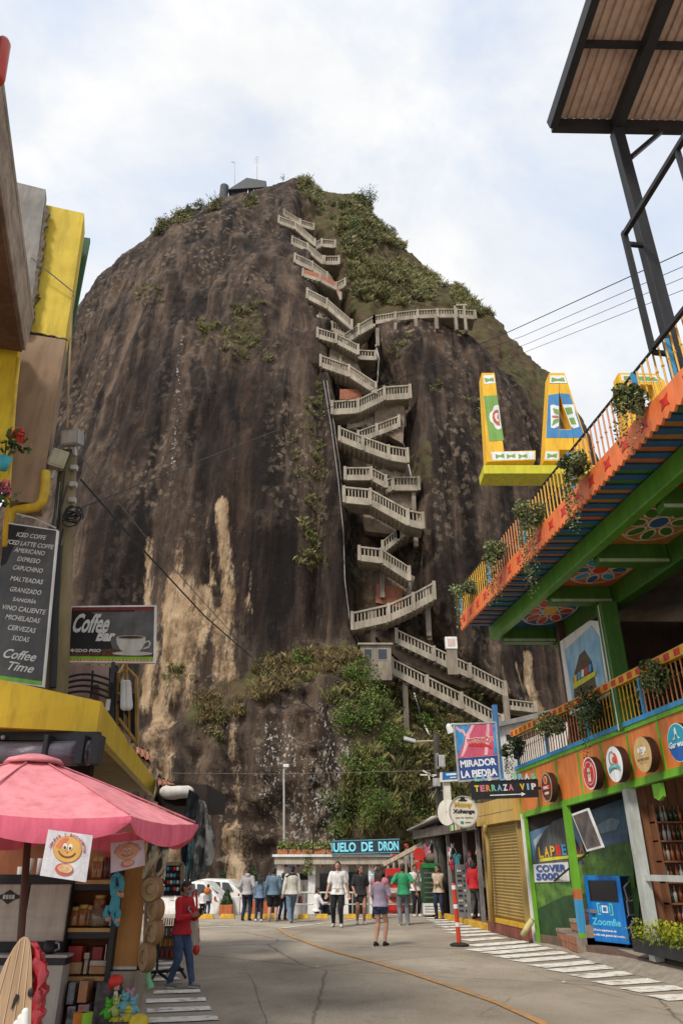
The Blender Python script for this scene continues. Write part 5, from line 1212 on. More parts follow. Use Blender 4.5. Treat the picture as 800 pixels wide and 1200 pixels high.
q = [P(496,963,32),P(530,958,29),P(531,966,29),P(499,973,32)]; m = MB(); m.slab(q, (.5,1.6,.3)); m.build('sheet', pm('cream_canvas', (.48,.42,.33), (.36,.31,.24), scale=3), aw)
m = MB(); m.bar(P(497,972,32.2), P(497,1052,32.2), .07); m.build('post', grayp, aw); m = MB(); m.bar(P(484,1001,33), P(524,972,31), .12); m.build('beam', grayp, aw)
# goods hanging in front of the shops
clothc = [paint('pink_cloth', (.56,.20,.24), rough=.9), paint('white_cloth', (.62,.60,.58), rough=.9), paint('black_cloth', (.03,.03,.035), rough=.9), paint('red_cloth', (.50,.03,.03), rough=.9), paint('navy_cloth', (.03,.05,.15), rough=.9), paint('teal_cloth', (.06,.26,.28), rough=.9)]
dolls = []
for k in range(4):
    m = MB(); c0, c1 = k % 6, (k+1) % 6
    m.ball((0,0,-.14), (.065,.06,.075), 9, 7, 0); m.ball((0,0,-.30), (.075,.065,.10), 9, 7, 1)
    for s in (-1,1): m.capsule((s*.06,0,-.23),(s*.12,-.02,-.36),.03,.022,7,0); m.capsule((s*.035,0,-.38),(s*.05,-.02,-.52),.033,.026,7,1); m.ball((s*.05,0,-.07),(.025,.02,.03),6,5,0)
    m.tube([(0,0,-.07),(0,0,0)], .006, 5, 1); o = m.build('doll', [clothc[c0],clothc[c1]], smooth=True); dolls.append(o.data); bpy.data.objects.remove(o)
cn = ('pink and white','white and black','black and red','red and navy')
spots = [(512,982,31.0),(506,985,31.2),(518,986,30.6),(510,992,31),(503,993,31.3),(516,996,30.7),(522,990,30.2),(508,1000,31.1),(527,994,28.3),(530,990,28.2),(528,1004,28.3),(532,1003,28.2),(560,990,25.2),(563,1000,25.1),(566,985,25.0),(561,1010,25.2),(550,1000,25.8),(514,1003,30.9)]
for i, (px, py, Y) in enumerate(spots):
    o = bpy.data.objects.new('hanging_doll', dolls[i % 4]); COL.objects.link(o); o.location = P(px, py, Y)+Vector((0,0,.1)); o.rotation_euler = (0,0,rnd.random()*3)
    wh = 'at the far stall corner' if Y > 29.5 else ('on the middle post of the souvenir shop' if Y > 27 else 'at the near door of the souvenir shop')
    if Y > 29.5: wh = ('left ' if px < 507 else 'centre ' if px < 511.5 else 'right ' if px < 517.5 else 'far right ')+('above' if py < 991 else 'lower')+' at the far stall corner'
    tag(o, 'small '+cn[i%4]+' cloth doll hanging '+wh, 'doll', 'cloth dolls hanging at the souvenir stalls')
def shirt(px, py, Y, c, label, w=.21, h=.5):
    p = P(px, py, Y); m = MB(); vs = []; 
    prof = [(-.5,0,0),(-1,-.12,0),(-.8,-.34,0),(-.52,-.26,0),(-.52,-1,0),(.52,-1,0),(.52,-.26,0),(.8,-.34,0),(1,-.12,0),(.5,0,0),(.16,-.05,0),(-.16,-.05,0)]
    m.slab([p+Vector((a*w*.7, .02*math.sin(a*5+b*7), b*h)) for a, b, _ in prof], (0,.02,0)); tag(m.build('hanging_shirt', c), label, 'shirt', 'shirts hanging at the souvenir stalls')
for a in ((500,988,31.6,clothc[0],'pink shirt hanging at the far stall corner'),(507,996,31.4,clothc[3],'red shirt hanging over the far stall corner'),(513,988,31.2,clothc[4],'navy shirt hanging at the far stall corner'),(520,998,30.3,clothc[1],'white shirt hanging right of the green fridge'),(526,1018,29.2,clothc[2],'black shirt low on the far grey post'),(549,1010,26.1,clothc[0],'pink shirt hanging left of the red jacket'),(535,1000,27.6,clothc[5],'teal shirt above the sunglasses rack'),(566,996,25.6,clothc[1],'white shirt hanging in the near shop door')): shirt(*a)
rk = thing('sunglasses_rack', 'tall rack of sunglasses standing in the souvenir shop doorway', 'rack', FP(543,1058,.1))
m = MB(); p = FP(543,1055,.1); q = FP(538,1012,.1); m.box(p.x-.22,p.x+.22,p.y-.02,p.y+.02,.2,1.75); m.build('board', pm('grey_board', (.18,.18,.19)), rk)
for r_ in range(9):
    for c_ in range(2):
        m = MB(); z = .4+r_*.145; xx = p.x-.1+c_*.2
        for s in (-1,1): m.lathe([(.0,0),(.033,0),(.033,.01),(0,.01)], (xx+s*.038,p.y-.03,z), 8, axis=(0,-1,0))
        m.bar((xx-.01,p.y-.035,z+.015),(xx+.01,p.y-.035,z+.015),.012); m.build('sunglasses', [dglass, blackm, cream][(r_+c_)%3], rk)
fg = thing('drinks_fridge', 'green glass-door drinks fridge with a white base at the stall corner', 'fridge', P(505,1064,30.5))
a, b = P(496,1064,30.5), P(514,1014,30.5); zf = 0.0
m = MB(); m.box(a.x,b.x,30.5,31.1,.45,1.80); m.build('cabinet', paint('fridge_green', (.02,.085,.035)), fg, bevel=.015); m = MB(); m.box(a.x,b.x,30.48,31.1,.08,.45); m.build('base', whitep, fg, bevel=.01)
m = MB(); m.box(a.x+.06,b.x-.06,30.485,30.50,.52,1.60); m.build('door_glass', pm('green_black_glass', (.03,.05,.035), rough=.15, bump=0, spec=.6), fg)
for k in range(6): m = MB(); m.box(a.x+.07,b.x-.07,30.475,30.487,.62+k*.165,.67+k*.165); m.build('shelf_row', paint('pale_green_row', (.10,.14,.085)), fg)
m = MB(); m.box(a.x,b.x,30.475,30.50,1.64,1.80); m.build('header', paint('vivid_green', (.02,.20,.045)), fg)
for k in range(3): m = MB(); m.box(a.x+.05,b.x-.05,30.47,30.485,.16+k*.09,.185+k*.09); m.build('vent_slot', grayp, fg)
jar = MB(); p = P(508,1013,30.6); jar.lathe([(.0,0),(.20,.02),(.27,.14),(.25,.28),(.17,.33),(.0,.33)], (p.x,p.y+.2,1.81), 16); tag(jar.build('clay_jar', pm('dark_clay', (.14,.11,.085)), smooth=True), 'round dark clay jar on top of the green fridge', 'jar')
rc = thing('red_cooler', 'red drinks cooler with a food picture behind the man in green', 'cooler', P(461,1060,33.2))
a, b = P(453,1058,33.2), P(471,1017,33.2); m = MB(); m.box(a.x,b.x,33.2,33.9,.0,1.62); m.build('cabinet', paint('cooler_red', (.52,.03,.025), rough=.35), rc, bevel=.02); m = MB(); m.box(a.x+.05,b.x-.05,33.17,33.2,1.05,1.35); m.build('window', dglass, rc)
m = MB(); m.box(a.x+.04,b.x-.04,33.175,33.2,.35,.9); m.build('poster', paint('poster_pink', (.62,.42,.38)), rc); m = MB(); m.ball(((a.x+b.x)/2,33.17,.56),(.22,.01,.2),12,8); m.build('food_print', pm('food_brown', (.30,.06,.03), (.12,.03,.02), scale=9), rc)
rs_ = thing('red_round_sign', 'round red sign hanging on the little stair railing', 'sign', P(491,1002,32)); m = MB(); p = P(491,1001,32); m.lathe([(0,-.02),(.24,-.02),(.24,0),(0,0)], p, 24, axis=(0,-1,0)); m.build('disc', redp, rs_); m = MB(); m.box(p.x-.2,p.x+.2,p.y-.01,p.y+.02,p.z-.55,p.z-.28); m.build('plate', redp, rs_)
text('sign_text', 'COCA', wink, rs_, p+Vector((0,-.012,0)), (1,0,0), (0,0,1), w=.3, h=.09) if False else None
# small stair with a pale rail going up between the stalls and the pavilion
ss = thing('side_stair', 'small outdoor stair with a pale railing left of the souvenir stalls', 'stairs', P(480,1050,33))
a, b = P(450,1013,34.5), P(506,983,33.0)
m = MB(); m.bar(a, b, .14, .16); m.build('handrail', pm('beige_rail', (.44,.36,.26), (.33,.27,.2), scale=4), ss)
for k in range(8):
    p = a.lerp(b, (k+.6)/8); m = MB(); m.box(p.x-.045,p.x+.045,p.y-.04,p.y+.04,p.z-.95,p.z); m.build('baluster', MATS['beige_rail'], ss)
for k in range(7):
    p = a.lerp(b, k/7); q = a.lerp(b, (k+1)/7); m = MB(); m.box(p.x,q.x+.02,p.y-.1,p.y+1.6,-.1,p.z-.95+.06*k/7); m.build('step', concrete_d, ss)
# ---------------------------------------------------------------- signs over the shops
mk = thing('lookout_billboard', 'tall pink and navy billboard reading MIRADOR LA PIEDRA', 'sign', P(560,900,24.5)); Yb = 24.5
fb = Frame(P(537,916,Yb),P(586,912,Yb),P(581,846,Yb),P(531,849,Yb))
m = MB(); m.slab([fb(0,0),fb(1,0),fb(1,1),fb(0,1)], (0,.16,0)); m.build('box', steel, mk)
pinkp = paint('soda_pink', (.56,.10,.17), rough=.45); fb.rect('print_pink', .03,.97,.40,.98, pinkp, mk, .004)
skyp = pm('soda_blue', (.03,.16,.42), (.06,.30,.56), scale=6, bump=0)
fb.poly('print_blue', [(.03,.42),(.10,.52),(.20,.66),(.26,.80),(.40,.97),(.03,.97)], skyp, mk, .008); fb.poly('print_blue', [(.88,.42),(.97,.42),(.97,.97),(.90,.97),(.92,.7)], skyp, mk, .008)
lpink = paint('soda_foam', (.72,.42,.46), rough=.5)
fb.poly('print_splash', [(.10,.42),(.16,.42),(.30,.62),(.36,.80),(.50,.97),(.42,.97),(.28,.82),(.22,.64)], lpink, mk, .012); fb.poly('print_splash', [(.66,.42),(.74,.42),(.80,.66),(.84,.97),(.77,.97),(.72,.68)], lpink, mk, .012)
fb.poly('print_splash', [(.05,.92),(.12,.86),(.2,.84),(.24,.76),(.28,.80),(.22,.90),(.12,.92),(.06,.97)], lpink, mk, .014)
fb.poly('logo_swoosh', [(.30,.60),(.50,.585),(.72,.56),(.86,.52),(.84,.57),(.70,.62),(.50,.64),(.32,.64)], redp, mk, .016)
fb.text('logo_text', 'POSTOBÓN', .58,.70, wink, mk, w=fb.w*.64, h=fb.h*.125, lift=.014, bold=.09); fb.text('logo_text', 'POSTOBÓN', .58,.70, redp, mk, w=fb.w*.62, h=fb.h*.11, lift=.020, bold=.03)
fb.rect('print_navy', .03,.97,.02,.40, navy, mk, .008)
fb.text('sign_text', 'MIRADOR', .50,.295, wink, mk, w=fb.w*.84, h=fb.h*.125, lift=.014, bold=.035); fb.text('sign_text', 'LA PIEDRA', .50,.115, wink, mk, w=fb.w*.84, h=fb.h*.125, lift=.014, bold=.035)
for k in range(5):
    for s in (0,1): fb.rect('frame_bar', *( (0,1,-.012,.02) if k == 0 else (0,1,.98,1.01) if k == 1 else (-.01,.03,0,1) if k == 2 else (.97,1.01,0,1) if k == 3 else (.03,.97,.395,.40)), steel, mk, .022, .02) if s == 0 else None
m = MB(); p = P(582,905,Yb+.05); q = P(579,826,Yb+.05); m.box(q.x-.08,q.x+.08,Yb+.02,Yb+.18,p.z-2.2,q.z); m.build('pole', paint('pole_blue', (.05,.16,.34)), mk)
tv = thing('terrace_sign', 'long black sign reading TERRAZA VIP with a white arrow', 'sign', P(590,925,19.0)); Yt = 19.0
ft = Frame(P(553,937,Yt),P(631,934,Yt),P(630,913,Yt),P(551,916,Yt))
m = MB(); m.slab([ft(0,0),ft(1,0),ft(1,1),ft(0,1)], (0,.10,0)); m.build('panel', blackm, tv)
cols_ = [paint('rainbow_%s' % n_, c) for n_, c in (('yellow',(.70,.50,.06)),('mint',(.20,.55,.40)),('rose',(.62,.20,.28)),('sky',(.18,.45,.66)),('orange',(.68,.28,.06)),('white',(.66,.66,.66)))]
def colour_word(fr, s, u0, u1, v, h, par):
    n = len(s); 
    for k, ch in enumerate(s):
        if ch == ' ': continue
        fr.text('sign_letter', ch, u0+(u1-u0)*(k+.5)/n, v, cols_[(k*2+k//3) % 6], par, w=fr.w*(u1-u0)/n*(.36 if ch == 'I' else .84), h=h, lift=.010, bold=.05)
colour_word(ft, 'TERRAZA VIP', .04,.97,.60, ft.h*.36, tv)
ft.rect('arrow_shaft', .27,.74,.17,.22, wink, tv, .008); ft.poly('arrow_head', [(.74,.08),(.80,.195),(.74,.31)], wink, tv, .008)
for k, ch in enumerate('LAS LETRAS'):
    if ch != ' ': ft.text('cut_letter', ch, .05+.92*(k+.5)/10, 1.17, cols_[(k*2+1) % 6], tv, w=ft.w*.078, h=ft.h*.34, lift=.03, bold=.06)
m = MB(); m.bar(ft(.02,1.02)+Vector((0,.04,0)), ft(.98,1.02)+Vector((0,.04,0)), .03); m.build('letter_rail', blackm, tv)
m = MB(); m.bar(ft(.99,.5)+Vector((0,.05,0)), ft(.99,.5)+Vector((.55,.15,0)), .06); m.build('bracket', blackm, tv)
rx = thing('exchange_sign', 'round white money exchange sign with gold and black lettering', 'sign', P(543,951,23.0)); c = P(543,951,23.0); r_ = (P(560,951,23.0)-c).length
m = MB(); m.lathe([(0,-.12),(r_,-.12),(r_,0),(0,0)], c, 36, axis=(0,-1,0)); m.build('box', paint('sign_cream', (.66,.62,.54)), rx)
fx_ = Frame(c+Vector((-r_,-.0,-r_)),c+Vector((r_,0,-r_)),c+Vector((r_,0,r_)),c+Vector((-r_,0,r_)))
m = MB(); m.lathe([(r_*.95,0.0),(r_*1.02,0.0),(r_*1.02,.02),(r_*.95,.02)], c, 36, axis=(0,-1,0), cap=False); m.build('rim', steel, rx)
fx_.text('sign_text', 'Money', .50,.70, paint('gold_ink', (.52,.36,.04)), rx, w=r_*1.25, h=r_*.42, lift=.01, bold=.08); fx_.text('sign_text', 'Xchange', .50,.49, blackm, rx, w=r_*1.5, h=r_*.34, lift=.012, bold=.05); fx_.text('sign_text', 'casa de cambio', .50,.31, paint('grey_brown_ink', (.16,.14,.12)), rx, w=r_*1.2, h=r_*.13, lift=.01, bold=.02)
fx_.poly('hat_print', [(.32,.86),(.40,.88),(.42,.95),(.50,.97),(.56,.94),(.58,.88),(.66,.87),(.60,.83),(.40,.83)], blackm, rx, .012); fx_.disc('green_mark', .42,.15,r_*.12,r_*.10, paint('sea_green_ink', (.03,.22,.17)), rx, .010, n=14); fx_.rect('small_print', .52,.72,.14,.17, MATS['sea_green_ink'], rx, .010)
m = MB(); m.bar(c+Vector((0,.06,r_*.95)), c+Vector((1.0,.5,r_*.95)), .05); m.build('bracket', grayp, rx)
rx2 = thing('exchange_sign', 'second round pale sign half hidden behind the money exchange sign', 'sign', P(520,952,25)); c = P(523,952,25.0); m = MB(); m.lathe([(0,-.12),(r_*.9,-.12),(r_*.9,0),(0,0)], c, 30, axis=(-.75,-.65,0)); m.build('box', MATS['sign_cream'], rx2); m = MB(); m.bar(c, c+Vector((1.0,.6,.1)), .05); m.build('bracket', grayp, rx2)
bs = thing('blue_shop_sign', 'small blue and white sign on pale posts left of the billboard', 'sign', P(528,909,26.5)); fbs = Frame(P(518,914,26.5),P(536,913,26.5),P(536,904,26.5),P(518,905,26.5))
m = MB(); m.slab([fbs(-.15,-.25),fbs(1,-.25),fbs(1,1),fbs(-.15,1)], (0,.12,0)); m.build('box', MATS['sign_cream'], bs); fbs.rect('face', 0,1,0,1, paint('bank_blue', (.02,.14,.42)), bs); fbs.rect('white_mark', .25,.9,.55,.8, wink, bs, .008); fbs.rect('white_mark', .5,.9,.2,.32, wink, bs, .008)
m = MB(); p = P(523,913,26.6); q = P(525,948,26.6); m.box(p.x-.12,p.x+.12,26.6,26.85,q.z,p.z); m.build('post', MATS['sign_cream'], bs)
# white house with a grey roof behind the fascia
wh = thing('white_house', 'white rendered house with a thin grey roof behind the balcony', 'house', P(610,880,26)); Yh = 26.0
m = MB(); m.slab([P(580,925,Yh),P(665,925,Yh),P(665,834,Yh),P(580,852,Yh)], (0,4,0)); m.build('wall', pm('white_render', (.66,.63,.60), (.52,.49,.46), scale=1.2, rough=.85), wh)
m = MB(); m.slab([P(576,853,Yh-.25),P(668,833,Yh-.25),P(668,826,Yh-.25),P(576,848,Yh-.25)], (0,4.6,0)); m.build('roof', pm('grey_fibre_roof', (.25,.24,.23), (.16,.155,.15), scale=2), wh)
m = MB(); a, b = P(593,868,Yh), P(601,861,Yh); m.box(a.x,b.x,Yh-.02,Yh+.05,a.z,b.z); m.build('vent_opening', dglass, wh)
# ---------------------------------------------------------------- delineator post
dl = thing('traffic_delineator', 'red and white flexible delineator post on a black foot', 'delineator', G(538,1108))
p = G(538,1108); topz = P(531,1035,p.y); ax = Vector((topz.x-p.x, 0, topz.z-p.z)); Ld = ax.length
m = MB(); m.lathe([(0,0),(.23,0),(.23,.02),(.16,.045),(.06,.06),(0,.06)], p+Vector((0,0,.005)), 24); m.build('foot', pm('black_rubber', (.025,.025,.025), rough=.8), dl)
dred = paint('signal_red', (.62,.055,.02), rough=.4)
m = MB(); m.lathe([(0,.05),(.055,.05),(.050,Ld*.98),(.03,Ld),(0,Ld)], p, 16, axis=ax); m.build('post', dred, dl, smooth=False)
for f in (.33,.62,.93): m = MB(); m.lathe([(.054,Ld*f-.045),(.0555,Ld*f-.04),(.0545,Ld*f+.04),(.053,Ld*f+.045)], p, 16, axis=ax); m.build('reflective_band', wink, dl)
# ---------------------------------------------------------------- utility pole and lamps
up_ = thing('utility_pole', 'dark utility pole with a lamp arm in front of the green slope', 'utility pole', P(518,990,30.0)); Yu = 30.0
pole_m = pm('weathered_pole', (.075,.065,.055), (.04,.035,.03), scale=4, rough=.9)
a, b = P(517,985,Yu), P(510,860,Yu); m = MB(); m.tube([(a.x,Yu,0),a,b], [.17,.15,.11], 12); m.build('pole', pole_m, up_)
m = MB(); p = P(511,868,Yu); q = P(487,869,Yu); m.tube([p, q], .035, 6); m.build('lamp_arm', MATS['beige_rail'], up_); m = MB(); q2 = P(473,866.5,Yu); m.slab([q+Vector((0,-.1,-.06)),q2+Vector((0,-.14,-.02)),q2+Vector((0,.14,-.02)),q+Vector((0,.1,-.06))], (0,0,.13)); m.build('lamp_head', paint('lamp_grey', (.50,.49,.50)), up_, bevel=.03)
for px, py, w, h in ((516,892,.32,.45),(511,917,.28,.30),(512,892,.12,.6)):
    p = P(px,py,Yu-.2); m = MB(); m.box(p.x-w/2,p.x+w/2,Yu-.32,Yu-.08,p.z-h/2,p.z+h/2); m.build('pole_box', steel if h < .5 else grayp, up_, bevel=.02)
for (x0,y0,x1,y1) in ((492,908,511,908.5),(495,903,508,910),(501,905,503,914)): m = MB(); m.bar(P(x0,y0,Yu-.15),P(x1,y1,Yu-.15), .09,.05); m.build('cross_arm', MATS['sign_cream'], up_)
for k in range(9): a_ = P(514,927,Yu-.1); m = MB(); q = P(500+30*rnd.random(), 922+18*rnd.random(), Yu-.3-.3*rnd.random()); m.tube([a_, a_.lerp(q,.5)+Vector((0,0,.12)), q], .014, 4); m.build('loose_cable', cable_m if k % 2 else grayp, up_)
sl = thing('street_lamp', 'thin grey street lamp standing before the foot of the rock', 'street lamp', P(333,1003,40)); a, b = P(333,1004,40), P(332.5,903,40); m = MB(); m.tube([(a.x,40,-.5),a,b,P(334,899,40)], [.07,.06,.045,.04], 8); m.build('pole', steel, sl); m = MB(); p = P(335,898,40); m.box(p.x-.14,p.x+.16,39.85,40.1,p.z-.06,p.z+.10); m.build('lamp_head', paint('lamp_white', (.7,.7,.68)), sl, bevel=.03)
m = MB(); p = P(528,852,25); m.lathe([(0,0),(.12,.0),(.1,.25),(.04,.32),(0,.32)], p-Vector((0,0,.2)), 12, axis=(-.3,0,1)); m.bar(p+Vector((.0,0,.1)), P(585,847,25), .04); tag(m.build('billboard_lamp', MATS['lamp_white']), 'small white lamp on an arm at the top of the pink billboard', 'lamp')
# ================================================================ THE PAVILION AT THE FOOT OF THE ROCK
pv = thing('drone_pavilion', 'low white pavilion with planters on its flat roof at the foot of the rock', 'building', P(400,1070,36)); Yv = 36.0; gz = -.55
xl_p, xr_p = P(322,1010,Yv).x, P(490,1010,Yv).x; za, zb_ = P(400,1013,Yv).z, P(400,1003,Yv).z
beige = pm('beige_render', (.46,.41,.33), (.36,.32,.255), scale=1.5, rough=.85)
m = MB(); m.box(xl_p,xr_p,Yv-.2,Yv+5,za,zb_); m.build('roof', beige, pv, bevel=.02); m = MB(); m.box(xl_p-.1,xr_p,Yv-.3,Yv-.2,zb_-.04,zb_+.06); m.build('roof_edge', whitep, pv)
m = MB(); m.box(xl_p+.2,xr_p,Yv+1.6,Yv+1.8,gz,za); m.build('wall', pm('white_plaster', (.62,.60,.57), (.5,.48,.45), scale=1), pv)
for px in (328,365,404,436): p = P(px,1040,Yv); m = MB(); m.box(p.x-.16,p.x+.16,Yv+.0,Yv+.3,gz,za); m.build('column', whitep, pv, bevel=.015)
for k in range(11): p = P(334+k*14,1016,Yv+1.0); m = MB(); m.box(p.x-.05,p.x+.05,Yv-.25,Yv+1.6,za-.10,za); m.build('rafter', wood_int, pv)
dr = MB(); a, b = P(347,1066,Yv+1.55), P(362,1022,Yv+1.55); dr.box(a.x,b.x,Yv+1.53,Yv+1.6,gz,b.z); d_ = dr.build('door', whitep, pv); m = MB(); m.box(a.x+.32,b.x-.22,Yv+1.5,Yv+1.535,.1,b.z-.55); m.build('door_glass', dglass, d_); m = MB(); m.box(a.x+.05,b.x-.05,Yv+1.5,Yv+1.535,b.z-.32,b.z-.06); m.build('door_vent', dglass, d_)
for x0, x1, y1, y0 in ((374,386,1024,1072),(408,424,1022,1072),(440,452,1024,1072)): a, b = P(x0,y0,Yv+1.58), P(x1,y1,Yv+1.58); m = MB(); m.box(a.x,b.x,Yv+1.54,Yv+1.6,gz,b.z); m.build('doorway', dglass, pv)  # dark sheets on the wall stand in for the shade inside the openings
M_trail = leafmat('roof_plant_leaf', (.03,.06,.012), (.16,.19,.05), (.32,.30,.12))
for k, (x0, x1) in enumerate(((325,337),(339,352),(354,366),(368,381),(383,391))):
    a, b = P(x0,1003,Yv-.1), P(x1,1003,Yv-.1); o = thing('roof_planter', ('leftmost','second','third','fourth','rightmost')[k]+' terracotta planter box on the pavilion roof, counted from the street lamp', 'planter', (a.x,Yv-.1,zb_+.06), 'terracotta planters on the pavilion roof')
    m = MB(); m.box(a.x,b.x,Yv-.15,Yv+.25,zb_+.06,zb_+.26); m.build('box', paint('terracotta_paint', (.42,.15,.06)), o, bevel=.015)
    n = 260; C = np.stack([a.x+(b.x-a.x)*NPR.rand(n), Yv+.05+.14*NPR.normal(size=n), zb_+.3+.13*np.abs(NPR.normal(size=n))], 1)
    if k == 2: C = np.vstack([C, np.stack([a.x+.1+.35*NPR.rand(160), Yv-.22+.05*NPR.normal(size=160), zb_+.2-1.0*NPR.rand(160)], 1)])
    v, f = leaf_arrays(C, .12, up=.6); np_mesh('foliage', v, f, M_trail, o, tint=np.repeat(NPR.rand(len(C)), 4))
dsn = thing('drone_sign', 'dark board with glowing cyan letters reading VUELO DE DRON', 'sign', P(428,993,35.6)); fd = Frame(P(388,1001,35.6),P(468,999,35.6),P(468,983,35.6),P(388,985.5,35.6))
m = MB(); m.slab([fd(0,0),fd(1,0),fd(1,1),fd(0,1)], (0,.12,0)); m.build('board', pm('blue_black_board', (.035,.05,.065), rough=.5), dsn)
cy = pm('cyan_letters', (.20,.62,.74), (.17,.55,.68), bump=0, emit=.28)
for s, u0, u1 in (('UELO',.03,.36),('DE',.44,.61),('DRON',.69,.985)):
    fd.text('sign_letters', s, (u0+u1)/2, .5, cy, dsn, w=fd.w*(u1-u0), h=fd.h*.70, lift=.014, bold=.03)
fd.poly('sign_letters', [(.0,.85),(.012,.85),(.022,.2),(.012,.2)], cy, dsn, .014)
for e_ in ((0,1,-.02,.05),(0,1,.95,1.02)): fd.rect('light_strip', *e_, paint('strip_cyan', (.10,.32,.40)), dsn, .012)
for u_ in (.12,.88): p = fd(u_,0); m = MB(); m.box(p.x-.04,p.x+.04,35.62,35.70,zb_,p.z+.05); m.build('post', steel, dsn)
fen = thing('steel_railing', 'galvanised tube railing along the edge before the pavilion', 'railing', P(420,1065,33.0)); Yr = 33.0
m = MB(); a, b = P(338,1046,Yr), P(488,1046,Yr); m.tube([a,b], .035, 6); m.build('top_rail', steel, fen); m = MB(); m.tube([a-Vector((0,0,.42)),b-Vector((0,0,.42))], .025, 6); m.build('mid_rail', steel, fen)
for k in range(9): p = a.lerp(b, k/8); m = MB(); m.tube([(p.x,Yr,-.2),p], .032, 6); m.build('rail_post', steel, fen)
stop_l = ('first','second','third','fourth','fifth','sixth','seventh','eighth')
for k, (x0, x1) in enumerate(((232,250),(257,275),(283,300),(306,325),(348,362),(370,385),(404,418),(428,437))):
    a, b = G(x0,1076.5), G(x1,1076.5); m = MB(); m.slab([(a.x,a.y,-.01),(b.x,b.y,-.01),(b.x-.05,b.y+.05,.14),(a.x+.05,a.y+.05,.14)], (0,.2,0)); tag(m.build('wheel_stop', kerby, bevel=.02), stop_l[k]+' yellow kerb block from the left in the row before the pavilion', 'wheel stop', 'yellow kerb blocks before the pavilion')
M_cyp = leafmat('cypress_leaf', (.012,.028,.008), (.055,.105,.030))
def conifer(px, py0, py1, Y, label, pot=None, r=.22):
    a, b = P(px,py0,Y), P(px,py1,Y); o = thing('conical_shrub', label, 'shrub', (a.x,Y,float(ground_z(a.x,Y))), 'conical shrubs by the parked cars')
    z0 = a.z
    if pot: m = MB(); s = .25; m.slab([(a.x-s,Y-s,ground_z(a.x,Y)-.05),(a.x+s,Y-s,ground_z(a.x,Y)-.05),(a.x+s,Y+s,ground_z(a.x,Y)-.05),(a.x-s,Y+s,ground_z(a.x,Y)-.05)], (0,0,a.z-float(ground_z(a.x,Y))+.05)); m.build('pot', pot, o, bevel=.02)
    m = MB(); m.tube([(a.x,Y,float(ground_z(a.x,Y))),b], [.05,.01], 6); m.build('trunk', MATS['twig_bark'], o)
    n = 900; h = NPR.rand(n)**1.3; t = NPR.rand(n)*6.28; rr_ = r*(1-h)**.8*(.6+.45*NPR.rand(n))+.02
    C = np.stack([a.x+rr_*np.cos(t), Y+rr_*np.sin(t), z0+(b.z-z0)*h], 1); v, f = leaf_arrays(C, .07, up=1.2); np_mesh('foliage', v, f, M_cyp, o, tint=np.repeat(np.clip(.35+.3*NPR.normal(size=n),0,1), 4)); return o
terra = paint('planter_terracotta', (.46,.13,.045))
conifer(265.5,1060,1042,31.9,'small conical shrub in an orange pot before the white cars', terra); conifer(261,1040,1020,41,'tall thin conical shrub rising behind the white cars', None, .3); conifer(296,1036,1014,41,'tall conical shrub behind the man in the grey hoodie', None, .3)
for px, w, nm, lb in ((276,.34,whitep,'white square planter tub beside the orange pot'),(296,.30,terra,'orange square tub behind the woman with long dark hair'),(310,.30,terra,'orange square tub behind the man in the denim jacket')):
    p = P(px,1070,32.4); m = MB(); m.box(p.x-w/2,p.x+w/2,32.2,32.5,-.05,.62 if nm is whitep else .45); tag(m.build('planter_tub', nm, bevel=.02), lb, 'planter')
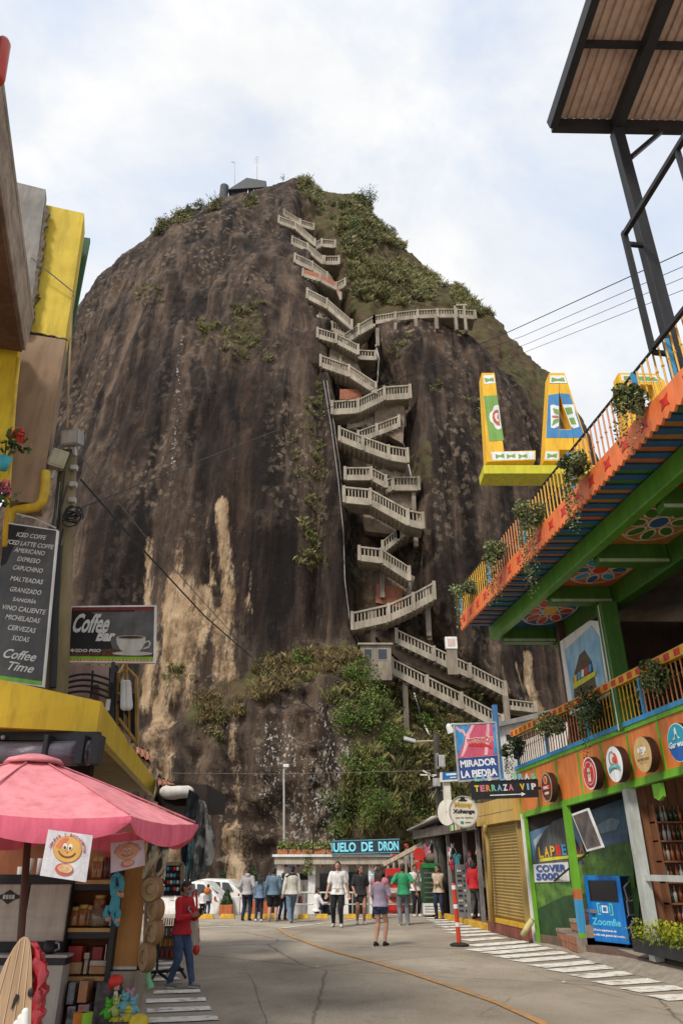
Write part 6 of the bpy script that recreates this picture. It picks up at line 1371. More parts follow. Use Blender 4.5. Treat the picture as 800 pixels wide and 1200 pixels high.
# ---------------------------------------------------------------- white cars
carw = paint('car_white', (.72,.70,.66), rough=.3, wear=.95); tyre = pm('tyre_rubber', (.018,.018,.018), rough=.8); rimm = pm('alloy_rim', (.42,.42,.42), rough=.3, metal=.6, bump=0)
def car(label, loc, rz):
    o = thing('parked_car', label, 'car', (0,0,0), 'white cars parked before the rock')
    L2, W2 = 2.15, .88
    prof = [(-2.15,.45),(-2.12,.78),(-1.95,.95),(-1.15,1.05),(-.45,1.55),(.2,1.66),(1.35,1.62),(1.92,1.18),(2.10,.98),(2.15,.55),(2.10,.30),(-2.05,.30)]
    def sec(s, y, ins): return [(x*(1-.02*ins), y, z) for x, z in prof]
    m = MB(); rings = [[(x*.985, y, z-.0 if z < 1.0 else z-.02) for x, z in prof] for y in (-W2,W2)]
    ins = [[(x if z < 1.04 else x*.97, s*(W2 if z < 1.06 else W2-.16*(z-1.05)/.6), z) for x, z in prof] for s in (-1,1)]
    mid = [[(x*1.01, s*W2*.55, z+(.03 if z > .9 else 0)) for x, z in prof] for s in (-1,1)]
    allr = [ins[0], mid[0], mid[1], ins[1]]; n = len(prof); vs = sum(allr, []); fs = [tuple(range(n-1,-1,-1)), tuple(range(3*n,4*n))]
    for r_ in range(3):
        for k in range(n): fs.append((r_*n+k, r_*n+(k+1)%n, (r_+1)*n+(k+1)%n, (r_+1)*n+k))
    m.add(vs, fs); bm_o = m.build('body', carw, o, smooth=False, bevel=.05, segs=3)
    def side(nm, pts, mt, lift=.012):
        for s in (-1,1):
            m = MB(); q = [(x, s*((W2 if z < 1.06 else W2-.16*(z-1.05)/.6)+lift), z) for x, z in pts]; m.slab(q, (0,-s*.02,0)); m.build(nm, mt, o)
    side('side_window', [(-.95,1.10),(-.42,1.48),(.12,1.56),(.12,1.10)], dglass); side('side_window', [(.18,1.10),(.18,1.57),(.95,1.55),(1.05,1.12)], dglass); side('side_window', [(1.12,1.13),(1.05,1.54),(1.34,1.52),(1.62,1.20)], dglass)
    side('door_handle', [(-.05,.98),(.12,.98),(.12,1.01),(-.05,1.01)], steel, .02); side('sill_trim', [(-1.0,.32),(1.0,.32),(1.0,.42),(-1.0,.42)], blackm, .008)
    m = MB(); m.slab([(1.44,-.6,1.50),(1.44,.6,1.50),(1.90,.68,1.19),(1.90,-.68,1.19)], (.03,0,.02)); m.build('rear_window', dglass, o); m = MB(); m.slab([(-1.10,-.7,1.09),(-1.10,.7,1.09),(-.50,.62,1.50),(-.50,-.62,1.50)], (-.03,0,.03)); m.build('windscreen', dglass, o)
    for s in (-1,1):
        m = MB(); m.slab([(2.06,s*.86,.86),(1.85,s*.885,.98),(1.88,s*.87,1.10),(2.07,s*.70,1.02),(2.12,s*.66,.90)], (.02,s*.02,0)); m.build('tail_light', paint('tail_red', (.42,.02,.02), rough=.2), o)
        m = MB(); m.slab([(-2.10,s*.84,.72),(-1.86,s*.885,.84),(-1.98,s*.82,.92),(-2.14,s*.62,.80)], (-.02,s*.02,0)); m.build('headlight', pm('lamp_glass', (.6,.6,.6), rough=.1, bump=0), o)
        for x in (-1.32,1.30):
            m = MB(); m.lathe([(.10,-.10),(.30,-.11),(.335,-.08),(.335,.08),(.30,.11),(.10,.10)], (x,s*.80,.335), 24, axis=(0,s,0)); w = m.build('wheel', tyre, o, smooth=False)
            m = MB(); m.lathe([(0,.10),(.07,.115),(.21,.10),(.225,.112),(.23,.08),(0,.08)], (x,s*.80,.335), 20, axis=(0,s,0)); m.build('rim', rimm, w)
            for k in range(5): a_ = k*1.2566; m = MB(); m.bar((x+.05*math.cos(a_),s*.915,.335+.05*math.sin(a_)),(x+.2*math.cos(a_),s*.91,.335+.2*math.sin(a_)),.05,.02,up=(0,1,0)); m.build('spoke', rimm, w)
    m = MB(); m.box(2.15,2.17,-.25,.25,.62,.74); m.build('number_plate', paint('plate_yellow', (.55,.42,.05)), o); m = MB(); m.box(2.08,2.18,-.8,.8,.40,.56); m.build('rear_bumper', carw, o, bevel=.03)
    return place(o, loc, rz)
q = P(262,1060,34.0); car('white hatchback with a red tail light behind the couple, left of the orange pot', (q.x-2.05,34.6,float(ground_z(0,36))+.04), R(-8))
q = P(284,1060,37.4); car('second white car parked behind, half hidden by the man in the grey hoodie', (q.x-1.95,38.2,float(ground_z(0,37))+.04), R(-6))
# ================================================================ OVERHEAD WIRES
def wire(pts, r, label, mt=None, sag=.0):
    W = []
    for i in range(len(pts)-1):
        for k in range(10):
            f = k/10; p = pts[i].lerp(pts[i+1], f); W.append(p-Vector((0,0,sag*4*f*(1-f))))
    W.append(pts[-1]); m = MB(); m.tube(W, r, 5, 0); return tag(m.build('overhead_wire', mt or cable_m), label, 'wire', 'overhead wires across the street')
wire([P(860,268,11), P(600,387,18), P(330,502,24), P(92,596,10.8)], .013, 'uppermost dark wire crossing the sky and the whole rock')
wire([P(860,286,11), P(612,394,20), P(480,440,40)], .009, 'second dark wire across the sky at the right, under the uppermost one')
wire([P(860,300,11), P(617,403,20), P(500,446,40)], .008, 'third dark wire across the sky at the right')
wire([P(860,316,11), P(624,409,20), P(520,452,40)], .008, 'lowest of the wires across the sky at the right')
wm = pm('grey_wire', (.20,.18,.17), (.12,.11,.1), bump=0)
wire([P(93,532,10.4), P(180,640,13), P(250,718,18), P(305,778,26)], .010, 'pale wire running down from the floodlights towards the ledge', wm)
wire([P(95,562,10.4), P(150,625,13), P(240,722,18), P(305,779,26), P(412,870,38)], .020, 'thick dark wire running down across the tan streaks', None)
wire([P(198,906,30), P(330,907,32), P(505,903,30)], .010, 'faint level wire across the foot of the rock', wm)
# ================================================================ THE LEFT SIDE OF THE STREET
lyell = pm('faded_yellow_paint', (.64,.48,.045), (.50,.36,.03), scale=1.3, rough=.7, bump=.06)
brownp = pm('mud_brown_render', (.30,.20,.125), (.225,.15,.10), scale=1.1, rough=.85, bump=.08)
greyr = pm('bare_grey_render', (.30,.285,.27), (.20,.19,.18), scale=1.8, rough=.9, bump=.12)
boardc = pm('board_marked_concrete', (.38,.30,.225), (.20,.15,.11), scale=1.6, rough=.9, bump=.2, stretch=(1,1,3))
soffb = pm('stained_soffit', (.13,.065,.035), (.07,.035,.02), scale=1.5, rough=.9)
lb = thing('yellow_building', 'unfinished yellow and brown building at the upper left with a raw concrete slab', 'building', (-5,9.5,0))
def LP(px, py): return PL2(px, py, Vector((-5.16, 9.3, 0)), Vector((.287, -.958, 0)))
def PL2(px, py, A, d):           # vertical plane through A along d
    n = Vector((-d.y, d.x, 0)); r = ray(px, py); t = (A-Vector((0,0,CAMZ))).dot(n)/r.dot(n); return Vector((0,0,CAMZ))+r*t
# projecting concrete slab
e1, e0 = Vector((-5.14,9.25,0)), Vector((-3.55,3.9,0)); back = Vector((-3.2,-.9,0))
q = [e1, e0, e0+back, e1+back]
m = MB(); m.slab([p+Vector((0,0,9.22)) for p in q], (0,0,.62)); m.build('balcony_slab', boardc, lb, bevel=.02)
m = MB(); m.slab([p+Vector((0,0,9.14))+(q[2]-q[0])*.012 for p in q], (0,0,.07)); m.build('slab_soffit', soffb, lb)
m = MB(); m.slab([e1+Vector((.0,.0,9.842)), e0+Vector((0,0,9.842)), e0+back*.06+Vector((0,0,9.842)), e1+back*.06+Vector((0,0,9.842))], (0,0,.10)); m.build('slab_upstand', boardc, lb)
YA, DA = Vector((-5.5,9.75,0)), Vector((1,.3,0)).normalized()
def face(name, pts, mt, A=YA, d=DA, th=.25, bev=.0):
    m = MB(); m.slab([PL2(a, b, A, d) for a, b in pts], Vector((-.3,1,0)).normalized()*th); return m.build(name, mt, lb, bevel=bev)
face('grey_panel', [(-10,206),(54,222),(34,392),(-22,385)], greyr, YA+Vector((0,-.12,0)))
face('yellow_panel', [(40,237),(99,250),(77,397),(10,385)], lyell, th=.5)
face('brown_panel', [(22,390),(77.5,398),(47,590),(8,586)], brownp, YA+Vector((0,-.05,0)), th=.5)
face('green_wall', [(84,276),(106,279),(78,425),(64,490),(48,480)], paint('bottle_green_paint', (.022,.095,.03)), YA+Vector((0,.75,0)), th=.12)
face('yellow_pillar', [(-40,382),(23,391),(8,562),(-40,590)], pm('bright_yellow_paint', (.72,.52,.03), (.58,.38,.02), scale=2, rough=.6), YA+Vector((0,-.5,0)), th=.3)
yp = pm('yellow_pipe', (.62,.42,.03), (.48,.30,.02), scale=4, rough=.5)
pipes = [P(22,420,9.2), P(17,470,9.2), P(12,540,9.2), P(6,640,9.2)]
m = MB(); m.tube(pipes, .035, 8); m.build('vent_pipe', yp, lb, smooth=True)
m = MB(); m.tube([P(54,553,9.95), P(53,575,9.95), P(50,588,9.95), P(44,594,9.95), P(30,596,9.95), P(20,597,9.95), P(13,601,9.95), P(10,612,9.95), P(9,640,9.95)], .075, 12); m.build('drain_pipe', yp, lb, smooth=True)
m = MB(); a = PL2(-60,600,YA+Vector((0,.9,0)),DA); m.slab([(-9.5,10.4,3.6),(-4.75,11.0,3.6),(-4.75,11.0,6.6),(-9.5,10.4,6.6)], (0,.2,0)); m.build('lower_wall', pm('dusty_plaster', (.30,.21,.16), (.2,.13,.1), scale=2), lb)
m = MB(); m.slab([(-5.9,10.0,6.45),(-9.5,9.2,6.45),(-9.5,9.2,9.2),(-5.9,10.0,9.2)], (0,.2,0)); m.build('upper_wall', lyell, lb)
# ragged mortar along the joint between the grey and yellow panels, small cracks
def rag(p0, p1, w0, w1, n, mt, lift):
    A_ = YA+Vector((0,-lift,0)); le, ri = [], []
    for k in range(n+1):
        f = k/n; x, y = p0[0]+(p1[0]-p0[0])*f, p0[1]+(p1[1]-p0[1])*f; le.append((x-w0*(.5+.5*rnd.random()), y+rnd.uniform(-1,1))); ri.append((x+w1*rnd.random()**1.5, y+rnd.uniform(-1,1)))
    for k in range(n): m = MB(); m.slab([PL2(a,b,A_,DA) for a, b in (le[k],ri[k],ri[k+1],le[k+1])], (0,.05,0)); yield m
mor = pm('crumbled_mortar', (.17,.14,.10), (.07,.06,.045), scale=9, rough=.95, bump=.3)
mm = MB()
for q_ in rag((55,242),(35,386),3,5,34,mor,.14): mm.add(q_.v, q_.f)
mm.build('mortar_joint', mor, lb)
mm = MB()
for q_ in rag((34,388),(77,397),.5,2.5,16,mor,.06): mm.add(q_.v, q_.f)
mm.build('mortar_joint', mor, lb)
for pts in (((38,345),(44,348),(48,350)),((37,362),(42,356),(47,350))): m = MB(); m.tube([PL2(a,b,YA+Vector((0,-.02,0)),DA) for a, b in pts], .012, 5); m.build('wall_crack', mor, lb)
# thin stay cable on the yellow panel
m = MB(); m.tube([PL2(37,302,YA+Vector((0,-.2,0)),DA), PL2(86,342,YA+Vector((0,-.1,0)),DA)], .012, 5); tag(m.build('stay_cable', MATS['grey_wire']), 'thin grey stay cable across the yellow wall panel', 'cable')
m = MB(); m.tube([P(86,342,9.9), P(82,420,9.9), P(79,502,9.9)], .018, 6); tag(m.build('drop_cable', pm('ochre_cable', (.30,.20,.10), bump=0)), 'brown cable dropping from the yellow panel to the floodlights', 'cable')
rd = MB(); rd.lathe([(0,0),(.05,.0),(.07,.05),(.07,.55),(.05,.6),(0,.6)], P(-3,96,4.5), 14, axis=(-.05,-.1,1)); tag(rd.build('red_lantern', paint('lantern_red', (.50,.05,.03), rough=.4), smooth=True), 'red rounded end of a lantern hanging at the upper left edge', 'lantern')
# geraniums
M_ger = leafmat('geranium_leaf', (.010,.03,.008), (.06,.12,.03))
def geranium(px, py, label, colr, potc, Y=9.0):
    p = P(px, py, Y); o = thing('flower_pot', label, 'flower pot', p, 'geranium pots on the yellow wall'); 
    m = MB(); q = P(px-18, py+32, Y); m.lathe([(0,-.12),(.06,-.12),(.10,.08),(.085,.08),(.07,.0),(0,.0)], q, 16); m.build('pot', potc, o, smooth=True)
    m = MB(); m.tube([q, q.lerp(p,.5)+Vector((.02,0,.05)), p], .012, 5); m.tube([q, q.lerp(p,.6)+Vector((-.12,0,.1))], .012, 5); m.build('stem', MATS['twig_bark'], o)
    C = np.array(p)+NPR.normal(size=(60,3))*np.array([.12,.1,.09])+np.array([-.08,0,-.14]); v, f = leaf_arrays(C, .09, up=.3, aspect=.9); np_mesh('foliage', v, f, M_ger, o, tint=np.repeat(NPR.rand(60), 4))
    for dx, dz, r in ((0,.03,.075),(.05,-.08,.06),(-.06,-.02,.045)):
        c = np.array(p)+np.array([dx,-.03,dz]); d = NPR.normal(size=(70,3)); d /= np.linalg.norm(d,axis=1)[:,None]; v, f = leaf_arrays(c+d*r*(.7+.3*NPR.rand(70))[:,None], .045, up=0, aspect=.9); np_mesh('blossom', v, f, colr, o, tint=np.repeat(NPR.rand(70), 4))
geranium(23, 510, 'red geranium in a turquoise pot high on the yellow wall', leafmat('red_petal', (.42,.02,.02), (.70,.07,.05)), paint('turquoise_glaze', (.05,.36,.42)))
geranium(7, 572, 'pink geranium in a red pot lower on the yellow wall', leafmat('pink_petal', (.50,.06,.16), (.72,.20,.32)), paint('red_glaze', (.48,.03,.03)))
# ---------------------------------------------------------------- pole with floodlights
lpole = thing('concrete_pole', 'tall greenish concrete pole with steel bands left of the coffee sign', 'utility pole', (-4.05,10.3,0))
pt, pbm = P(81,531,10.3), P(64,808,10.3); basep = Vector((pbm.x-.05,10.3,0))
m = MB(); m.tube([basep, pbm, pt], [.20,.19,.135], 18); m.build('shaft', pm('mossy_concrete', (.22,.17,.085), (.13,.10,.05), scale=2.2, rough=.9, bump=.15, stretch=(1,1,.3)), lpole, smooth=True)
for py in (556,578,598): p = P(80,py,10.3); p = pbm.lerp(pt, (808-py)/277); m = MB(); m.lathe([(.125,-.03),(.137,-.028),(.137,.028),(.125,.03)], p, 18, cap=False); m.box(p.x+.10,p.x+.20,p.y-.16,p.y-.08,p.z-.04,p.z+.04); m.build('band', steel, lpole)
for k in range(10):
    f0, f1 = .55+.4*rnd.random(), .1+.5*rnd.random(); a = pbm.lerp(pt,f0)+Vector((-.1+.2*rnd.random(),-.17,0)); b = pbm.lerp(pt,f1)+Vector((-.12+.1*rnd.random(),-.19,0)); m = MB(); m.tube([a, a.lerp(b,.5)+Vector((-.06+.12*rnd.random(),-.04,0)), b], .010, 5); m.build('pole_cable', cable_m if k % 3 else grayp, lpole)
for k in range(9):
    c_ = P(82+6*rnd.random(),605+10*rnd.random(),10.05); m = MB(); m.tube([c_+Vector((.12*math.cos(t+k),.02*k-.1,.09*math.sin(t+k)+.02*k)) for t in np.linspace(0,5.5,12)], .012, 5); m.build('cable_coil', cable_m, lpole)
m = MB(); p = P(67,665,10.2); m.tube([P(70,640,10.1),P(66,700,10.1),P(62,806,10.1)], .05, 6); m.build('cable_bundle', cable_m, lpole)
def flood(px, py, w, h, rz, label, mt, lens):
    c = P(px, py, 10.1); o = thing('floodlight', label, 'floodlight', (0,0,0), 'floodlights on the concrete pole'); sc_ = 9.9/FPX*1.0
    W, Hh = w*sc_*1.08, h*sc_*1.1
    m = MB(); m.hexa([(-W/2,-.10,-Hh/2),(W/2,-.10,-Hh/2),(W/2*.86,.12,-Hh/2*.8),(-W/2*.86,.12,-Hh/2*.8),(-W/2,-.10,Hh/2),(W/2,-.10,Hh/2),(W/2*.86,.12,Hh/2*.8),(-W/2*.86,.12,Hh/2*.8)]); m.build('housing', mt, o, bevel=.012)
    m = MB(); m.box(-W/2*.86,W/2*.86,-.112,-.10,-Hh/2*.82,Hh/2*.82); m.build('lens', lens, o)
    for k in range(5): m = MB(); x = -W/2-.012; m.box(x-.01,x+.02,-.06+k*.035,-.045+k*.035,-Hh/2*.8,Hh/2*.8); m.build('cooling_fin', mt, o)
    m = MB(); m.bar((0,.05,-Hh/2),(0,.08,-Hh/2-.14),.05); m.build('bracket', steel, o); return place(o, c, rz)
f_ = flood(85.5,514,25,20,R(-12),'grey floodlight on the very top of the concrete pole',pm('lamp_body_grey', (.30,.29,.27), rough=.5),pm('floodlight_glass', (.34,.32,.28), (.26,.25,.22), rough=.2, bump=0)); f_.rotation_euler.x = R(14)
m = MB(); c = P(88,513,9.93); m.box(c.x-.05,c.x+.05,c.y,c.y+.02,c.z-.03,c.z+.03); m.build('chip', yellow, None).hide_render if False else None
f_ = flood(68.5,540,20,25,R(22),'yellowed floodlight on the left side of the concrete pole',pm('lamp_body_cream', (.44,.40,.29), rough=.5),pm('yellowed_glass', (.36,.32,.20), rough=.25, bump=0)); f_.rotation_euler.y = R(8)
# ---------------------------------------------------------------- menu board and coffee sign
chalk = paint('chalk_ink', (.62,.61,.58)); slate = pm('slate_print', (.085,.082,.080), (.04,.038,.037), scale=1.3, rough=.5, bump=0)
mb_ = thing('menu_board', 'tall dark menu board listing coffee drinks in white handwriting', 'sign', P(30,700,9.75)); Ym = 9.75
fm = Frame(P(-14,796,Ym),P(51,805,Ym),P(68,621,Ym),P(7,612,Ym))
m = MB(); m.slab([fm(0,0),fm(1,0),fm(1,1),fm(0,1)], (0,.06,0)); m.build('panel', whitep, mb_)
fm.rect('print', .0,.975,.008,.992, slate, mb_, .004)
fm.poly('print_corner', [(.0,.70),(.10,.72),(.22,.86),(.42,.985),(.0,.985)], pm('dark_print', (.012,.010,.010), bump=0), mb_, .007)
for i, (s, v, wd) in enumerate((('ICED COFFE',.930,.56),('ICED LATTE COFFE',.872,.88),('AMERICANO',.823,.58),('EXPRESO',.765,.43),('CAPUCHINO',.705,.56),('MALTEADAS',.632,.60),('GRANIZADO',.562,.58),('SANGRÍA',.503,.43),('VINO CALIENTE',.443,.80),('MICHELADAS',.385,.62),('CERVEZAS',.322,.50),('SODAS',.262,.30))):
    fm.text('menu_line', s, .52-.0*i, v, chalk, mb_, w=fm.w*wd, h=fm.h*.030, lift=.010, bold=.012, shear=.06, skew=.0)
fm.text('menu_title', 'Coffee', .54,.165, chalk, mb_, w=fm.w*.58, h=fm.h*.055, lift=.010, bold=.015, shear=.3); fm.text('menu_title', 'Time', .58,.095, chalk, mb_, w=fm.w*.46, h=fm.h*.05, lift=.010, bold=.015, shear=.3)
fm.rect('print_strip', 0,.975,.008,.03, green, mb_, .008); m = MB(); m.tube([P(20,602,9.7),P(40,607,9.7),P(66,619,9.7)], .012, 5); m.build('hanger', steel, mb_)
cs = thing('coffee_sign', 'rectangular Coffee Bar sign with a steaming white cup on it', 'sign', P(130,745,11.5)); Yc_ = 11.5
fc = Frame(P(79,776,Yc_),P(182,777,Yc_),P(183,709,Yc_),P(83,710,Yc_))
m = MB(); m.slab([fc(0,0),fc(1,0),fc(1,1),fc(0,1)], (0,.07,0)); m.build('panel', whitep, cs, bevel=.006)
fc.rect('print', .02,.98,.03,.97, pm('smoky_print', (.13,.125,.12), (.06,.057,.055), scale=1.8, bump=0), cs, .004)
fc.poly('print_dark', [(.02,.20),(.52,.20),(.45,.50),(.38,.70),(.25,.88),(.02,.88)], MATS['dark_print'], cs, .007); fc.rect('print_roof', .02,.98,.91,.97, pm('red_roof_print', (.20,.03,.02), (.09,.015,.01), scale=8, bump=0), cs, .007); fc.rect('print_eave', .02,.75,.885,.91, MATS['dark_print'], cs, .008)
fc.poly('print_beans', [(.02,.10),(.98,.10),(.98,.16),(.70,.17),(.50,.24),(.30,.20),(.02,.25)], pm('coffee_bean_print', (.14,.06,.025), (.03,.012,.006), scale=22, bump=0), cs, .008)
fc.rect('print_strip', .02,.98,.055,.10, green, cs, .010); fc.rect('print_strip', .02,.98,.03,.055, yellow, cs, .010)
for k in range(24): fc.rect('print_check', .03+k*.04,.045+k*.04,.032,.053, redp, cs, .013)
fc.text('sign_text', 'Coffee', .26,.68, chalk, cs, w=fc.w*.42, h=fc.h*.34, lift=.013, bold=.03, shear=.35); fc.text('sign_text', 'Bar', .43,.46, chalk, cs, w=fc.w*.22, h=fc.h*.20, lift=.014, bold=.05, shear=.25)
fc.text('sign_text', '2DO PISO', .235,.20, chalk, cs, w=fc.w*.29, h=fc.h*.055, lift=.013, bold=.03); fc.poly('arrow', [(.03,.20),(.06,.235),(.06,.21),(.085,.21),(.085,.19),(.06,.19),(.06,.165)], chalk, cs, .013)
cupm = paint('cup_white_print', (.48,.46,.40)); fc.poly('cup', [(.55,.43),(.56,.32),(.60,.22),(.66,.17),(.79,.17),(.85,.23),(.88,.33),(.89,.43)], cupm, cs, .013); fc.disc('cup_rim', .72,.43,fc.w*.17,fc.h*.035, paint('cup_rim_print', (.34,.32,.27)), cs, .016); fc.disc('coffee', .72,.43,fc.w*.14,fc.h*.022, pm('coffee_print', (.06,.025,.01), bump=0), cs, .019)
fc.poly('cup_handle', [(.87,.36),(.93,.38),(.955,.33),(.93,.25),(.86,.22),(.87,.25),(.92,.28),(.93,.33),(.92,.355),(.88,.33)], cupm, cs, .014); fc.disc('saucer', .74,.155,fc.w*.23,fc.h*.035, cupm, cs, .011)
m = MB(); p = P(133,776,11.4); m.tube([p, P(131,800,11.4)], .03, 6); m.build('sign_post', blackm, cs)
# iron gate and hoops under the coffee sign
ig = thing('iron_gate', 'black and gold iron gate rising beside the yellow canopy', 'gate', P(135,845,12.2)); Yg = 12.2
goldt = pm('gilded_timber', (.42,.26,.075), (.28,.17,.05), scale=4, rough=.6)
def gbar(nm, a, b, w, mt, Y0=Yg, Y1=Yg): m = MB(); m.bar(P(*a,Y0), P(*b,Y1), w); m.build(nm, mt, ig)
gbar('gate_post', (132.5,783), (131,862), .10, blackm); gbar('gate_post', (127,806),(126,840),.07, goldt)
for a, b in (((139,790),(138,850)),((148,776),(147,858)),((160,795),(161,875)),((146,780),(162,796)),((139,812),(161,834)),((139,842),(161,872)),((139,790),(148,776)),((153,800),(152,860))): gbar('gate_bar', a, b, .045, goldt, Yg, Yg+.4)
for a, b in (((143,800),(143,850)),((156,812),(157,870)),((140,820),(160,850))): gbar('gate_bar', a, b, .07, blackm, Yg+.1, Yg+.45)
m = MB(); m.slab([P(139,800,Yg+.5),P(160,828,Yg+.8),P(160,872,Yg+.8),P(139,850,Yg+.5)], (0,.03,0)); m.build('gate_sheet', blackm, ig)
for k in range(4): m = MB(); m.tube([P(70+60*t,797+k*6-7*math.sin(t*3.14)+k*1.5*t,12.0) for t in np.linspace(0,1,12)], .022, 6); m.build('hoop', blackm, ig)
gbar('gate_bar', (109,786),(107,818),.03, blackm); gbar('gate_bar', (113,803),(113,828),.09, pm('rust_red_post', (.16,.06,.04), rough=.8)); m = MB(); m.box(P(126,822,12).x,P(130,822,12).x,11.95,12.0,P(128,833,12).z,P(128,820,12).z); m.build('meter_box', whitep, ig)
for a in (145,150): m = MB(); m.capsule(P(a,800,Yg-.1),P(a+1,828,Yg-.1),.05,.07,8); m.build('hanging_cloth', clothc[1], ig)
m = MB(); m.slab([P(72,822,12.6),P(130,850,12.6),P(130,780,12.6),P(72,778,12.6)], (0,.15,0)); tag(m.build('pink_wall', pm('pinkish_plaster', (.46,.33,.28), (.38,.26,.22), scale=1.5, rough=.9)), 'pinkish plaster wall behind the iron hoops under the coffee sign', 'wall')
# ---------------------------------------------------------------- shop with the yellow canopy
cn_ = thing('corner_shop', 'corner shop with a bright yellow canopy fascia above the stall', 'shop', (-4.5,10.5,0))
Cb, Ct = P(113,858,9.4), P(117,822,9.4); Eb, Et = P(178,932,18.4), P(185,915,18.4); Lb_, Lt_ = P(-60,849,8.7), P(-60,783,8.7); Ct.x = Cb.x; Et.x = Eb.x = (Eb.x+Et.x)/2
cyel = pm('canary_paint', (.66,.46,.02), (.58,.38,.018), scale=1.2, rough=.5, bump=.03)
m = MB(); m.slab([Lb_, Cb, Ct, Lt_], (0,.12,0)); m.slab([Cb, Eb, Et, Ct], (-.12,0,0)); m.build('canopy_fascia', cyel, cn_)
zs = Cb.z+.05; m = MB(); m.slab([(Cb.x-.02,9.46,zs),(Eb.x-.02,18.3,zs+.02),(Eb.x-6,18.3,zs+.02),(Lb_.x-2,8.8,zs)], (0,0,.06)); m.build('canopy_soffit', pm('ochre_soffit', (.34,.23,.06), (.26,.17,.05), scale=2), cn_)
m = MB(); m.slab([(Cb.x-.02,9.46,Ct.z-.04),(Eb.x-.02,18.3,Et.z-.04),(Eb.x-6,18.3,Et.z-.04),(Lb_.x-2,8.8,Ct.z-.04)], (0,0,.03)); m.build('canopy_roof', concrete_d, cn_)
m = MB(); m.slab([(-9.5,12.6,-.1),(-4.2,12.6,-.1),(-4.2,12.6,3.3),(-9.5,12.6,3.3)], (0,.2,0)); m.build('back_wall', dark_int, cn_)
m = MB(); m.slab([(-4.6,12.7,-.1),(-6.2,18.5,-.1),(-6.2,18.5,3.3),(-4.6,12.7,3.3)], (-.2,0,0)); m.build('side_wall', pm('rough_tan_plaster', (.42,.30,.19), (.30,.21,.13), scale=2, bump=.2), cn_)
m = MB(); a, b = P(-40,868,9.35), P(118,860,9.35); m.box(a.x,b.x,9.3,9.4,a.z,b.z+.02); m.build('blind_rail', blackm, cn_)
m = MB(); a, b = P(-40,882,9.3), P(106,882,9.3); m.tube([a,(a+b)/2+Vector((0,0,-.02)),b], .15, 18); m.build('rolled_blind', pm('clear_plastic_roll', (.20,.17,.19), (.08,.06,.09), scale=5, rough=.12, bump=.15, stretch=(.4,3,3), spec=.8), cn_, smooth=True)
for px in (58,98,116): p = P(px,880,9.25); m = MB(); m.box(p.x-.05 if px > 60 else p.x-.025,p.x+.05 if px > 60 else p.x+.025,9.08,9.3,p.z-.17,p.z+.17); m.build('blind_strap', blackm, cn_)
for px in (4,55,98): p = P(px,864,9.25); m = MB(); m.ball(p,(.03,.03,.03),10,6); m.build('rail_bolt', steel, cn_, smooth=True)
# ---------------------------------------------------------------- pink umbrella
pinkc = pm('pink_canvas', (.74,.27,.30), (.66,.22,.25), scale=2.5, rough=.85, bump=.04); 
ub = thing('pink_parasol', 'large pink parasol with a scalloped edge over the snack stall', 'parasol', (-3.2,7.9,0))
uc = Vector((-3.23,7.9,0)); ez = 2.09; az = 2.72; nseg = 8; rot0 = R(-38)
cv = MB(); N8 = 8*10; ring_n = 9; vs = []; fs = []
def rim(t, rr): 
    # sides sag in a little between the ribs
    k = (t-rot0)/(2*math.pi/nseg); f = k-math.floor(k); base = math.cos(math.pi/nseg)/math.cos((f-.5)*2*math.pi/nseg)
    return rr*base
RU = 1.74
for j in range(ring_n):
    g = j/(ring_n-1); 
    for k in range(N8):
        t = rot0+2*math.pi*k/N8; ff_ = ((k/N8*nseg) % 1); sagv = .05*math.sin(math.pi*ff_)*g*(1-g*.3)
        r_ = rim(t, RU)*g+.001; z = az-(az-ez)*(g**1.08)-sagv; vs.append(uc+Vector((r_*math.cos(t), r_*math.sin(t), z)))
for j in range(ring_n-1):
    for k in range(N8): fs.append((j*N8+k, j*N8+(k+1)%N8, (j+1)*N8+(k+1)%N8, (j+1)*N8+k))
cv.add(vs, fs); 
for q_ in cv.v:
    dd = (q_-uc); q_.z += .010*float(vnoise(q_.x*3.2, q_.y*3.2, 1, 4)) + .006*float(vnoise(q_.x*9, q_.y*9, 2, 5))
cvo = cv.build('canopy', pinkc, ub, smooth=True)
for k in range(8):
    t = rot0+k*math.pi/4; m = MB(); m.tube([uc+Vector((RU*g*math.cos(t), RU*g*math.sin(t), az-(az-ez)*g**1.08+.012)) for g in np.linspace(.08,.99,10)], .009, 5); m.build('seam', pm('seam_pink', (.60,.18,.22), rough=.9), ub, smooth=True)
vl = MB(); vs = []; fs = []; 
for k in range(N8+8):
    pass
for sgm in range(nseg):
    base_i = len(vs)
    for i in range(13):
        f = i/12; t = rot0+(sgm+f)*2*math.pi/nseg; r_ = rim(t, RU)+.006; ff_ = f; sagv = .05*math.sin(math.pi*ff_)*.7
        drop = .11+.085*math.sin(math.pi*min(1,max(0,(f)))) if 0 < f < 1 else .05
        for q_, (dz, dr) in enumerate(((0,0),(drop*.5,.012),(drop,.0))): vs.append(uc+Vector(((r_+dr)*math.cos(t),(r_+dr)*math.sin(t), ez-sagv-dz+.004)))
    for i in range(12):
        for q_ in range(2): a = base_i+i*3+q_; fs.append((a, a+1, a+4, a+3))
vl.add(vs, fs); vl.build('valance', pm('bright_pink_canvas', (.80,.16,.24), (.72,.13,.20), scale=3, rough=.85, bump=.04), ub, smooth=True)
m = MB(); m.lathe([(.30,az-.055),(.26,az-.01),(.10,az+.035),(.0,az+.045)], uc, 24); m.build('vent_cap', pinkc, ub, smooth=True)
ptop, pbot = P(33,985,7.9), P(25,1095,7.9); pd = (pbot-ptop); pole_d = Vector((pd.x/pd.z, 0, 1))
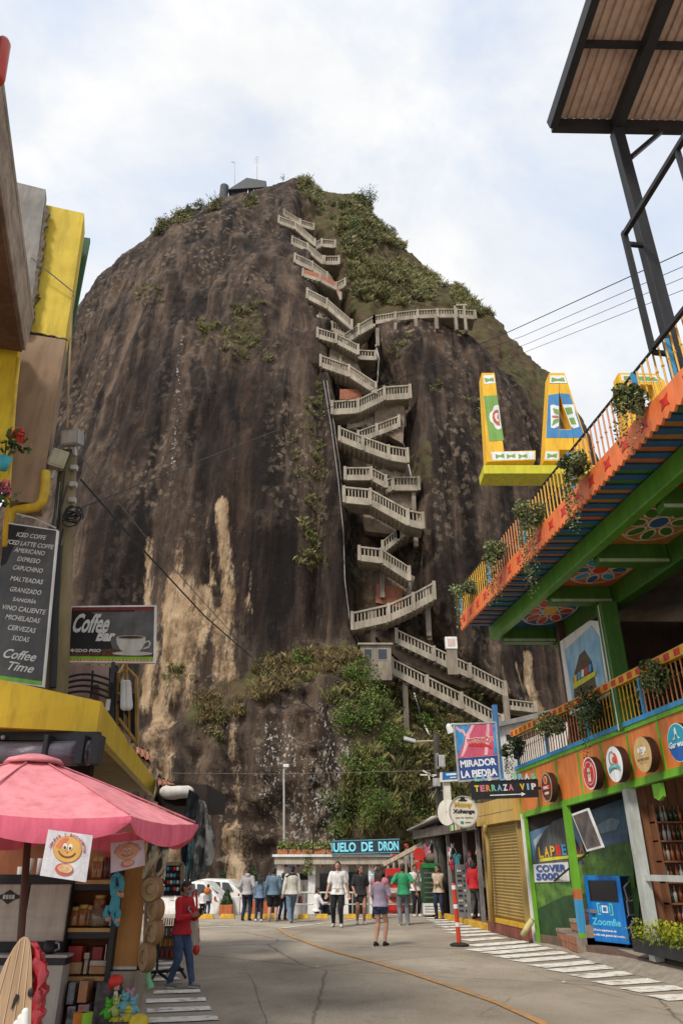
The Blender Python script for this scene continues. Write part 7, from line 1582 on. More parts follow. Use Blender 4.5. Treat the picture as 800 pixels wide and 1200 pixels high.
m = MB(); zt0 = az-.05; m.tube([Vector((ptop.x+(z-ptop.z)*pole_d.x, 7.9, z)) for z in (0,1,2.6)], .035, 10); m.build('pole', pm('brown_pole', (.10,.04,.025), rough=.5), ub, smooth=True)
for k in range(8): t = rot0+k*math.pi/4; m = MB(); m.bar(uc+Vector((0,0,az-.06)), uc+Vector((RU*.985*math.cos(t),RU*.985*math.sin(t),ez-.005)), .022); m.build('rib', pm('brown_rib', (.14,.07,.04), rough=.6), ub)
m = MB(); m.lathe([(0,0),(.28,0),(.28,.06),(.08,.1),(0,.1)], (uc.x,7.9,.005), 20); m.build('base', concrete_d, ub)
# posters
def poster(px0, py0, px1, py1, px2, py2, px3, py3, Y, label, tinted):
    o = thing('wafer_poster', label, 'poster', P(px3,py3,Y)); fr = Frame(P(px0,py0,Y),P(px1,py1,Y),P(px2,py2,Y),P(px3,py3,Y))
    c = (lambda a: tuple(x*.62+.28*y for x, y in zip(a,(.62,.28,.33)))) if tinted else (lambda a: a)  # second poster: every colour mixed towards pink
    nm = 'faded_' if tinted else 'fresh_'
    m = MB(); m.slab([fr(0,0),fr(1,0),fr(1,1),fr(0,1)], (0,.006,0)); m.build('sheet', pm(nm+'poster_sheet', c((.62,.60,.62)), c((.50,.49,.53)), scale=7, rough=.3, bump=.1), o)
    wf = paint(nm+'wafer', c((.62,.34,.09))); fr.disc('wafer', .5,.63,fr.w*.32,fr.h*.29, paint(nm+'wafer_edge', c((.46,.22,.08))), o, .004, n=36); fr.disc('wafer', .5,.63,fr.w*.305,fr.h*.275, wf, o, .007, n=36)
    fr.poly('wafer_tint', [(.24,.66),(.30,.80),(.42,.88),(.50,.86),(.42,.74),(.32,.62)], paint(nm+'tint', c((.60,.17,.10))), o, .009)
    ink = paint(nm+'brown_line', c((.10,.05,.03)))
    for u in (.44,.56): fr.disc('eye_white', u,.68,fr.w*.05,fr.h*.075, paint(nm+'white', c((.7,.68,.62))), o, .011, n=16); fr.disc('pupil', u,.66,fr.w*.028,fr.h*.035, ink, o, .014, n=12)
    pts = [(.5+.2*math.cos(t),.62+.17*math.sin(t)) for t in np.linspace(math.pi*1.1,math.pi*1.9,12)]; pts2 = [(.5+.185*math.cos(t),.635+.155*math.sin(t)) for t in np.linspace(math.pi*1.9,math.pi*1.1,12)]
    fr.poly('smile', pts+pts2, ink, o, .012); fr.disc('nose', .5,.58,fr.w*.025,fr.h*.02, paint(nm+'tint', c((.60,.17,.10))), o, .013, n=10)
    fr.disc('bowl', .5,.20,fr.w*.20,fr.h*.13, paint(nm+'bowl', c((.50,.10,.08))), o, .007); fr.disc('bowl_fill', .52,.22,fr.w*.16,fr.h*.09, pm(nm+'fill', c((.62,.48,.26)), c((.5,.25,.12)), scale=30, bump=0), o, .010)
    s = 'OBLEAS Y JOCHORITAS'[:18]
    word = 'OBLEAS Y BOCADITOS'
    for k, ch in enumerate(word):
        if ch == ' ': continue
        t = math.pi*(1.02-1.04*(k+.5)/len(word)); x, y = .5+.375*math.cos(t), .625+.325*math.sin(t)
        tv_ = t-math.pi/2; rr = fr.r*math.cos(tv_)+fr.n.cross(fr.r)*math.sin(tv_); uu = fr.n.cross(rr)
        text('poster_letter', ch, paint(nm+'crimson', c((.40,.04,.06))), o, fr(x,y), rr, uu, w=fr.w*.048, h=fr.h*.058, lift=.008, bold=.05)
poster(47,1026,101,1034,109,979,57,972, 6.15, 'white plastic poster with a smiling wafer face under the parasol edge', False)
poster(130,1023,170,1014,169,984,130,988, 7.3, 'faded pinkish wafer poster hanging in the shade of the parasol', True)
# ---------------------------------------------------------------- stall shelves, fridge, counter
Ys_ = 9.6
orb = pm('orange_brown_board', (.44,.21,.055), (.36,.165,.045), scale=1.5, rough=.6); shb = pm('shelf_back_board', (.26,.085,.035), (.19,.06,.025), scale=2, rough=.7); shl = paint('shelf_edge_board', (.52,.30,.11), rough=.6)
su = thing('stall_shelves', 'black-framed stall shelves with brown back board under the parasol', 'shelves', (P(105,1100,Ys_).x,Ys_,0))
def xx(px, Y, py=1080): return P(px, py, Y).x
x0, x1 = xx(76,Ys_), xx(131,Ys_)
m = MB(); m.box(-6.6,x1,Ys_+.36,Ys_+.40,0,2.25); m.build('back_board', shb, su)
for py in (1031,1087,1144): z = P(100,py,Ys_).z; xl = x0 if py > 1040 else -6.5; m = MB(); m.box(xl,x1,Ys_,Ys_+.36,z-.045,z-.005); m.build('shelf', shl, su); m = MB(); m.box(xl,x1,Ys_-.003,Ys_+.3,z-.11,z-.046); m.build('shelf_beam', blackm, su)
m = MB(); m.box(x1,x1+.055,Ys_-.02,Ys_+.40,0,1.70); m.build('upright', blackm, su); m = MB(); m.box(x0-.03,x0,Ys_,Ys_+.36,0,1.3); m.build('upright', blackm, su)
m = MB(); m.box(x1+.056,xx(166,Ys_+.1),Ys_+.10,Ys_+.14,P(150,1133,Ys_+.1).z,2.3); m.build('side_board', orb, su); m = MB(); m.box(x1+.056,xx(166,Ys_+.1),Ys_+.09,Ys_+.12,P(150,1136,Ys_+.1).z,P(150,1132.5,Ys_+.1).z); m.build('side_board_edge', steel, su)
m = MB(); m.box(x1+.056,xx(165,Ys_),Ys_+.02,Ys_+.5,.02,P(150,1139,Ys_).z); m.build('grey_cabinet', pm('grey_laminate', (.30,.25,.20), (.25,.21,.17), scale=2, rough=.5), su)
m = MB(); m.box(x1+.056,xx(166,Ys_),Ys_+.16,Ys_+.3,P(150,1139,Ys_).z,P(150,1132,Ys_).z); m.build('dark_gap', dark_int, su)
stn = pm('brushed_steel', (.46,.40,.34), (.38,.325,.275), scale=2, rough=.45, metal=.25, bump=.03, stretch=(.3,.3,4))
fr_ = thing('steel_fridge', 'two-door brushed steel fridge with a black diamond badge', 'fridge', (P(40,1070,9.5).x,9.5,0)); Yf_ = 9.5
z0, z1 = P(40,1104,Yf_).z, P(40,1036,Yf_).z
m = MB(); m.box(-6.3,xx(78,Yf_),Yf_+.03,Yf_+.16,z0-.10,z1+.10); m.build('carcass', blackm, fr_)
for a, b in ((-30,26),(29,77)): m = MB(); m.box(xx(a,Yf_),xx(b,Yf_),Yf_,Yf_+.05,z0,z1); m.build('door', stn, fr_, bevel=.02, segs=3)
cx_, cz_ = P(11,1051,Yf_).x, P(11,1051,Yf_).z
m = MB(); m.slab([(cx_-.17,Yf_-.012,cz_),(cx_-.07,Yf_-.012,cz_-.03),(cx_,Yf_-.012,cz_-.075),(cx_+.07,Yf_-.012,cz_-.03),(cx_+.17,Yf_-.012,cz_),(cx_+.07,Yf_-.012,cz_+.03),(cx_,Yf_-.012,cz_+.075),(cx_-.07,Yf_-.012,cz_+.03)], (0,.01,0)); m.build('badge', blackm, fr_)
for k in range(4): m = MB(); x = cx_-.065+k*.036; m.box(x,x+.028,Yf_-.018,Yf_-.012,cz_-.022,cz_+.022); m.build('badge_mark', steel, fr_)
ct = thing('stall_counter', 'pale grey counter with a black band below the steel fridge', 'counter', (P(40,1130,8.6).x,8.6,0)); Yk = 9.25
zc1 = P(40,1119,Yk).z; xr = xx(79,Yk,1119)
m = MB(); m.box(-6.2,xr,Yk,Yk+.24,zc1-.03,zc1); m.build('top', pm('pale_laminate', (.46,.43,.41), rough=.4), ct, bevel=.006); m = MB(); m.box(-6.2,xr-.02,Yk+.02,Yk+.24,zc1-.10,zc1-.031); m.build('band', blackm, ct); m = MB(); m.box(-6.2,xr-.03,Yk+.01,Yk+.24,0,zc1-.101); m.build('front_panel', pm('putty_laminate', (.42,.38,.34), (.36,.32,.285), scale=1.2, rough=.45), ct)
# goods: jars, boxes, cups
amb = pm('jar_of_caramel', (.40,.17,.045), (.22,.08,.025), scale=14, rough=.15, bump=0, spec=.6); lidm = [paint('red_lid', (.45,.03,.03), rough=.35), paint('white_lid', (.62,.6,.57), rough=.35), paint('gold_lid', (.46,.32,.10), rough=.35)]
def jar_(px, py, Y, w, h, mt, lid, label, group=None):
    p = P(px, py, Y); s = Y*1.0/FPX*1.02; r, hh = w*s/2, h*s; o = thing('jar', label, 'jar', p, group)
    m = MB(); m.lathe([(0,0),(r*.92,0),(r,hh*.06),(r,hh*.72),(r*.78,hh*.82),(0,hh*.82)], p+Vector((0,.1,0)), 14); m.build('glass', mt, o, smooth=True); m = MB(); m.lathe([(0,hh*.80),(r*.82,hh*.80),(r*.84,hh*.98),(0,hh)], p+Vector((0,.1,0)), 14); m.build('lid', lid, o)
z_ = 1029.5
for k, (px, w, h, mt, ld, lb2) in enumerate(((61,9,17,amb,lidm[1],'caramel jar left of the poster on the top shelf'),(107,7,20,amb,lidm[2],'slim amber jar beside the wafer poster on the top shelf'),(113,7,20,amb,lidm[2],'second slim amber jar on the top shelf'),(121,7,25,pm('dark_syrup', (.10,.02,.02), rough=.15, bump=0),lidm[0],'dark syrup jar with red lid on the top shelf'),(127,7,23,MATS['dark_syrup'],lidm[0],'dark syrup jar at the right end of the top shelf'))): jar_(px, z_, Ys_, w, h, mt, ld, lb2, 'jars on the top shelf')
for px, w, h, lb2 in ((19,9,11,'short white cup stack on the top shelf'),(28,8,19,'tall white cup stack beside the parasol pole'),(41,8,19,'second tall white cup stack right of the parasol pole')): p = P(px,1029.5,Ys_); s = Ys_/FPX; m = MB(); m.lathe([(0,0),(w*s*.36,0),(w*s*.5,h*s),(0,h*s)], p+Vector((0,.12,0)), 14); tag(m.build('cup_stack', whitep), lb2, 'cups')
for px, w, h, lb2 in ((83,11,17,'squat jar of brown sweets at the left of the middle shelf'),(93,12,19,'jar of wrapped sweets second on the middle shelf'),(102,9,18,'small jar third on the middle shelf'),): jar_(px, 1085.5, Ys_, w, h, amb, lidm[2], lb2, 'jars on the middle shelf')
jar_(113,1085.5,Ys_,22,19,pm('jar_of_dark_sweets', (.10,.065,.04), (.22,.18,.12), scale=40, rough=.15, bump=0, spec=.6),MATS['amber_bottle'],'wide round jar of dark sweets on the middle shelf','jars on the middle shelf')
jar_(113,1070,Ys_,13,16,amb,lidm[2],'jar of orange sweets standing on the wide dark jar','jars on the middle shelf')
m = MB(); p = P(129,1085.5,Ys_); m.box(p.x-.03,p.x+.04,Ys_+.05,Ys_+.15,p.z,p.z+.13); tag(m.build('carton', paint('pale_blue_carton', (.42,.50,.52))), 'pale blue carton at the right end of the middle shelf', 'carton')
bx = [paint('sweet_box_red', (.36,.04,.03)), pm('sweet_box_tan', (.48,.31,.16), (.36,.2,.1), scale=9), pm('sweet_box_white', (.54,.46,.36), (.42,.33,.24), scale=9), paint('sweet_box_maroon', (.22,.03,.03))]
bl_ = (('red','red'),('tan','tan'),('cream','white'),('maroon','maroon'))
def boxy(px0, px1, py0, py1, Y, mt, label, group): a, b = P(px0,py1,Y), P(px1,py0,Y); m = MB(); m.box(a.x,b.x,Y+.03,Y+.25,a.z,b.z); o = m.build('sweet_box', mt, None, bevel=.006); tag(o, label, 'box', group)
for px0, px1, py0, py1, i, lb2 in ((76,95,1128,1142,1,'tan sweet box at the left end of the low shelf'),(96,102,1125,1142,2,'narrow cream sweet box in the middle of the low shelf'),(103,128,1133,1142,1,'long tan sweet box at the right of the low shelf'),(104,128,1126,1132.6,2,'long cream sweet box on top of the long tan one'),(77,96,1109,1127.6,0,'red sweet box standing on the left tan box'),(97,104,1117,1124.6,2,'small cream box standing on the narrow one'),(106,120,1110,1125.6,3,'maroon sweet box near the right of the low shelf'),(121,125,1107,1125.6,2,'slim upright cream box at the right of the low shelf')): boxy(px0,px1,py0,py1,Ys_,bx[i],lb2,'sweet boxes on the low shelf')
toyb = pm('grey_blue_package', (.08,.09,.11), (.20,.21,.23), scale=14, rough=.25, bump=.1)
for px0, px1, py0, py1, mt, lb2 in ((76,88,1152,1178,toyb,'grey toy package at the upper left under the low shelf'),(89,103,1150,1176,pm('toy_pack_mixed', (.12,.14,.16), (.42,.16,.05), scale=12, rough=.3, bump=0),'toy package with orange blotches under the low shelf'),(75,88,1180,1204,pm('toy_pack_pale', (.28,.27,.28), (.05,.05,.06), scale=11, rough=.3, bump=0),'pale grey toy package near the ground at the counter'),(89,104,1178,1194,pm('toy_pack_red', (.14,.26,.28), (.42,.05,.04), scale=12, rough=.3, bump=0),'teal and red toy package near the ground'),(106,130,1152,1206,pm('toy_pack_black', (.025,.028,.035), (.13,.12,.12), scale=10, rough=.2, bump=.05),'large black toy package beside the doll')):
    a, b = P(px0,py1,Ys_-.25), P(px1,py0,Ys_-.25); m = MB(); m.box(a.x,b.x,Ys_-.22,Ys_-.02,max(.0,a.z),b.z); tag(m.build('toy_package', mt, None, bevel=.008), lb2, 'toy package', 'toy packages under the stall shelves')
for px, c, lb2 in ((92,paint('toy_orange', (.62,.20,.02)),'orange toy tub at the bottom of the stall'),(101,paint('toy_lime', (.30,.55,.04)),'lime green toy tub at the bottom of the stall')): p = P(px,1200,9.0); m = MB(); m.lathe([(0,-.1),(.055,-.1),(.06,.10),(0,.10)], p, 14); tag(m.build('toy_tub', c), lb2, 'toy tub')
cof = thing('coffee_maker', 'small dark coffee maker on the grey counter', 'coffee maker', P(57,1118,8.8)); p = P(57,1118,9.36); m = MB(); m.lathe([(0,0),(.06,0),(.07,.05),(.055,.13),(0,.13)], p, 14); m.build('jug', blackm, cof, smooth=True); m = MB(); m.tube([p+Vector((.06,0,.03)),p+Vector((.11,0,.05)),p+Vector((.10,0,.10)),p+Vector((.055,0,.11))], .01, 6); m.build('handle', steel, cof)
# ---------------------------------------------------------------- plush toys
pb_ = pm('plush_blue', (.10,.42,.55), (.07,.33,.46), scale=30, rough=.95, bump=.3); ptan = pm('plush_tan', (.56,.36,.24), rough=.95)
mk_ = thing('plush_monkey', 'light blue plush monkey hanging by its long arms from the shelf post', 'plush toy', P(134,1030,9.3)); W = lambda a, b, d=0: P(a, b, 9.3+d)
m = MB(); m.tube([W(133.5,1027),W(132.5,1036),W(133,1047),W(136,1052)], .034, 9); m.tube([W(141,1027),W(143,1036),W(141.5,1044),W(138,1051)], .034, 9); m.tube([W(133.5,1028),W(137,1024.5),W(141,1028)], .03, 8)
m.capsule(W(136.5,1050),W(134,1064),.05,.06,10); m.tube([W(133,1063),W(126,1064),W(124,1071),W(127,1076)], .032, 8); m.tube([W(136,1064),W(139,1070),W(138,1077)], .032, 8); m.tube([W(134,1066),W(132.5,1074),W(136,1081),W(139,1085)], .022, 7); m.ball(W(138,1045.5),(.068,.062,.065),12,9); m.build('body', pb_, mk_, smooth=True)
m = MB(); m.ball(W(141,1047,-.04),(.04,.035,.036),10,7); m.ball(W(133,1045,.0),(.03,.02,.032),9,6); m.ball(W(143,1049,0),(.028,.02,.03),9,6); m.build('face', ptan, mk_, smooth=True)
for q in ((127,1077),(138,1078.5)): m = MB(); m.ball(W(*q,-.01),(.034,.034,.03),9,6); m.build('foot', ptan, mk_, smooth=True)
for q in ((140.3,1044.8),(142.4,1045.3)): m = MB(); m.ball(W(*q,-.075),(.008,.008,.009),6,5); m.build('eye', blackm, mk_)
dl_ = thing('rag_doll', 'rag doll with a red cap and black dress leaning on the grey cabinet', 'doll', P(137,1175,9.2)); W = lambda a, b, d=0: P(a, b, 9.2+d)
m = MB(); m.ball(W(138,1155),(.06,.055,.065),12,8); m.build('head', paint('doll_skin', (.56,.34,.25)), dl_, smooth=True); m = MB(); m.ball(W(136,1150.5,.0),(.085,.07,.07),12,8); m.capsule(W(132,1150),W(129.5,1158),.04,.02,8); m.build('cap', redp, dl_, smooth=True)
m = MB(); m.tube([W(137.5,1160),W(137,1168),W(136,1178)], [.045,.06,.09], 10); m.build('dress', blackm, dl_, smooth=True); m = MB(); m.tube([W(136,1162,-.05),W(135.5,1175,-.08)], [.02,.03], 8); m.build('apron', clothc[1], dl_)
for s in (-1,1): m = MB(); m.capsule(W(137+s*3,1162),W(137+s*6,1172),.02,.016,7); m.build('arm', paint('doll_skin', (.56,.34,.25)), dl_, smooth=True); m = MB(); m.capsule(W(136+s*2,1176),W(136+s*3,1188),.024,.02,7); m.build('leg', clothc[1], dl_, smooth=True); m = MB(); m.tube([W(138+s*3.5,1152,-.03),W(138+s*4.5,1160,-.03),W(138+s*5,1170,-.03)], .018, 6); m.build('hair_plait', blackm, dl_)
bk = thing('wire_basket', 'black wire basket holding bright plush toys at the stall corner', 'basket', P(145,1200,8.9)); p = P(143,1200,8.95)
for z in (-.12,-.04,.03): m = MB(); m.tube([p+Vector((.17*math.cos(t),.13*math.sin(t),z)) for t in np.linspace(0,6.2832,22)], .006, 5); m.build('hoop', blackm, bk)
for k in range(14): t = k*.4488; m = MB(); m.bar(p+Vector((.17*math.cos(t),.13*math.sin(t),-.15)),p+Vector((.17*math.cos(t),.13*math.sin(t),.035)),.006); m.build('wire', blackm, bk)
for px, py, c, lb2 in ((128,1181,(.10,.50,.04),'bright green plush toy at the left of the basket'),(137,1178,(.42,.52,.16),'pale lime plush toy in the basket'),(138,1190,(.60,.52,.05),'yellow plush toy low in the basket'),(147,1173,(.16,.42,.46),'turquoise plush toy standing up in the basket'),(152,1170,(.66,.26,.34),'pink plush toy at the top of the basket'),(156,1178,(.18,.44,.50),'blue plush toy at the right of the basket'),(151,1188,(.60,.52,.06),'yellow plush toy at the front right of the basket'),(145,1192,(.40,.38,.36),'grey plush toy in the middle of the basket')):
    c0 = P(px,py,8.95+.1*rnd.random()-.05); mt = pm('plush_%02d' % px + str(py), c, scale=30, rough=.95, bump=.3); o = thing('plush_toy', lb2, 'plush toy', c0, 'plush toys in the wire basket')
    m = MB(); m.ball(c0-Vector((0,0,.045)),(.05,.045,.06),10,8); m.ball(c0+Vector((0,-.01,.035)),(.042,.04,.042),10,8)
    for s in (-1,1): m.ball(c0+Vector((s*.03,0,.075)),(.016,.012,.022),7,5); m.capsule(c0+Vector((s*.035,0,-.02)),c0+Vector((s*.07,-.02,-.05)),.018,.015,7)
    m.build('body', mt, o, smooth=True)
    for s in (-1,1): m = MB(); m.ball(c0+Vector((s*.014,-.052,.045)),.006,6,5); m.build('eye', blackm, o)
m = MB(); m.ball(P(163,1198,8.8),(.10,.10,.075),14,9); tag(m.build('yellow_ball', pm('yellow_toy', (.62,.48,.04), rough=.6), smooth=True), 'yellow cushion-like toy at the bottom corner of the stall', 'toy')
# ---------------------------------------------------------------- folded wooden table and red bundle in front
wd = pm('striped_pale_wood', (.46,.31,.19), (.34,.215,.125), scale=2.2, rough=.6, stretch=(9,9,.7), bump=.05); Yw = 5.4
wt = thing('wooden_board', 'rounded pale wooden board standing upright at the lower left corner', 'board', P(20,1200,Yw))
out = [(-60,1300),(34,1300),(37,1200),(38,1150),(37.5,1120),(36,1104),(33,1099),(29,1098),(24,1101),(16,1112),(6,1130),(-6,1160),(-20,1200)]
m = MB(); m.slab([P(a,b,Yw) for a, b in out], (-.02,.045,0)); m.build('plank', wd, wt, bevel=.004)
for (a, b) in (((24,1102),(4,1200)),((30,1100),(16,1200)),((35,1108),(26,1200)),((12,1120),(-12,1205))): m = MB(); m.bar(P(*a,Yw-.002),P(*b,Yw-.002),.006,.006); m.build('inlay_strip', paint('pale_inlay', (.56,.42,.28)), wt)
m = MB(); p = P(18,1174,Yw-.02); m.slab([P(13,1183,Yw-.012),P(16,1172,Yw-.012),P(19,1165,Yw-.012),P(22,1166,Yw-.012),P(21,1172,Yw-.012)], (0,.01,0)); m.build('black_inlay', blackm, wt); m = MB(); m.ball(P(36,1163,Yw-.01),(.018,.01,.026),10,7); m.build('black_knob', blackm, wt)
rb = thing('red_bundle', 'shiny red plastic-wrapped bundle standing beside the wooden board', 'bundle', P(45,1200,5.45)); m = MB()
pts = [P(46,1330,5.5),P(47,1230,5.48),P(47,1190,5.46),P(46,1160,5.46),P(45,1130,5.46),P(43,1112,5.46),P(41,1104,5.46)]
m.tube([pts[0].lerp(pts[-1], f) + Vector((.012*math.sin(f*9),0,0)) for f in np.linspace(0,1,40)], [.064*(1-.45*max(0,f-.6)/.4)*(1-.75*max(0,f-.93)/.07) for f in np.linspace(0,1,40)], 28); o = m.build('wrap', pm('shiny_red_plastic', (.42,.012,.02), (.30,.008,.015), scale=6, rough=.18, bump=.0, spec=.7), rb, smooth=True)
for v in o.data.vertices:
    n_ = float(fbm(v.co.x*30, v.co.y*30, v.co.z*16, 3, 8)); v.co.x += n_*.055; v.co.y += n_*.05
for k in range(3): m = MB(); q = P(30-5*k,1186+7*k,5.2); m.capsule(q, P(28-5*k,1260,5.2), .022, .03, 10); tag(m.build('white_chair_slat', whitep, smooth=True), ('right','middle','left')[k]+' rounded white slat end of a chair at the bottom left edge', 'chair slat', 'white chair slats at the bottom edge')
# ---------------------------------------------------------------- hanging textiles and bags
def cloth(name, label, outline_l, outline_r, Y, mt, amp=.05, freq=9, th=None):
    """a hanging cloth between two px outlines (top to bottom), with folds"""
    n = len(outline_l); rows_, cols_n = 34, 26; vs = []; fs = []
    tl_ = np.linspace(0,1,n)
    for j in range(rows_):
        g = j/(rows_-1); lx, ly = np.interp(g,tl_,[p[0] for p in outline_l]), np.interp(g,tl_,[p[1] for p in outline_l]); rx_, ry_ = np.interp(g,tl_,[p[0] for p in outline_r]), np.interp(g,tl_,[p[1] for p in outline_r])
        for i in range(cols_n):
            f = i/(cols_n-1); p = P(lx+(rx_-lx)*f, ly+(ry_-ly)*f, Y); d = amp*math.sin(freq*f+2*g+1.5*math.sin(3*g))*(.4+.6*g) + amp*.6*float(vnoise(f*4,g*5,Y,3)); vs.append(p+Vector((0,d,0)))
    for j in range(rows_-1):
        for i in range(cols_n-1): a = j*cols_n+i; fs.append((a,a+1,a+cols_n+1,a+cols_n))
    m = MB(); m.add(vs, fs); o = m.build(name, mt, smooth=True); sm_ = o.modifiers.new('thickness','SOLIDIFY'); sm_.thickness = .008; return tag(o, label, 'textile')
def pattern(name, c1, c2, scale, stretch=(1,1,1), c3=None):
    m = pm(name, c1, c2, scale=scale, rough=.95, bump=.15, stretch=stretch, lo=.47, hi=.53, detail=3); return m
cloth('patterned_scarf', 'cream and black patterned scarf hanging beside the brown side board', [(172,965),(172,985),(170,1005),(168,1018),(166,1028)], [(199,965),(198,985),(196,1005),(189,1022),(178,1034)], 9.55, pattern('cream_black_weave', (.46,.40,.27), (.03,.03,.03), 3.2, (1,1,.55)), .06, 11)
cloth('grey_blanket', 'long grey patterned blanket hanging at the end of the left stalls', [(232,936),(229,960),(226,985),(224,1010),(222,1036)], [(241,940),(246,965),(252,990),(248,1012),(240,1026)], 15.2, pattern('grey_blanket_weave', (.36,.35,.33), (.10,.10,.10), 3.4, (1,1,.8)), .10, 12)
cloth('dark_shawl', 'dark blue and black shawl hanging left of the grey blanket', [(222,925),(217,950),(214,975),(212,1000),(213,1012)], [(234,932),(231,958),(226,985),(223,1005),(221,1018)], 15.0, pattern('navy_black_weave', (.035,.045,.07), (.012,.012,.015), 2.5), .07, 9)
cloth('teal_shawl', 'teal and grey shawl between the dark shawl and grey blanket', [(222,962),(221,985),(219,1005),(217,1025),(217,1036)], [(229,960),(228,985),(226,1005),(224,1022),(222,1034)], 14.9, pattern('teal_weave', (.10,.20,.20), (.03,.05,.06), 3.5), .05, 8)
cloth('dark_scarf', 'dark patterned scarf hanging behind the cream scarf', [(183,900),(182,912),(181,925),(180,938)], [(189,905),(190,915),(189,930),(187,942)], 18.6, MATS['cream_black_weave'], .05, 8)
# bits of tiled roof with a white bag
def tile_roof(label, pts, Y0, Y1, n):
    o = thing('tile_awning', label, 'awning', P(*pts[0],Y0)); a, b, c, d = P(*pts[0],Y0), P(*pts[1],Y0), P(*pts[2],Y1), P(*pts[3],Y1)
    for k in range(n):
        p, q, s, t = a.lerp(b,k/n), a.lerp(b,(k+1)/n-.02), d.lerp(c,(k+1)/n-.02), d.lerp(c,k/n)
        m = MB(); up2 = Vector((0,0,.05)); m.slab([p,(p+q)/2+up2,q,s,(s+t)/2+up2,t], (0,0,.03)); m.build('roof_tile', pm('old_clay_tile', (.36,.15,.085), (.24,.10,.06), scale=4, rough=.9), o)
    m = MB(); m.slab([a-Vector((0,0,.06)),b-Vector((0,0,.06)),c-Vector((0,0,.06)),d-Vector((0,0,.06))], (0,0,.04)); m.build('deck', dark_int, o)
tile_roof('bit of clay tile awning above the textiles at the far left stalls', [(186,921),(236,941),(222,928),(184,912)], 16.0, 18.5, 7); tile_roof('small clay tile corner peeping over the yellow fascia', [(160,884),(177,894),(176,884),(160,876)], 17.0, 19.0, 3)
m = MB(); c = P(207,928,15.8); m.ball(c,(.36,.12,.14),16,9); o = m.build('white_bag', pm('white_cloth_bag', (.62,.60,.56), (.5,.48,.45), scale=4, rough=.8), smooth=True); tag(o, 'white folded bag tucked under the clay tile awning', 'bag')
for v in o.data.vertices: v.co.z += .035*float(vnoise(v.co.x*6, v.co.y*6, v.co.z*6, 4))
m = MB(); a, b = P(185,940,16.2), P(240,955,16.2); m.box(a.x,b.x,16.2,19,a.z-.08,a.z+.35); tag(m.build('stall_header', dark_int), 'dark header board of the far left stall', 'header board')
wkr = pm('woven_straw', (.46,.35,.20), (.32,.23,.12), scale=14, rough=.85, bump=.3)
for px, py, r, sq_, lb2 in ((178.5,1042,12.2,.95,'round woven straw bag topmost in the hanging row'),(182.5,1066,11,.72,'round straw bag second from the top of the hanging row'),(181,1091,12,.75,'round straw bag third in the hanging row'),(172.5,1121,13.5,.60,'round straw bag lowest in the hanging row')):
    c = P(px,py,9.5); s = 9.35/FPX; o = thing('straw_bag', lb2, 'bag', c, 'round straw bags hanging on the stall corner'); rr = r*s; ax = Vector((-(1-sq_**2)**.5,-sq_,0))
    m = MB(); m.lathe([(0,-.05),(rr*.9,-.05),(rr,-.035),(rr*1.02,0),(rr,.035),(rr*.9,.05),(rr*.75,.052),(rr*.72,.045),(0,.045)], c, 26, axis=ax); m.build('body', wkr, o, smooth=False)
    m = MB(); m.lathe([(rr*.93,.052),(rr*1.03,.03),(rr*1.03,-.03),(rr*.93,-.052)], c, 26, axis=ax, cap=False); m.build('piping', paint('leather_tan', (.24,.13,.06)), o); m = MB(); m.tube([c+Vector((-rr*.3,.0,rr*.9)),c+Vector((-.02,0,rr*1.9)),c+Vector((rr*.3,0,rr*.9))], .012, 6); m.build('strap', MATS['leather_tan'], o)
    m = MB(); m.tube([c+ax*.048+Vector((rr*.4*math.cos(t)*sq_, 0, rr*.4*math.sin(t))) for t in np.linspace(0,6.2832,18)], .008, 5); m.build('stitch_ring', MATS['leather_tan'], o)
m = MB(); m.tube([P(172,1040,9.6),P(170,1100,9.6),P(171,1118,9.6)], .022, 6); tag(m.build('rope_string', pm('rope', (.40,.36,.30), scale=20, bump=.3)), 'pale knotted rope the straw bags hang from', 'rope')
m = MB(); a = P(175,1130,9.5); m.tube([a,P(174,1146,9.5),P(177,1158,9.5)], [.016,.028,.04], 8); tag(m.build('green_tassel', paint('tassel_green', (.16,.45,.22))), 'white and green tassel hanging below the lowest straw bag', 'tassel')
# trinket rack behind the woman and its black stand
tr_ = thing('trinket_rack', 'board of small trinkets on a black tubular stand beside the woman in red', 'rack', G(190,1150)); Yt_ = 13.9
a, b = P(176,1125,Yt_), P(207,1085,Yt_); m = MB(); m.box(a.x,b.x,Yt_,Yt_+.05,a.z,b.z); m.build('board', pm('trinket_board', (.16,.10,.07), (.08,.05,.04), scale=6), tr_)
for r_ in range(4):
    for c_ in range(9): x = a.x+.04+c_*(b.x-a.x-.08)/8; z = a.z+.05+r_*.155; m = MB(); m.capsule((x,Yt_-.015,z),(x,Yt_-.015,z+.085),.013,.009,6); m.build('trinket', [redp,cream,yellow,blackm,clothc[5],oranged][(r_*5+c_*3)%6], tr_)
m = MB(); a, b = P(190,1050,Yt_), P(214,1012,Yt_); m.box(a.x,b.x,Yt_+.1,Yt_+.15,a.z,b.z); m.build('upper_board', dark_int, tr_); m = MB()
for e0_, e1_ in (((190,1012),(214,1012)),((214,1012),(214,1050))): m = MB(); m.bar(P(*e0_,Yt_+.08),P(*e1_,Yt_+.08),.06); m.build('frame_bar', pm('worn_frame_wood', (.30,.23,.15)), tr_)
for r_ in range(4):
    for c_ in range(6): p = P(193+c_*3.8,1018+r_*8,Yt_+.08); m = MB(); m.ball(p,(.028,.02,.035),7,5); m.build('trinket', [steel,clothc[5],cream,redp,blackm,blue][(r_*2+c_*5)%6], tr_)
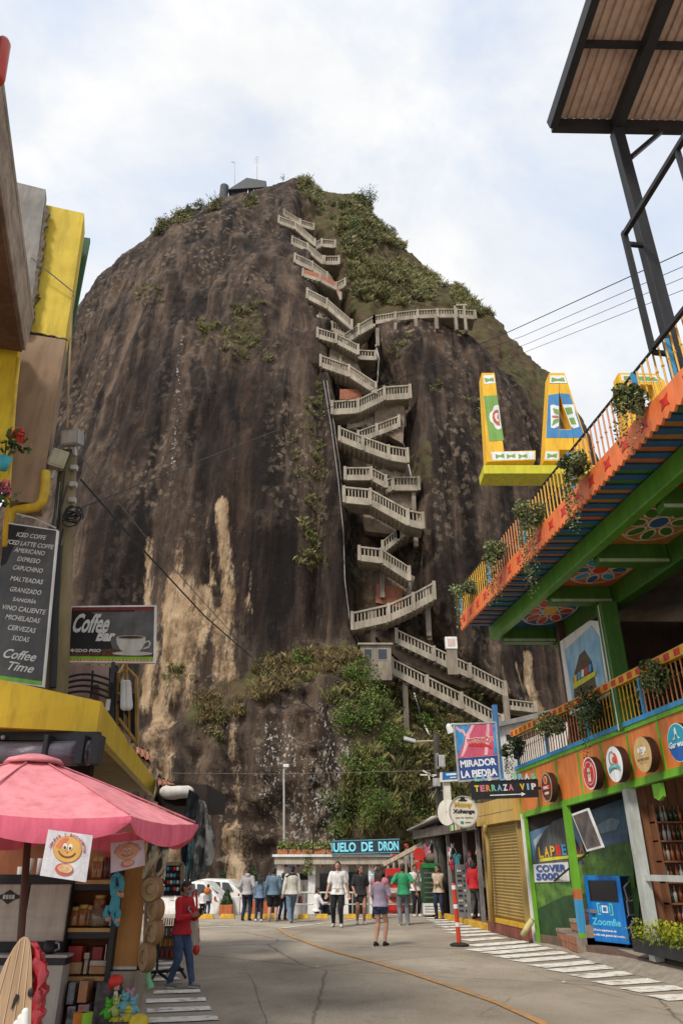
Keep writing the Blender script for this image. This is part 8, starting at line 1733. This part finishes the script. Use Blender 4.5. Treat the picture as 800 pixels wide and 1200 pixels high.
for p0, p1 in (((186,1085),(184,1140)),((206,1095),(207,1132)),((184,1138),(172,1158)),((184,1138),(200,1150)),((207,1128),(196,1140)),((207,1128),(218,1146)),((176,1140),(215,1136))): m = MB(); m.tube([P(*p0,Yt_-.1),P(*p1,Yt_-.25)], .022, 7); m.build('stand_tube', blackm, tr_)
rbg = thing('woven_bag', 'red and white woven shoulder bag hanging right of the woman in red', 'bag', P(224,1085,13.6)); c = P(225,1090,13.6)
m = MB(); m.hexa([c+Vector(v) for v in ((-.14,-.05,-.26),(.16,-.05,-.22),(.16,.05,-.22),(-.14,.05,-.26),(-.11,-.03,.16),(.09,-.03,.18),(.09,.03,.18),(-.11,.03,.16))]); m.build('body', pattern('red_white_weave', (.52,.46,.38), (.42,.03,.04), 3.0, (1,1,.5)), rbg, bevel=.03); m = MB(); m.tube([c+Vector((-.08,0,.16)),c+Vector((-.03,0,.55)),c+Vector((.02,0,.60)),c+Vector((.07,0,.17))], .02, 6); m.build('strap', redp, rbg); m = MB(); m.ball(c+Vector((.1,-.02,-.27)),(.06,.05,.08),9,7); m.build('tassel', redp, rbg)
m = MB(); m.tube([P(217,1070,13.5),P(218,1080,13.5),P(216,1090,13.5)], [.03,.045,.04], 8); tag(m.build('mint_tassel', paint('mint_cloth', (.25,.55,.46))), 'mint green tassel hanging beside the woven bag', 'tassel')
# ================================================================ PEOPLE
def ik(a, t, l1, l2, hint):
    a, t, hint = Vector(a), Vector(t), Vector(hint); d = t-a; L_ = min(d.length, (l1+l2)*.999); d.normalize()
    x = (l1*l1-l2*l2+L_*L_)/(2*L_); h = math.sqrt(max(l1*l1-x*x, 0)); n = hint-d*hint.dot(d)
    n = n.normalized() if n.length > 1e-5 else Vector((0,-1,0)); return a+d*x+n*h, a+d*L_
def remesh(mb, vox, smooth_n=4, folds=0.0, seed=0, fscale=7.0):
    me = bpy.data.meshes.new('tmp'); me.from_pydata([tuple(v) for v in mb.v], [], mb.f); o = bpy.data.objects.new('tmp', me); COL.objects.link(o)
    r = o.modifiers.new('r','REMESH'); r.mode = 'VOXEL'; r.voxel_size = vox
    sm = o.modifiers.new('s','SMOOTH'); sm.factor = .5; sm.iterations = smooth_n
    dg = bpy.context.evaluated_depsgraph_get(); out = bpy.data.meshes.new_from_object(o.evaluated_get(dg))
    bpy.data.objects.remove(o); bpy.data.meshes.remove(me)
    n = len(out.vertices); 
    if folds and n:
        co = np.empty(n*3); out.vertices.foreach_get('co', co); co = co.reshape(-1,3); no = np.empty(n*3); out.vertices.foreach_get('normal', no); no = no.reshape(-1,3)
        d = -np.abs(fbm(co[:,0]*fscale, co[:,1]*fscale, co[:,2]*fscale*.8, 3, seed))*2+.5
        co += no*(d*folds)[:,None]; out.vertices.foreach_set('co', co.ravel()); out.update()
    out.polygons.foreach_set('use_smooth', np.ones(len(out.polygons), dtype=bool)); return out
skin_l = pm('skin_light', (.52,.30,.215), (.44,.24,.17), scale=12, rough=.6, bump=.02); skin_m = pm('skin_tan', (.38,.20,.13), (.31,.155,.10), scale=12, rough=.6, bump=.02)
hair_k = pm('hair_black', (.016,.012,.011), (.035,.026,.022), scale=40, rough=.5, bump=.2, stretch=(3,3,.5)); hair_b = pm('hair_brown', (.060,.032,.020), (.028,.016,.011), scale=40, rough=.5, bump=.2, stretch=(3,3,.5))
def fab(nm, c, c2=None, sc=9): return pm(nm, c, c2, scale=sc, rough=.92, bump=.08)
jean = fab('blue_denim', (.060,.095,.175), (.035,.055,.11)); jean_d = fab('dark_denim', (.022,.030,.062), (.014,.018,.035)); jean_l = fab('light_denim', (.17,.25,.34), (.10,.15,.23)); blackf = fab('black_fabric', (.016,.016,.018), (.010,.010,.011)); whitef = fab('white_fabric', (.70,.68,.67), (.60,.58,.58)); shoe_w = fab('white_shoe', (.66,.64,.61)); shoe_k = fab('black_shoe', (.02,.02,.022)); shoe_g = fab('grey_shoe', (.24,.22,.20))
CAPR = {}
def person(label, px, py, ptop, rz, top=None, legs=None, shoes=shoe_k, hair=hair_k, skin=skin_l, hands=None, feet=None, sleeve='long', leg='long', hairlen=.0, lean=0.0, vox=.0105, z=None, build=1.0, headturn=0.0, headpitch=0.0, dress=0.0, cap=None, Y=None, sit=False, beard=False, group=None, hood=False, tuck=0.0, bun=False):
    if Y is None: L0 = G(px, py, z or 0.0)
    else: L0 = P(px, py, Y)
    H = P(px, ptop, L0.y).z - L0.z
    if sit: H = sit
    o = thing('person', label, 'person', (0,0,0), group)
    S = H; w = build
    hipz = .52*S if not sit else .12*S
    lx = Vector((0, lean*S, 0))
    hips = [Vector((s*.052*S*w, 0, hipz)) for s in (-1,1)]
    shz = hipz+.295*S; ch = lambda z_: Vector((0, lean*S*((z_-hipz)/(.3*S))**1.2 if z_ > hipz else 0, z_))
    sho = [ch(shz)+Vector((s*.094*S*w, 0, -.012*S)) for s in (-1,1)]
    feet = feet or [(-.07,0,0),(.07,.02,0)]
    ank = [Vector((f[0]*S, f[1]*S, (f[2]+.045)*S)) for f in feet]
    knee = []
    for i in (0,1): k_, a_ = ik(hips[i], ank[i], .25*S, .245*S, (feet[i][0]*.3,-1,.05 if not sit else .6)); knee.append(k_); ank[i] = a_
    hands = hands or [(-.135,-.03,.465),(.135,-.02,.465)]
    wr = [Vector((h[0]*S, h[1]*S, h[2]*S)) + (ch(shz)-Vector((0,0,shz))) for h in hands]
    if sit: wr = [v-Vector((0,0,.40*S)) for v in wr]
    elb = []
    for i, s in enumerate((-1,1)): e_, w_ = ik(sho[i], wr[i], .175*S, .15*S, (s*.55,.9,-.35)); elb.append(e_); wr[i] = w_
    hd = ch(shz+.115*S)+Vector((0,-.012*S,0)); hr = Matrix.Rotation(headturn, 3, 'Z') @ Matrix.Rotation(headpitch, 3, 'X')
    HP = lambda x, y, z_: hd + hr @ Vector((x*S, y*S, z_*S))
    # ---- body: one continuous skin
    b = MB()
    SEC = ((-.06,.070,.054),(-.02,.088,.065),(.02,.090,.066),(.07,.082,.060),(.12,.076,.055),(.19,.087,.060),(.245,.096,.061),(.275,.094,.055),(.295,.070,.046),(.312,.040,.036))
    def loft(mb, e, zlo, zhi, fl=0.0):
        zs_ = [q[0] for q in SEC]; fr = np.linspace(zlo, zhi, 14); vs, fs = [], []; n = 20
        for f in fr:
            rx, ry = np.interp(f, zs_, [q[1] for q in SEC])*S*w+e, np.interp(f, zs_, [q[2] for q in SEC])*S*w+e
            if fl and f < .03: rx += fl*S*(.03-f)*2; ry += fl*S*(.03-f)*2
            c = ch(hipz+f*S)
            for k in range(n): t_ = 6.28319*k/n; vs.append(c+Vector((rx*math.copysign(abs(math.cos(t_))**.85, math.cos(t_)), ry*math.copysign(abs(math.sin(t_))**.9, math.sin(t_)), 0)))
        for i in range(13):
            for k in range(n): fs.append((i*n+k, i*n+(k+1)%n, (i+1)*n+(k+1)%n, (i+1)*n+k))
        fs.append(tuple(range(n-1,-1,-1))); fs.append(tuple(13*n+k for k in range(n))); mb.add(vs, fs)
    loft(b, 0, -.06, .312)
    b.capsule(sho[0], sho[1], .034*S, .034*S); b.capsule(ch(shz+.005*S), ch(shz+.075*S)+Vector((0,-.008*S,0)), .033*S, .029*S)
    b.ball(HP(0,.004,.012), (.046*S,.056*S,.056*S), 16, 10, rot=hr); b.ball(HP(0,-.012,-.022), (.036*S,.040*S,.042*S), 14, 9, rot=hr)
    b.capsule(HP(0,-.051,.008), HP(0,-.062,-.012), .006*S, .008*S, 8); b.ball(HP(0,-.048,-.050), (.016*S,.012*S,.012*S), 8, 6)
    for s in (-1,1): b.ball(HP(s*.047,.004,-.002), (.006*S,.012*S,.017*S), 8, 6, rot=hr)
    for i, s in enumerate((-1,1)):
        b.capsule(sho[i], elb[i], .031*S*w, .024*S*w); b.capsule(elb[i], wr[i], .025*S*w, .0165*S)
        fd_ = (wr[i]-elb[i]).normalized(); acr = fd_.cross(Vector((0,1,0))); acr = (acr if acr.length > .1 else Vector((1,0,0))).normalized(); nrm = fd_.cross(acr)
        pc = wr[i]+fd_*.028*S
        for q in (-1,0,1): b.capsule(wr[i]+fd_*.004*S+acr*q*.008*S, pc+fd_*.018*S+acr*q*.013*S, .0115*S, .0105*S, 8)
        for q, ln in ((-1.5,.036),(-.5,.043),(.5,.041),(1.5,.031)):
            p0 = pc+fd_*.018*S+acr*q*.0105*S; p1 = p0+fd_*ln*S*.55+nrm*.004*S+acr*q*.0018*S; p2 = p1+(fd_*.75+nrm*.65).normalized()*ln*S*.5; b.capsule(p0, p1, .0062*S, .0057*S, 7); b.capsule(p1, p2, .0057*S, .0050*S, 7)
        th0 = wr[i]+fd_*.012*S-acr*s*.012*S; th1 = th0+(fd_*.7-acr*s*.8).normalized()*.026*S; b.capsule(th0, th1, .0085*S, .0068*S, 7); b.capsule(th1, th1+(fd_*.95+nrm*.3).normalized()*.022*S, .0066*S, .0055*S, 7)
        b.capsule(hips[i], knee[i], .056*S*w, .037*S*w); b.capsule(knee[i], knee[i].lerp(ank[i],.35), .036*S*w, .035*S*w); b.capsule(knee[i].lerp(ank[i],.35), ank[i], .035*S*w, .021*S)
        b.capsule(ank[i]+Vector((0,.012*S,-.012*S)), ank[i]+Vector((feet[i][0]*.12*S,-.085*S,-.025*S)), .022*S, .018*S)
    link('body', remesh(b, vox*.85, 3), o).data.materials.append(skin)
    # ---- shirt
    if top is not None:
        mt_, th = top if isinstance(top, tuple) else (top, .012)
        t = MB(); e = th*S
        loft(t, e*.8, -.035-tuck, .300, .25); t.capsule(sho[0], sho[1], .035*S+e*.4, .035*S+e*.4); t.capsule(ch(shz-.005*S), ch(shz+.028*S), .044*S, .036*S)
        for i in (0,1):
            if sleeve == 'none': continue
            t.capsule(sho[i], elb[i] if sleeve == 'long' else sho[i].lerp(elb[i],.72), .034*S*w+e*.6, (.027*S*w+e*.6) if sleeve == 'long' else (.033*S*w+e*.7))
            if sleeve == 'long': t.capsule(elb[i], elb[i].lerp(wr[i],.90), .027*S*w+e*.6, .020*S+e*.5)
        if dress:
            for f in np.linspace(0,1,6): t.ball(Vector((0,.004*S,hipz-dress*S*f)), ((.092+.012*f)*S*w+e,(.068+.010*f)*S*w+e,.035*S))
        if hood: t.ball(ch(shz+.035*S)+Vector((0,.045*S,0)), (.062*S,.035*S,.042*S))
        link('top', remesh(t, vox, 5, .006*S/1.7, len(label), 10.0), o).data.materials.append(mt_)
    # ---- trousers or shorts
    if legs is not None:
        t = MB(); e = .010*S
        loft(t, e*.45, -.055, .075); t.ball(Vector((0,0,hipz-.035*S)), (.062*S*w,.056*S*w,.045*S))
        for i in (0,1):
            t.capsule(hips[i], knee[i] if leg == 'long' else hips[i].lerp(knee[i], .80 if leg == 'shorts' else .34), .058*S*w+e*.5, (.040*S*w+e*.5) if leg == 'long' else .056*S*w+e)
            if leg == 'long': t.capsule(knee[i], ank[i]+Vector((0,0,.0)), .040*S*w+e*.4, .027*S+e*.4)
        link('shorts' if leg != 'long' else 'trousers', remesh(t, vox, 4, .006*S/1.7, len(label)+3, 10.0), o).data.materials.append(legs)
    for i in (0,1):
        dx = feet[i][0]*.12*S; t = MB(); t.capsule(ank[i]+Vector((0,.022*S,-.020*S)), ank[i]+Vector((dx,-.085*S,-.028*S)), .026*S, .021*S); t.capsule(ank[i]+Vector((0,.006*S,-.004*S)), ank[i]+Vector((dx*.5,-.04*S,-.02*S)), .027*S, .022*S)
        link('shoe', remesh(t, vox*.8, 3), o).data.materials.append(shoes)
        so_ = MB(); a0_ = ank[i]+Vector((0,.03*S,-.043*S)); a1_ = ank[i]+Vector((dx,-.092*S,-.043*S)); so_.bar(a0_, a1_, .044*S, .012*S); so_.build('sole', [shoe_w if shoes is not shoe_w else shoe_g][0], o, bevel=.006)
    # ---- hair, cap, face
    hm = MB(); hm.ball(HP(0,.012,.022), (.0505*S,.056*S,.054*S), 16, 10, rot=hr); hm.ball(HP(0,.026,-.012), (.047*S,.040*S,.048*S), 14, 9, rot=hr)
    if hairlen:
        for k in range(5):
            q = (k-2)/2; hm.tube([HP(q*.036,.03,.02), HP(q*.044,.050,-.05), hd+Vector((q*.040*S,.058*S,-hairlen*S*.55)), hd+Vector((q*.030*S,.055*S,-hairlen*S*(1-.06*abs(q))))], [.022*S,.024*S,.021*S,.009*S], 8)
    if bun: hm.ball(HP(0,.062,-.002), (.024*S,.02*S,.022*S)); hm.capsule(HP(0,.064,-.01), HP(0,.072,-.07), .014*S, .006*S)
    if beard: hm.ball(HP(0,-.020,-.040), (.034*S,.034*S,.022*S), 12, 8, rot=hr)
    link('hair', remesh(hm, vox*.8, 3, .004, 5, 22.0), o).data.materials.append(hair)
    if cap is not None:
        cm = MB(); cm.ball(HP(0,.006,.034), (.056*S,.063*S,.046*S), 16, 10, rot=hr); cm.ball(HP(0,-.06,.022), (.040*S,.040*S,.006*S), 12, 6, rot=hr); cm.build('cap', cap, o, smooth=True)
    for s in (-1,1):
        ey = MB(); ey.ball(HP(s*.019,-.0505,.006), (.0075*S,.004*S,.0045*S), 8, 6, rot=hr); ey.build('eye', blackm, o); br = MB(); br.bar(HP(s*.010,-.053,.017), HP(s*.029,-.047,.017), .004*S, .004*S); br.build('eyebrow', hair, o)
    mo = MB(); mo.bar(HP(-.012,-.0515,-.030), HP(.012,-.0515,-.030), .004*S, .005*S); mo.build('mouth', paint('lip', (.38,.12,.10)), o)
    o.location = L0; o.rotation_euler = (0,0,rz); o['_s'] = S
    return o, S, HP, wr, ch, hipz, shz
def extra(o, name, mbf, mt, smooth=True, vox=None):
    """a further child in the person's own coordinates"""
    me = bpy.data.meshes.new(name); me.from_pydata([tuple(v) for v in mbf.v], [], mbf.f); me.materials.append(mt)
    if smooth: me.polygons.foreach_set('use_smooth', [True]*len(me.polygons))
    return link(name, me, o)
# 1 woman in red, looking at her phone
redk = fab('red_knit', (.50,.022,.030), (.40,.014,.022)); 
o, S, HP, wr, ch, hz, sz = person('woman in a red sweater and jeans looking at her phone by the straw bags', 207, 1157, 1032, R(62), top=(redk,.016), legs=jean, shoes=shoe_g, skin=skin_m, hair=hair_k, bun=True, headpitch=R(24), lean=-.012, vox=.0085,
    hands=[(-.06,-.17,.665),(.045,-.18,.675)], feet=[(-.05,.06,0),(.05,-.16,0)])
m = MB(); m.ball(HP(0,-.046,-.026), (.030*S,.018*S,.026*S), 12, 8); extra(o, 'face_mask', m, fab('grey_mask', (.34,.34,.38)))
c = (wr[0]+wr[1])/2+Vector((0,-.04*S,.03*S)); m = MB(); m.hexa([c+Vector(v) for v in ((-.04,-.01,-.055),(.04,-.01,-.055),(.04,.0,-.06),(-.04,.0,-.06),(-.04,-.05,.06),(.04,-.05,.06),(.04,-.04,.06),(-.04,-.04,.06))]); q = extra(None, 'mobile_phone', m, blackm, False); q.location = o.location; q.rotation_euler = o.rotation_euler; tag(q, 'dark mobile phone held by the woman in red', 'phone')
for k in range(9):
    m = MB(); a = k*.7; p = ch(hz+(.13+.012*k)*S)+Vector((.03*math.sin(a)*S, -(.0885)*S, 0)); m.ball(p,(.018*S,.006*S,.008*S),8,5); extra(o, 'sweater_print', m, fab('grey_print', (.40,.36,.36)))
# 2..6 the group with their backs to the camera
GW = 'people standing in a group with their backs turned'
hood_g = fab('grey_hoodie', (.40,.38,.38), (.32,.305,.31)); 
person('man in a light grey hoodie and blue jeans, leftmost of the group of five', 288, 1079, 1016.5, R(168), top=(hood_g,.017), legs=jean_d, shoes=shoe_k, hair=hair_k, skin=skin_l, build=1.05, hood=True, headturn=R(40), hands=[(-.14,-.04,.52),(.14,-.05,.52)], group=GW)
person('woman with very long black hair in a pale denim jacket', 303, 1080, 1024, R(184), top=(jean_l,.016), legs=jean_d, shoes=shoe_w, hairlen=.30, build=.9, group=GW, feet=[(-.06,.03,0),(.07,-.04,0)])
person('man in a denim jacket and black shorts, hair cut short', 319, 1080, 1016.5, R(176), top=(fab('faded_denim_jacket', (.13,.20,.265), (.085,.135,.19)),.020), legs=blackf, leg='shorts', shoes=shoe_g, build=1.15, group=GW, hands=[(-.15,-.05,.50),(.15,-.05,.50)])
person('person in dark blue clothes half hidden between the denim and white jackets', 330.5, 1078, 1023, R(160), top=(fab('navy_shirt', (.035,.05,.09)),.012), legs=jean_d, shoes=shoe_k, Y=None, group=GW)
wj = fab('cream_jacket', (.56,.53,.46), (.46,.43,.37))
o, S, HP, wr, ch, hz, sz = person('man in a cream jacket with dark shoulders and a navy cap', 341, 1081, 1014, R(200), top=(wj,.026), legs=jean_l, shoes=shoe_g, build=1.1, cap=fab('navy_cap', (.02,.03,.07)), feet=[(-.04,-.10,0),(.05,.10,0)], group=GW, hands=[(-.17,.02,.47),(.17,-.04,.48)])
m = MB(); 
for s in (-1,1): m.capsule(ch(sz)+Vector((s*.02*S,.005*S,-.002*S)), ch(sz)+Vector((s*.104*S,.004*S,-.018*S)), .055*S, .050*S, 12)
extra(o, 'shoulder_panel', m, fab('dark_yoke', (.03,.03,.04))); 
q = MB(); hp_ = wr[0]+Vector((0,0,-.06*S)); q.hexa([hp_+Vector(v)*S for v in ((-.03,-.06,-.10),(.03,-.06,-.10),(.03,.06,-.10),(-.03,.06,-.10),(-.02,-.05,.03),(.02,-.05,.03),(.02,.05,.03),(-.02,.05,.03))]); q2 = extra(None,'hand_bag',q,fab('maroon_leather', (.12,.02,.025)),False); q2.location = o.location; q2.rotation_euler = o.rotation_euler; tag(q2, 'maroon bag held by the man in the cream jacket', 'bag')
# couple by the car
person('person in a white top and black trousers standing by the white car', 236, 1075, 1042, R(180), top=(whitef,.012), legs=blackf, shoes=shoe_k, build=.95, vox=.012, Y=32.3)
person('person in grey with blue jeans behind the one in white', 241.5, 1075, 1036, R(170), top=(fab('grey_tee', (.28,.28,.29)),.012), legs=jean, shoes=shoe_k, vox=.012, Y=32.8)
m = MB(); p = P(243,1044,32.1); m.ball(p,(.14,.10,.13),12,8); tag(m.build('orange_bundle', fab('orange_cloth', (.62,.17,.03)), smooth=True), 'small orange bundle held between the two people at the car', 'bundle')
# seated person
person('person in a white shirt sitting on the yellow kerb block', 371, 1073, 1049, R(120), top=(whitef,.016), legs=jean_d, shoes=shoe_k, sit=1.62, Y=31.75, feet=[(-.08,-.30,.0),(.06,-.27,.0)], vox=.012, hands=[(-.10,-.22,.66),(.10,-.22,.66)], headpitch=R(15))
# man in white tee, walking towards the camera
o, S, HP, wr, ch, hz, sz = person('bearded man in a white tee with a sweatshirt tied round his waist', 395.5, 1086, 1009.5, R(-8), top=(whitef,.014), sleeve='short', legs=blackf, shoes=shoe_w, hair=hair_b, skin=skin_l, beard=True, build=1.12, feet=[(-.075,.02,0),(.07,-.05,0)], hands=[(-.19,-.06,.47),(.19,.03,.49)], headpitch=R(12))
m = MB(); m.ball(Vector((0,0,hz+.055*S)), (.115*S,.088*S,.024*S), 20, 8); m.capsule(Vector((.015*S,-.088*S,hz+.05*S)), Vector((.03*S,-.09*S,hz-.03*S)), .018*S, .014*S, 8); m.capsule(Vector((.0,-.088*S,hz+.05*S)), Vector((-.02*S,-.09*S,hz-.02*S)), .018*S, .014*S, 8)
extra(o, 'tied_sleeves', m, fab('beige_sweat', (.42,.38,.34), (.34,.31,.28))); m = MB(); m.slab([Vector((.07*S,.05*S,hz+.05*S)),Vector((.115*S,.01*S,hz+.05*S)),Vector((.125*S,.02*S,hz-.20*S)),Vector((.075*S,.07*S,hz-.22*S))], (-.012*S,-.01*S,0)); extra(o, 'hanging_sweatshirt', m, MATS['beige_sweat'], False)
person('woman in a loose black tee dress with long brown hair', 422.5, 1083, 1014, R(10), top=(fab('charcoal_tee', (.030,.030,.033), (.02,.02,.022)),.022), sleeve='short', dress=.13, legs=None, shoes=shoe_w, hair=hair_b, hairlen=.17, skin=skin_m, build=1.08, headturn=R(35), feet=[(-.06,.05,0),(.06,-.04,0)], hands=[(-.12,-.07,.52),(.14,-.05,.50)])
# woman with lilac and pink sweater in front
lil = fab('lilac_sweater', (.36,.30,.40), (.29,.25,.34)); 
o, S, HP, wr, ch, hz, sz = person('woman in a pink and lilac sweater and denim shorts seen from behind', 446, 1109, 1015, R(152), top=(lil,.020), legs=jean, leg='hot', shoes=shoe_k, hair=hair_b, hairlen=.24, skin=skin_l, build=.95, vox=.009, feet=[(-.05,-.03,0),(.055,.05,0)], hands=[(-.06,-.16,.66),(.06,-.17,.65)])
m = MB(); m.capsule(ch(sz-.016*S)+Vector((-.085*S,.002*S,0)), ch(sz-.016*S)+Vector((.085*S,.002*S,0)), .056*S, .056*S, 16); m.ball(ch(sz-.045*S), (.104*S,.079*S,.05*S), 20, 10); extra(o, 'pink_yoke', m, fab('pink_knit', (.60,.24,.28), (.52,.19,.23)))
# man in green tee
person('man in a bright green tee and grey jeans seen from behind', 473.5, 1084, 1012, R(186), top=(fab('green_tee', (.035,.30,.13), (.025,.23,.10)),.014), sleeve='short', legs=fab('grey_denim', (.16,.19,.22), (.11,.13,.155)), shoes=shoe_g, hair=hair_b, skin=skin_m, build=1.12, hands=[(-.24,.06,.53),(.20,-.10,.62)])
person('man in a white tee and black trousers rubbing his chin by the stair', 487.5, 1074, 1013, R(25), top=(whitef,.014), sleeve='short', legs=blackf, shoes=shoe_w, skin=skin_m, headpitch=R(22), hands=[(-.02,-.15,.78),(.17,-.03,.48)], build=1.05, vox=.012)
o = person('person in a cream sweater with folded arms beside the green fridge', 515.5, 1077, 1014, R(-25), top=(fab('cream_knit', (.50,.40,.29), (.42,.33,.235)),.022), legs=jean_d, shoes=shoe_k, skin=skin_m, hairlen=.06, hands=[(.05,-.13,.665),(-.05,-.14,.65)], vox=.012, headturn=R(-40))[0]
person('woman in a red jacket and grey trousers looking into the souvenir shop', 558, 1074, 1008, R(140), top=(redk,.022), legs=fab('grey_trousers', (.075,.072,.075)), shoes=shoe_w, hairlen=.07, Y=25.6, headturn=R(-20), hands=[(-.10,-.12,.55),(.13,-.06,.5)])
person('person in grey standing in the souvenir shop behind the red jacket', 571, 1068, 1012, R(200), top=(fab('grey_shirt', (.20,.19,.19)),.014), legs=blackf, shoes=shoe_k, Y=26.4, vox=.012)
capr = fab('red_cap', (.55,.03,.03))
person('person in a dark jacket with a red cap lower on the little stair', 463.5, 1046, 1001, R(-60), top=(fab('dark_jacket', (.03,.03,.035)),.016), legs=blackf, Y=35.2, cap=capr, vox=.012)
person('person in black and white with a red cap higher on the little stair', 477, 1036, 989, R(100), top=(fab('black_white_top', (.35,.35,.36), (.02,.02,.02), 14),.016), legs=blackf, Y=35.4, cap=capr, vox=.012)
person('person in a teal patterned shirt standing behind the woman in lilac', 441, 1077, 1014.5, R(20), top=(pm('teal_white_print', (.52,.60,.58), (.10,.36,.40), scale=8, rough=.9, lo=.47, hi=.53),.016), sleeve='short', legs=blackf, shoes=shoe_k, vox=.012, Y=29.6)
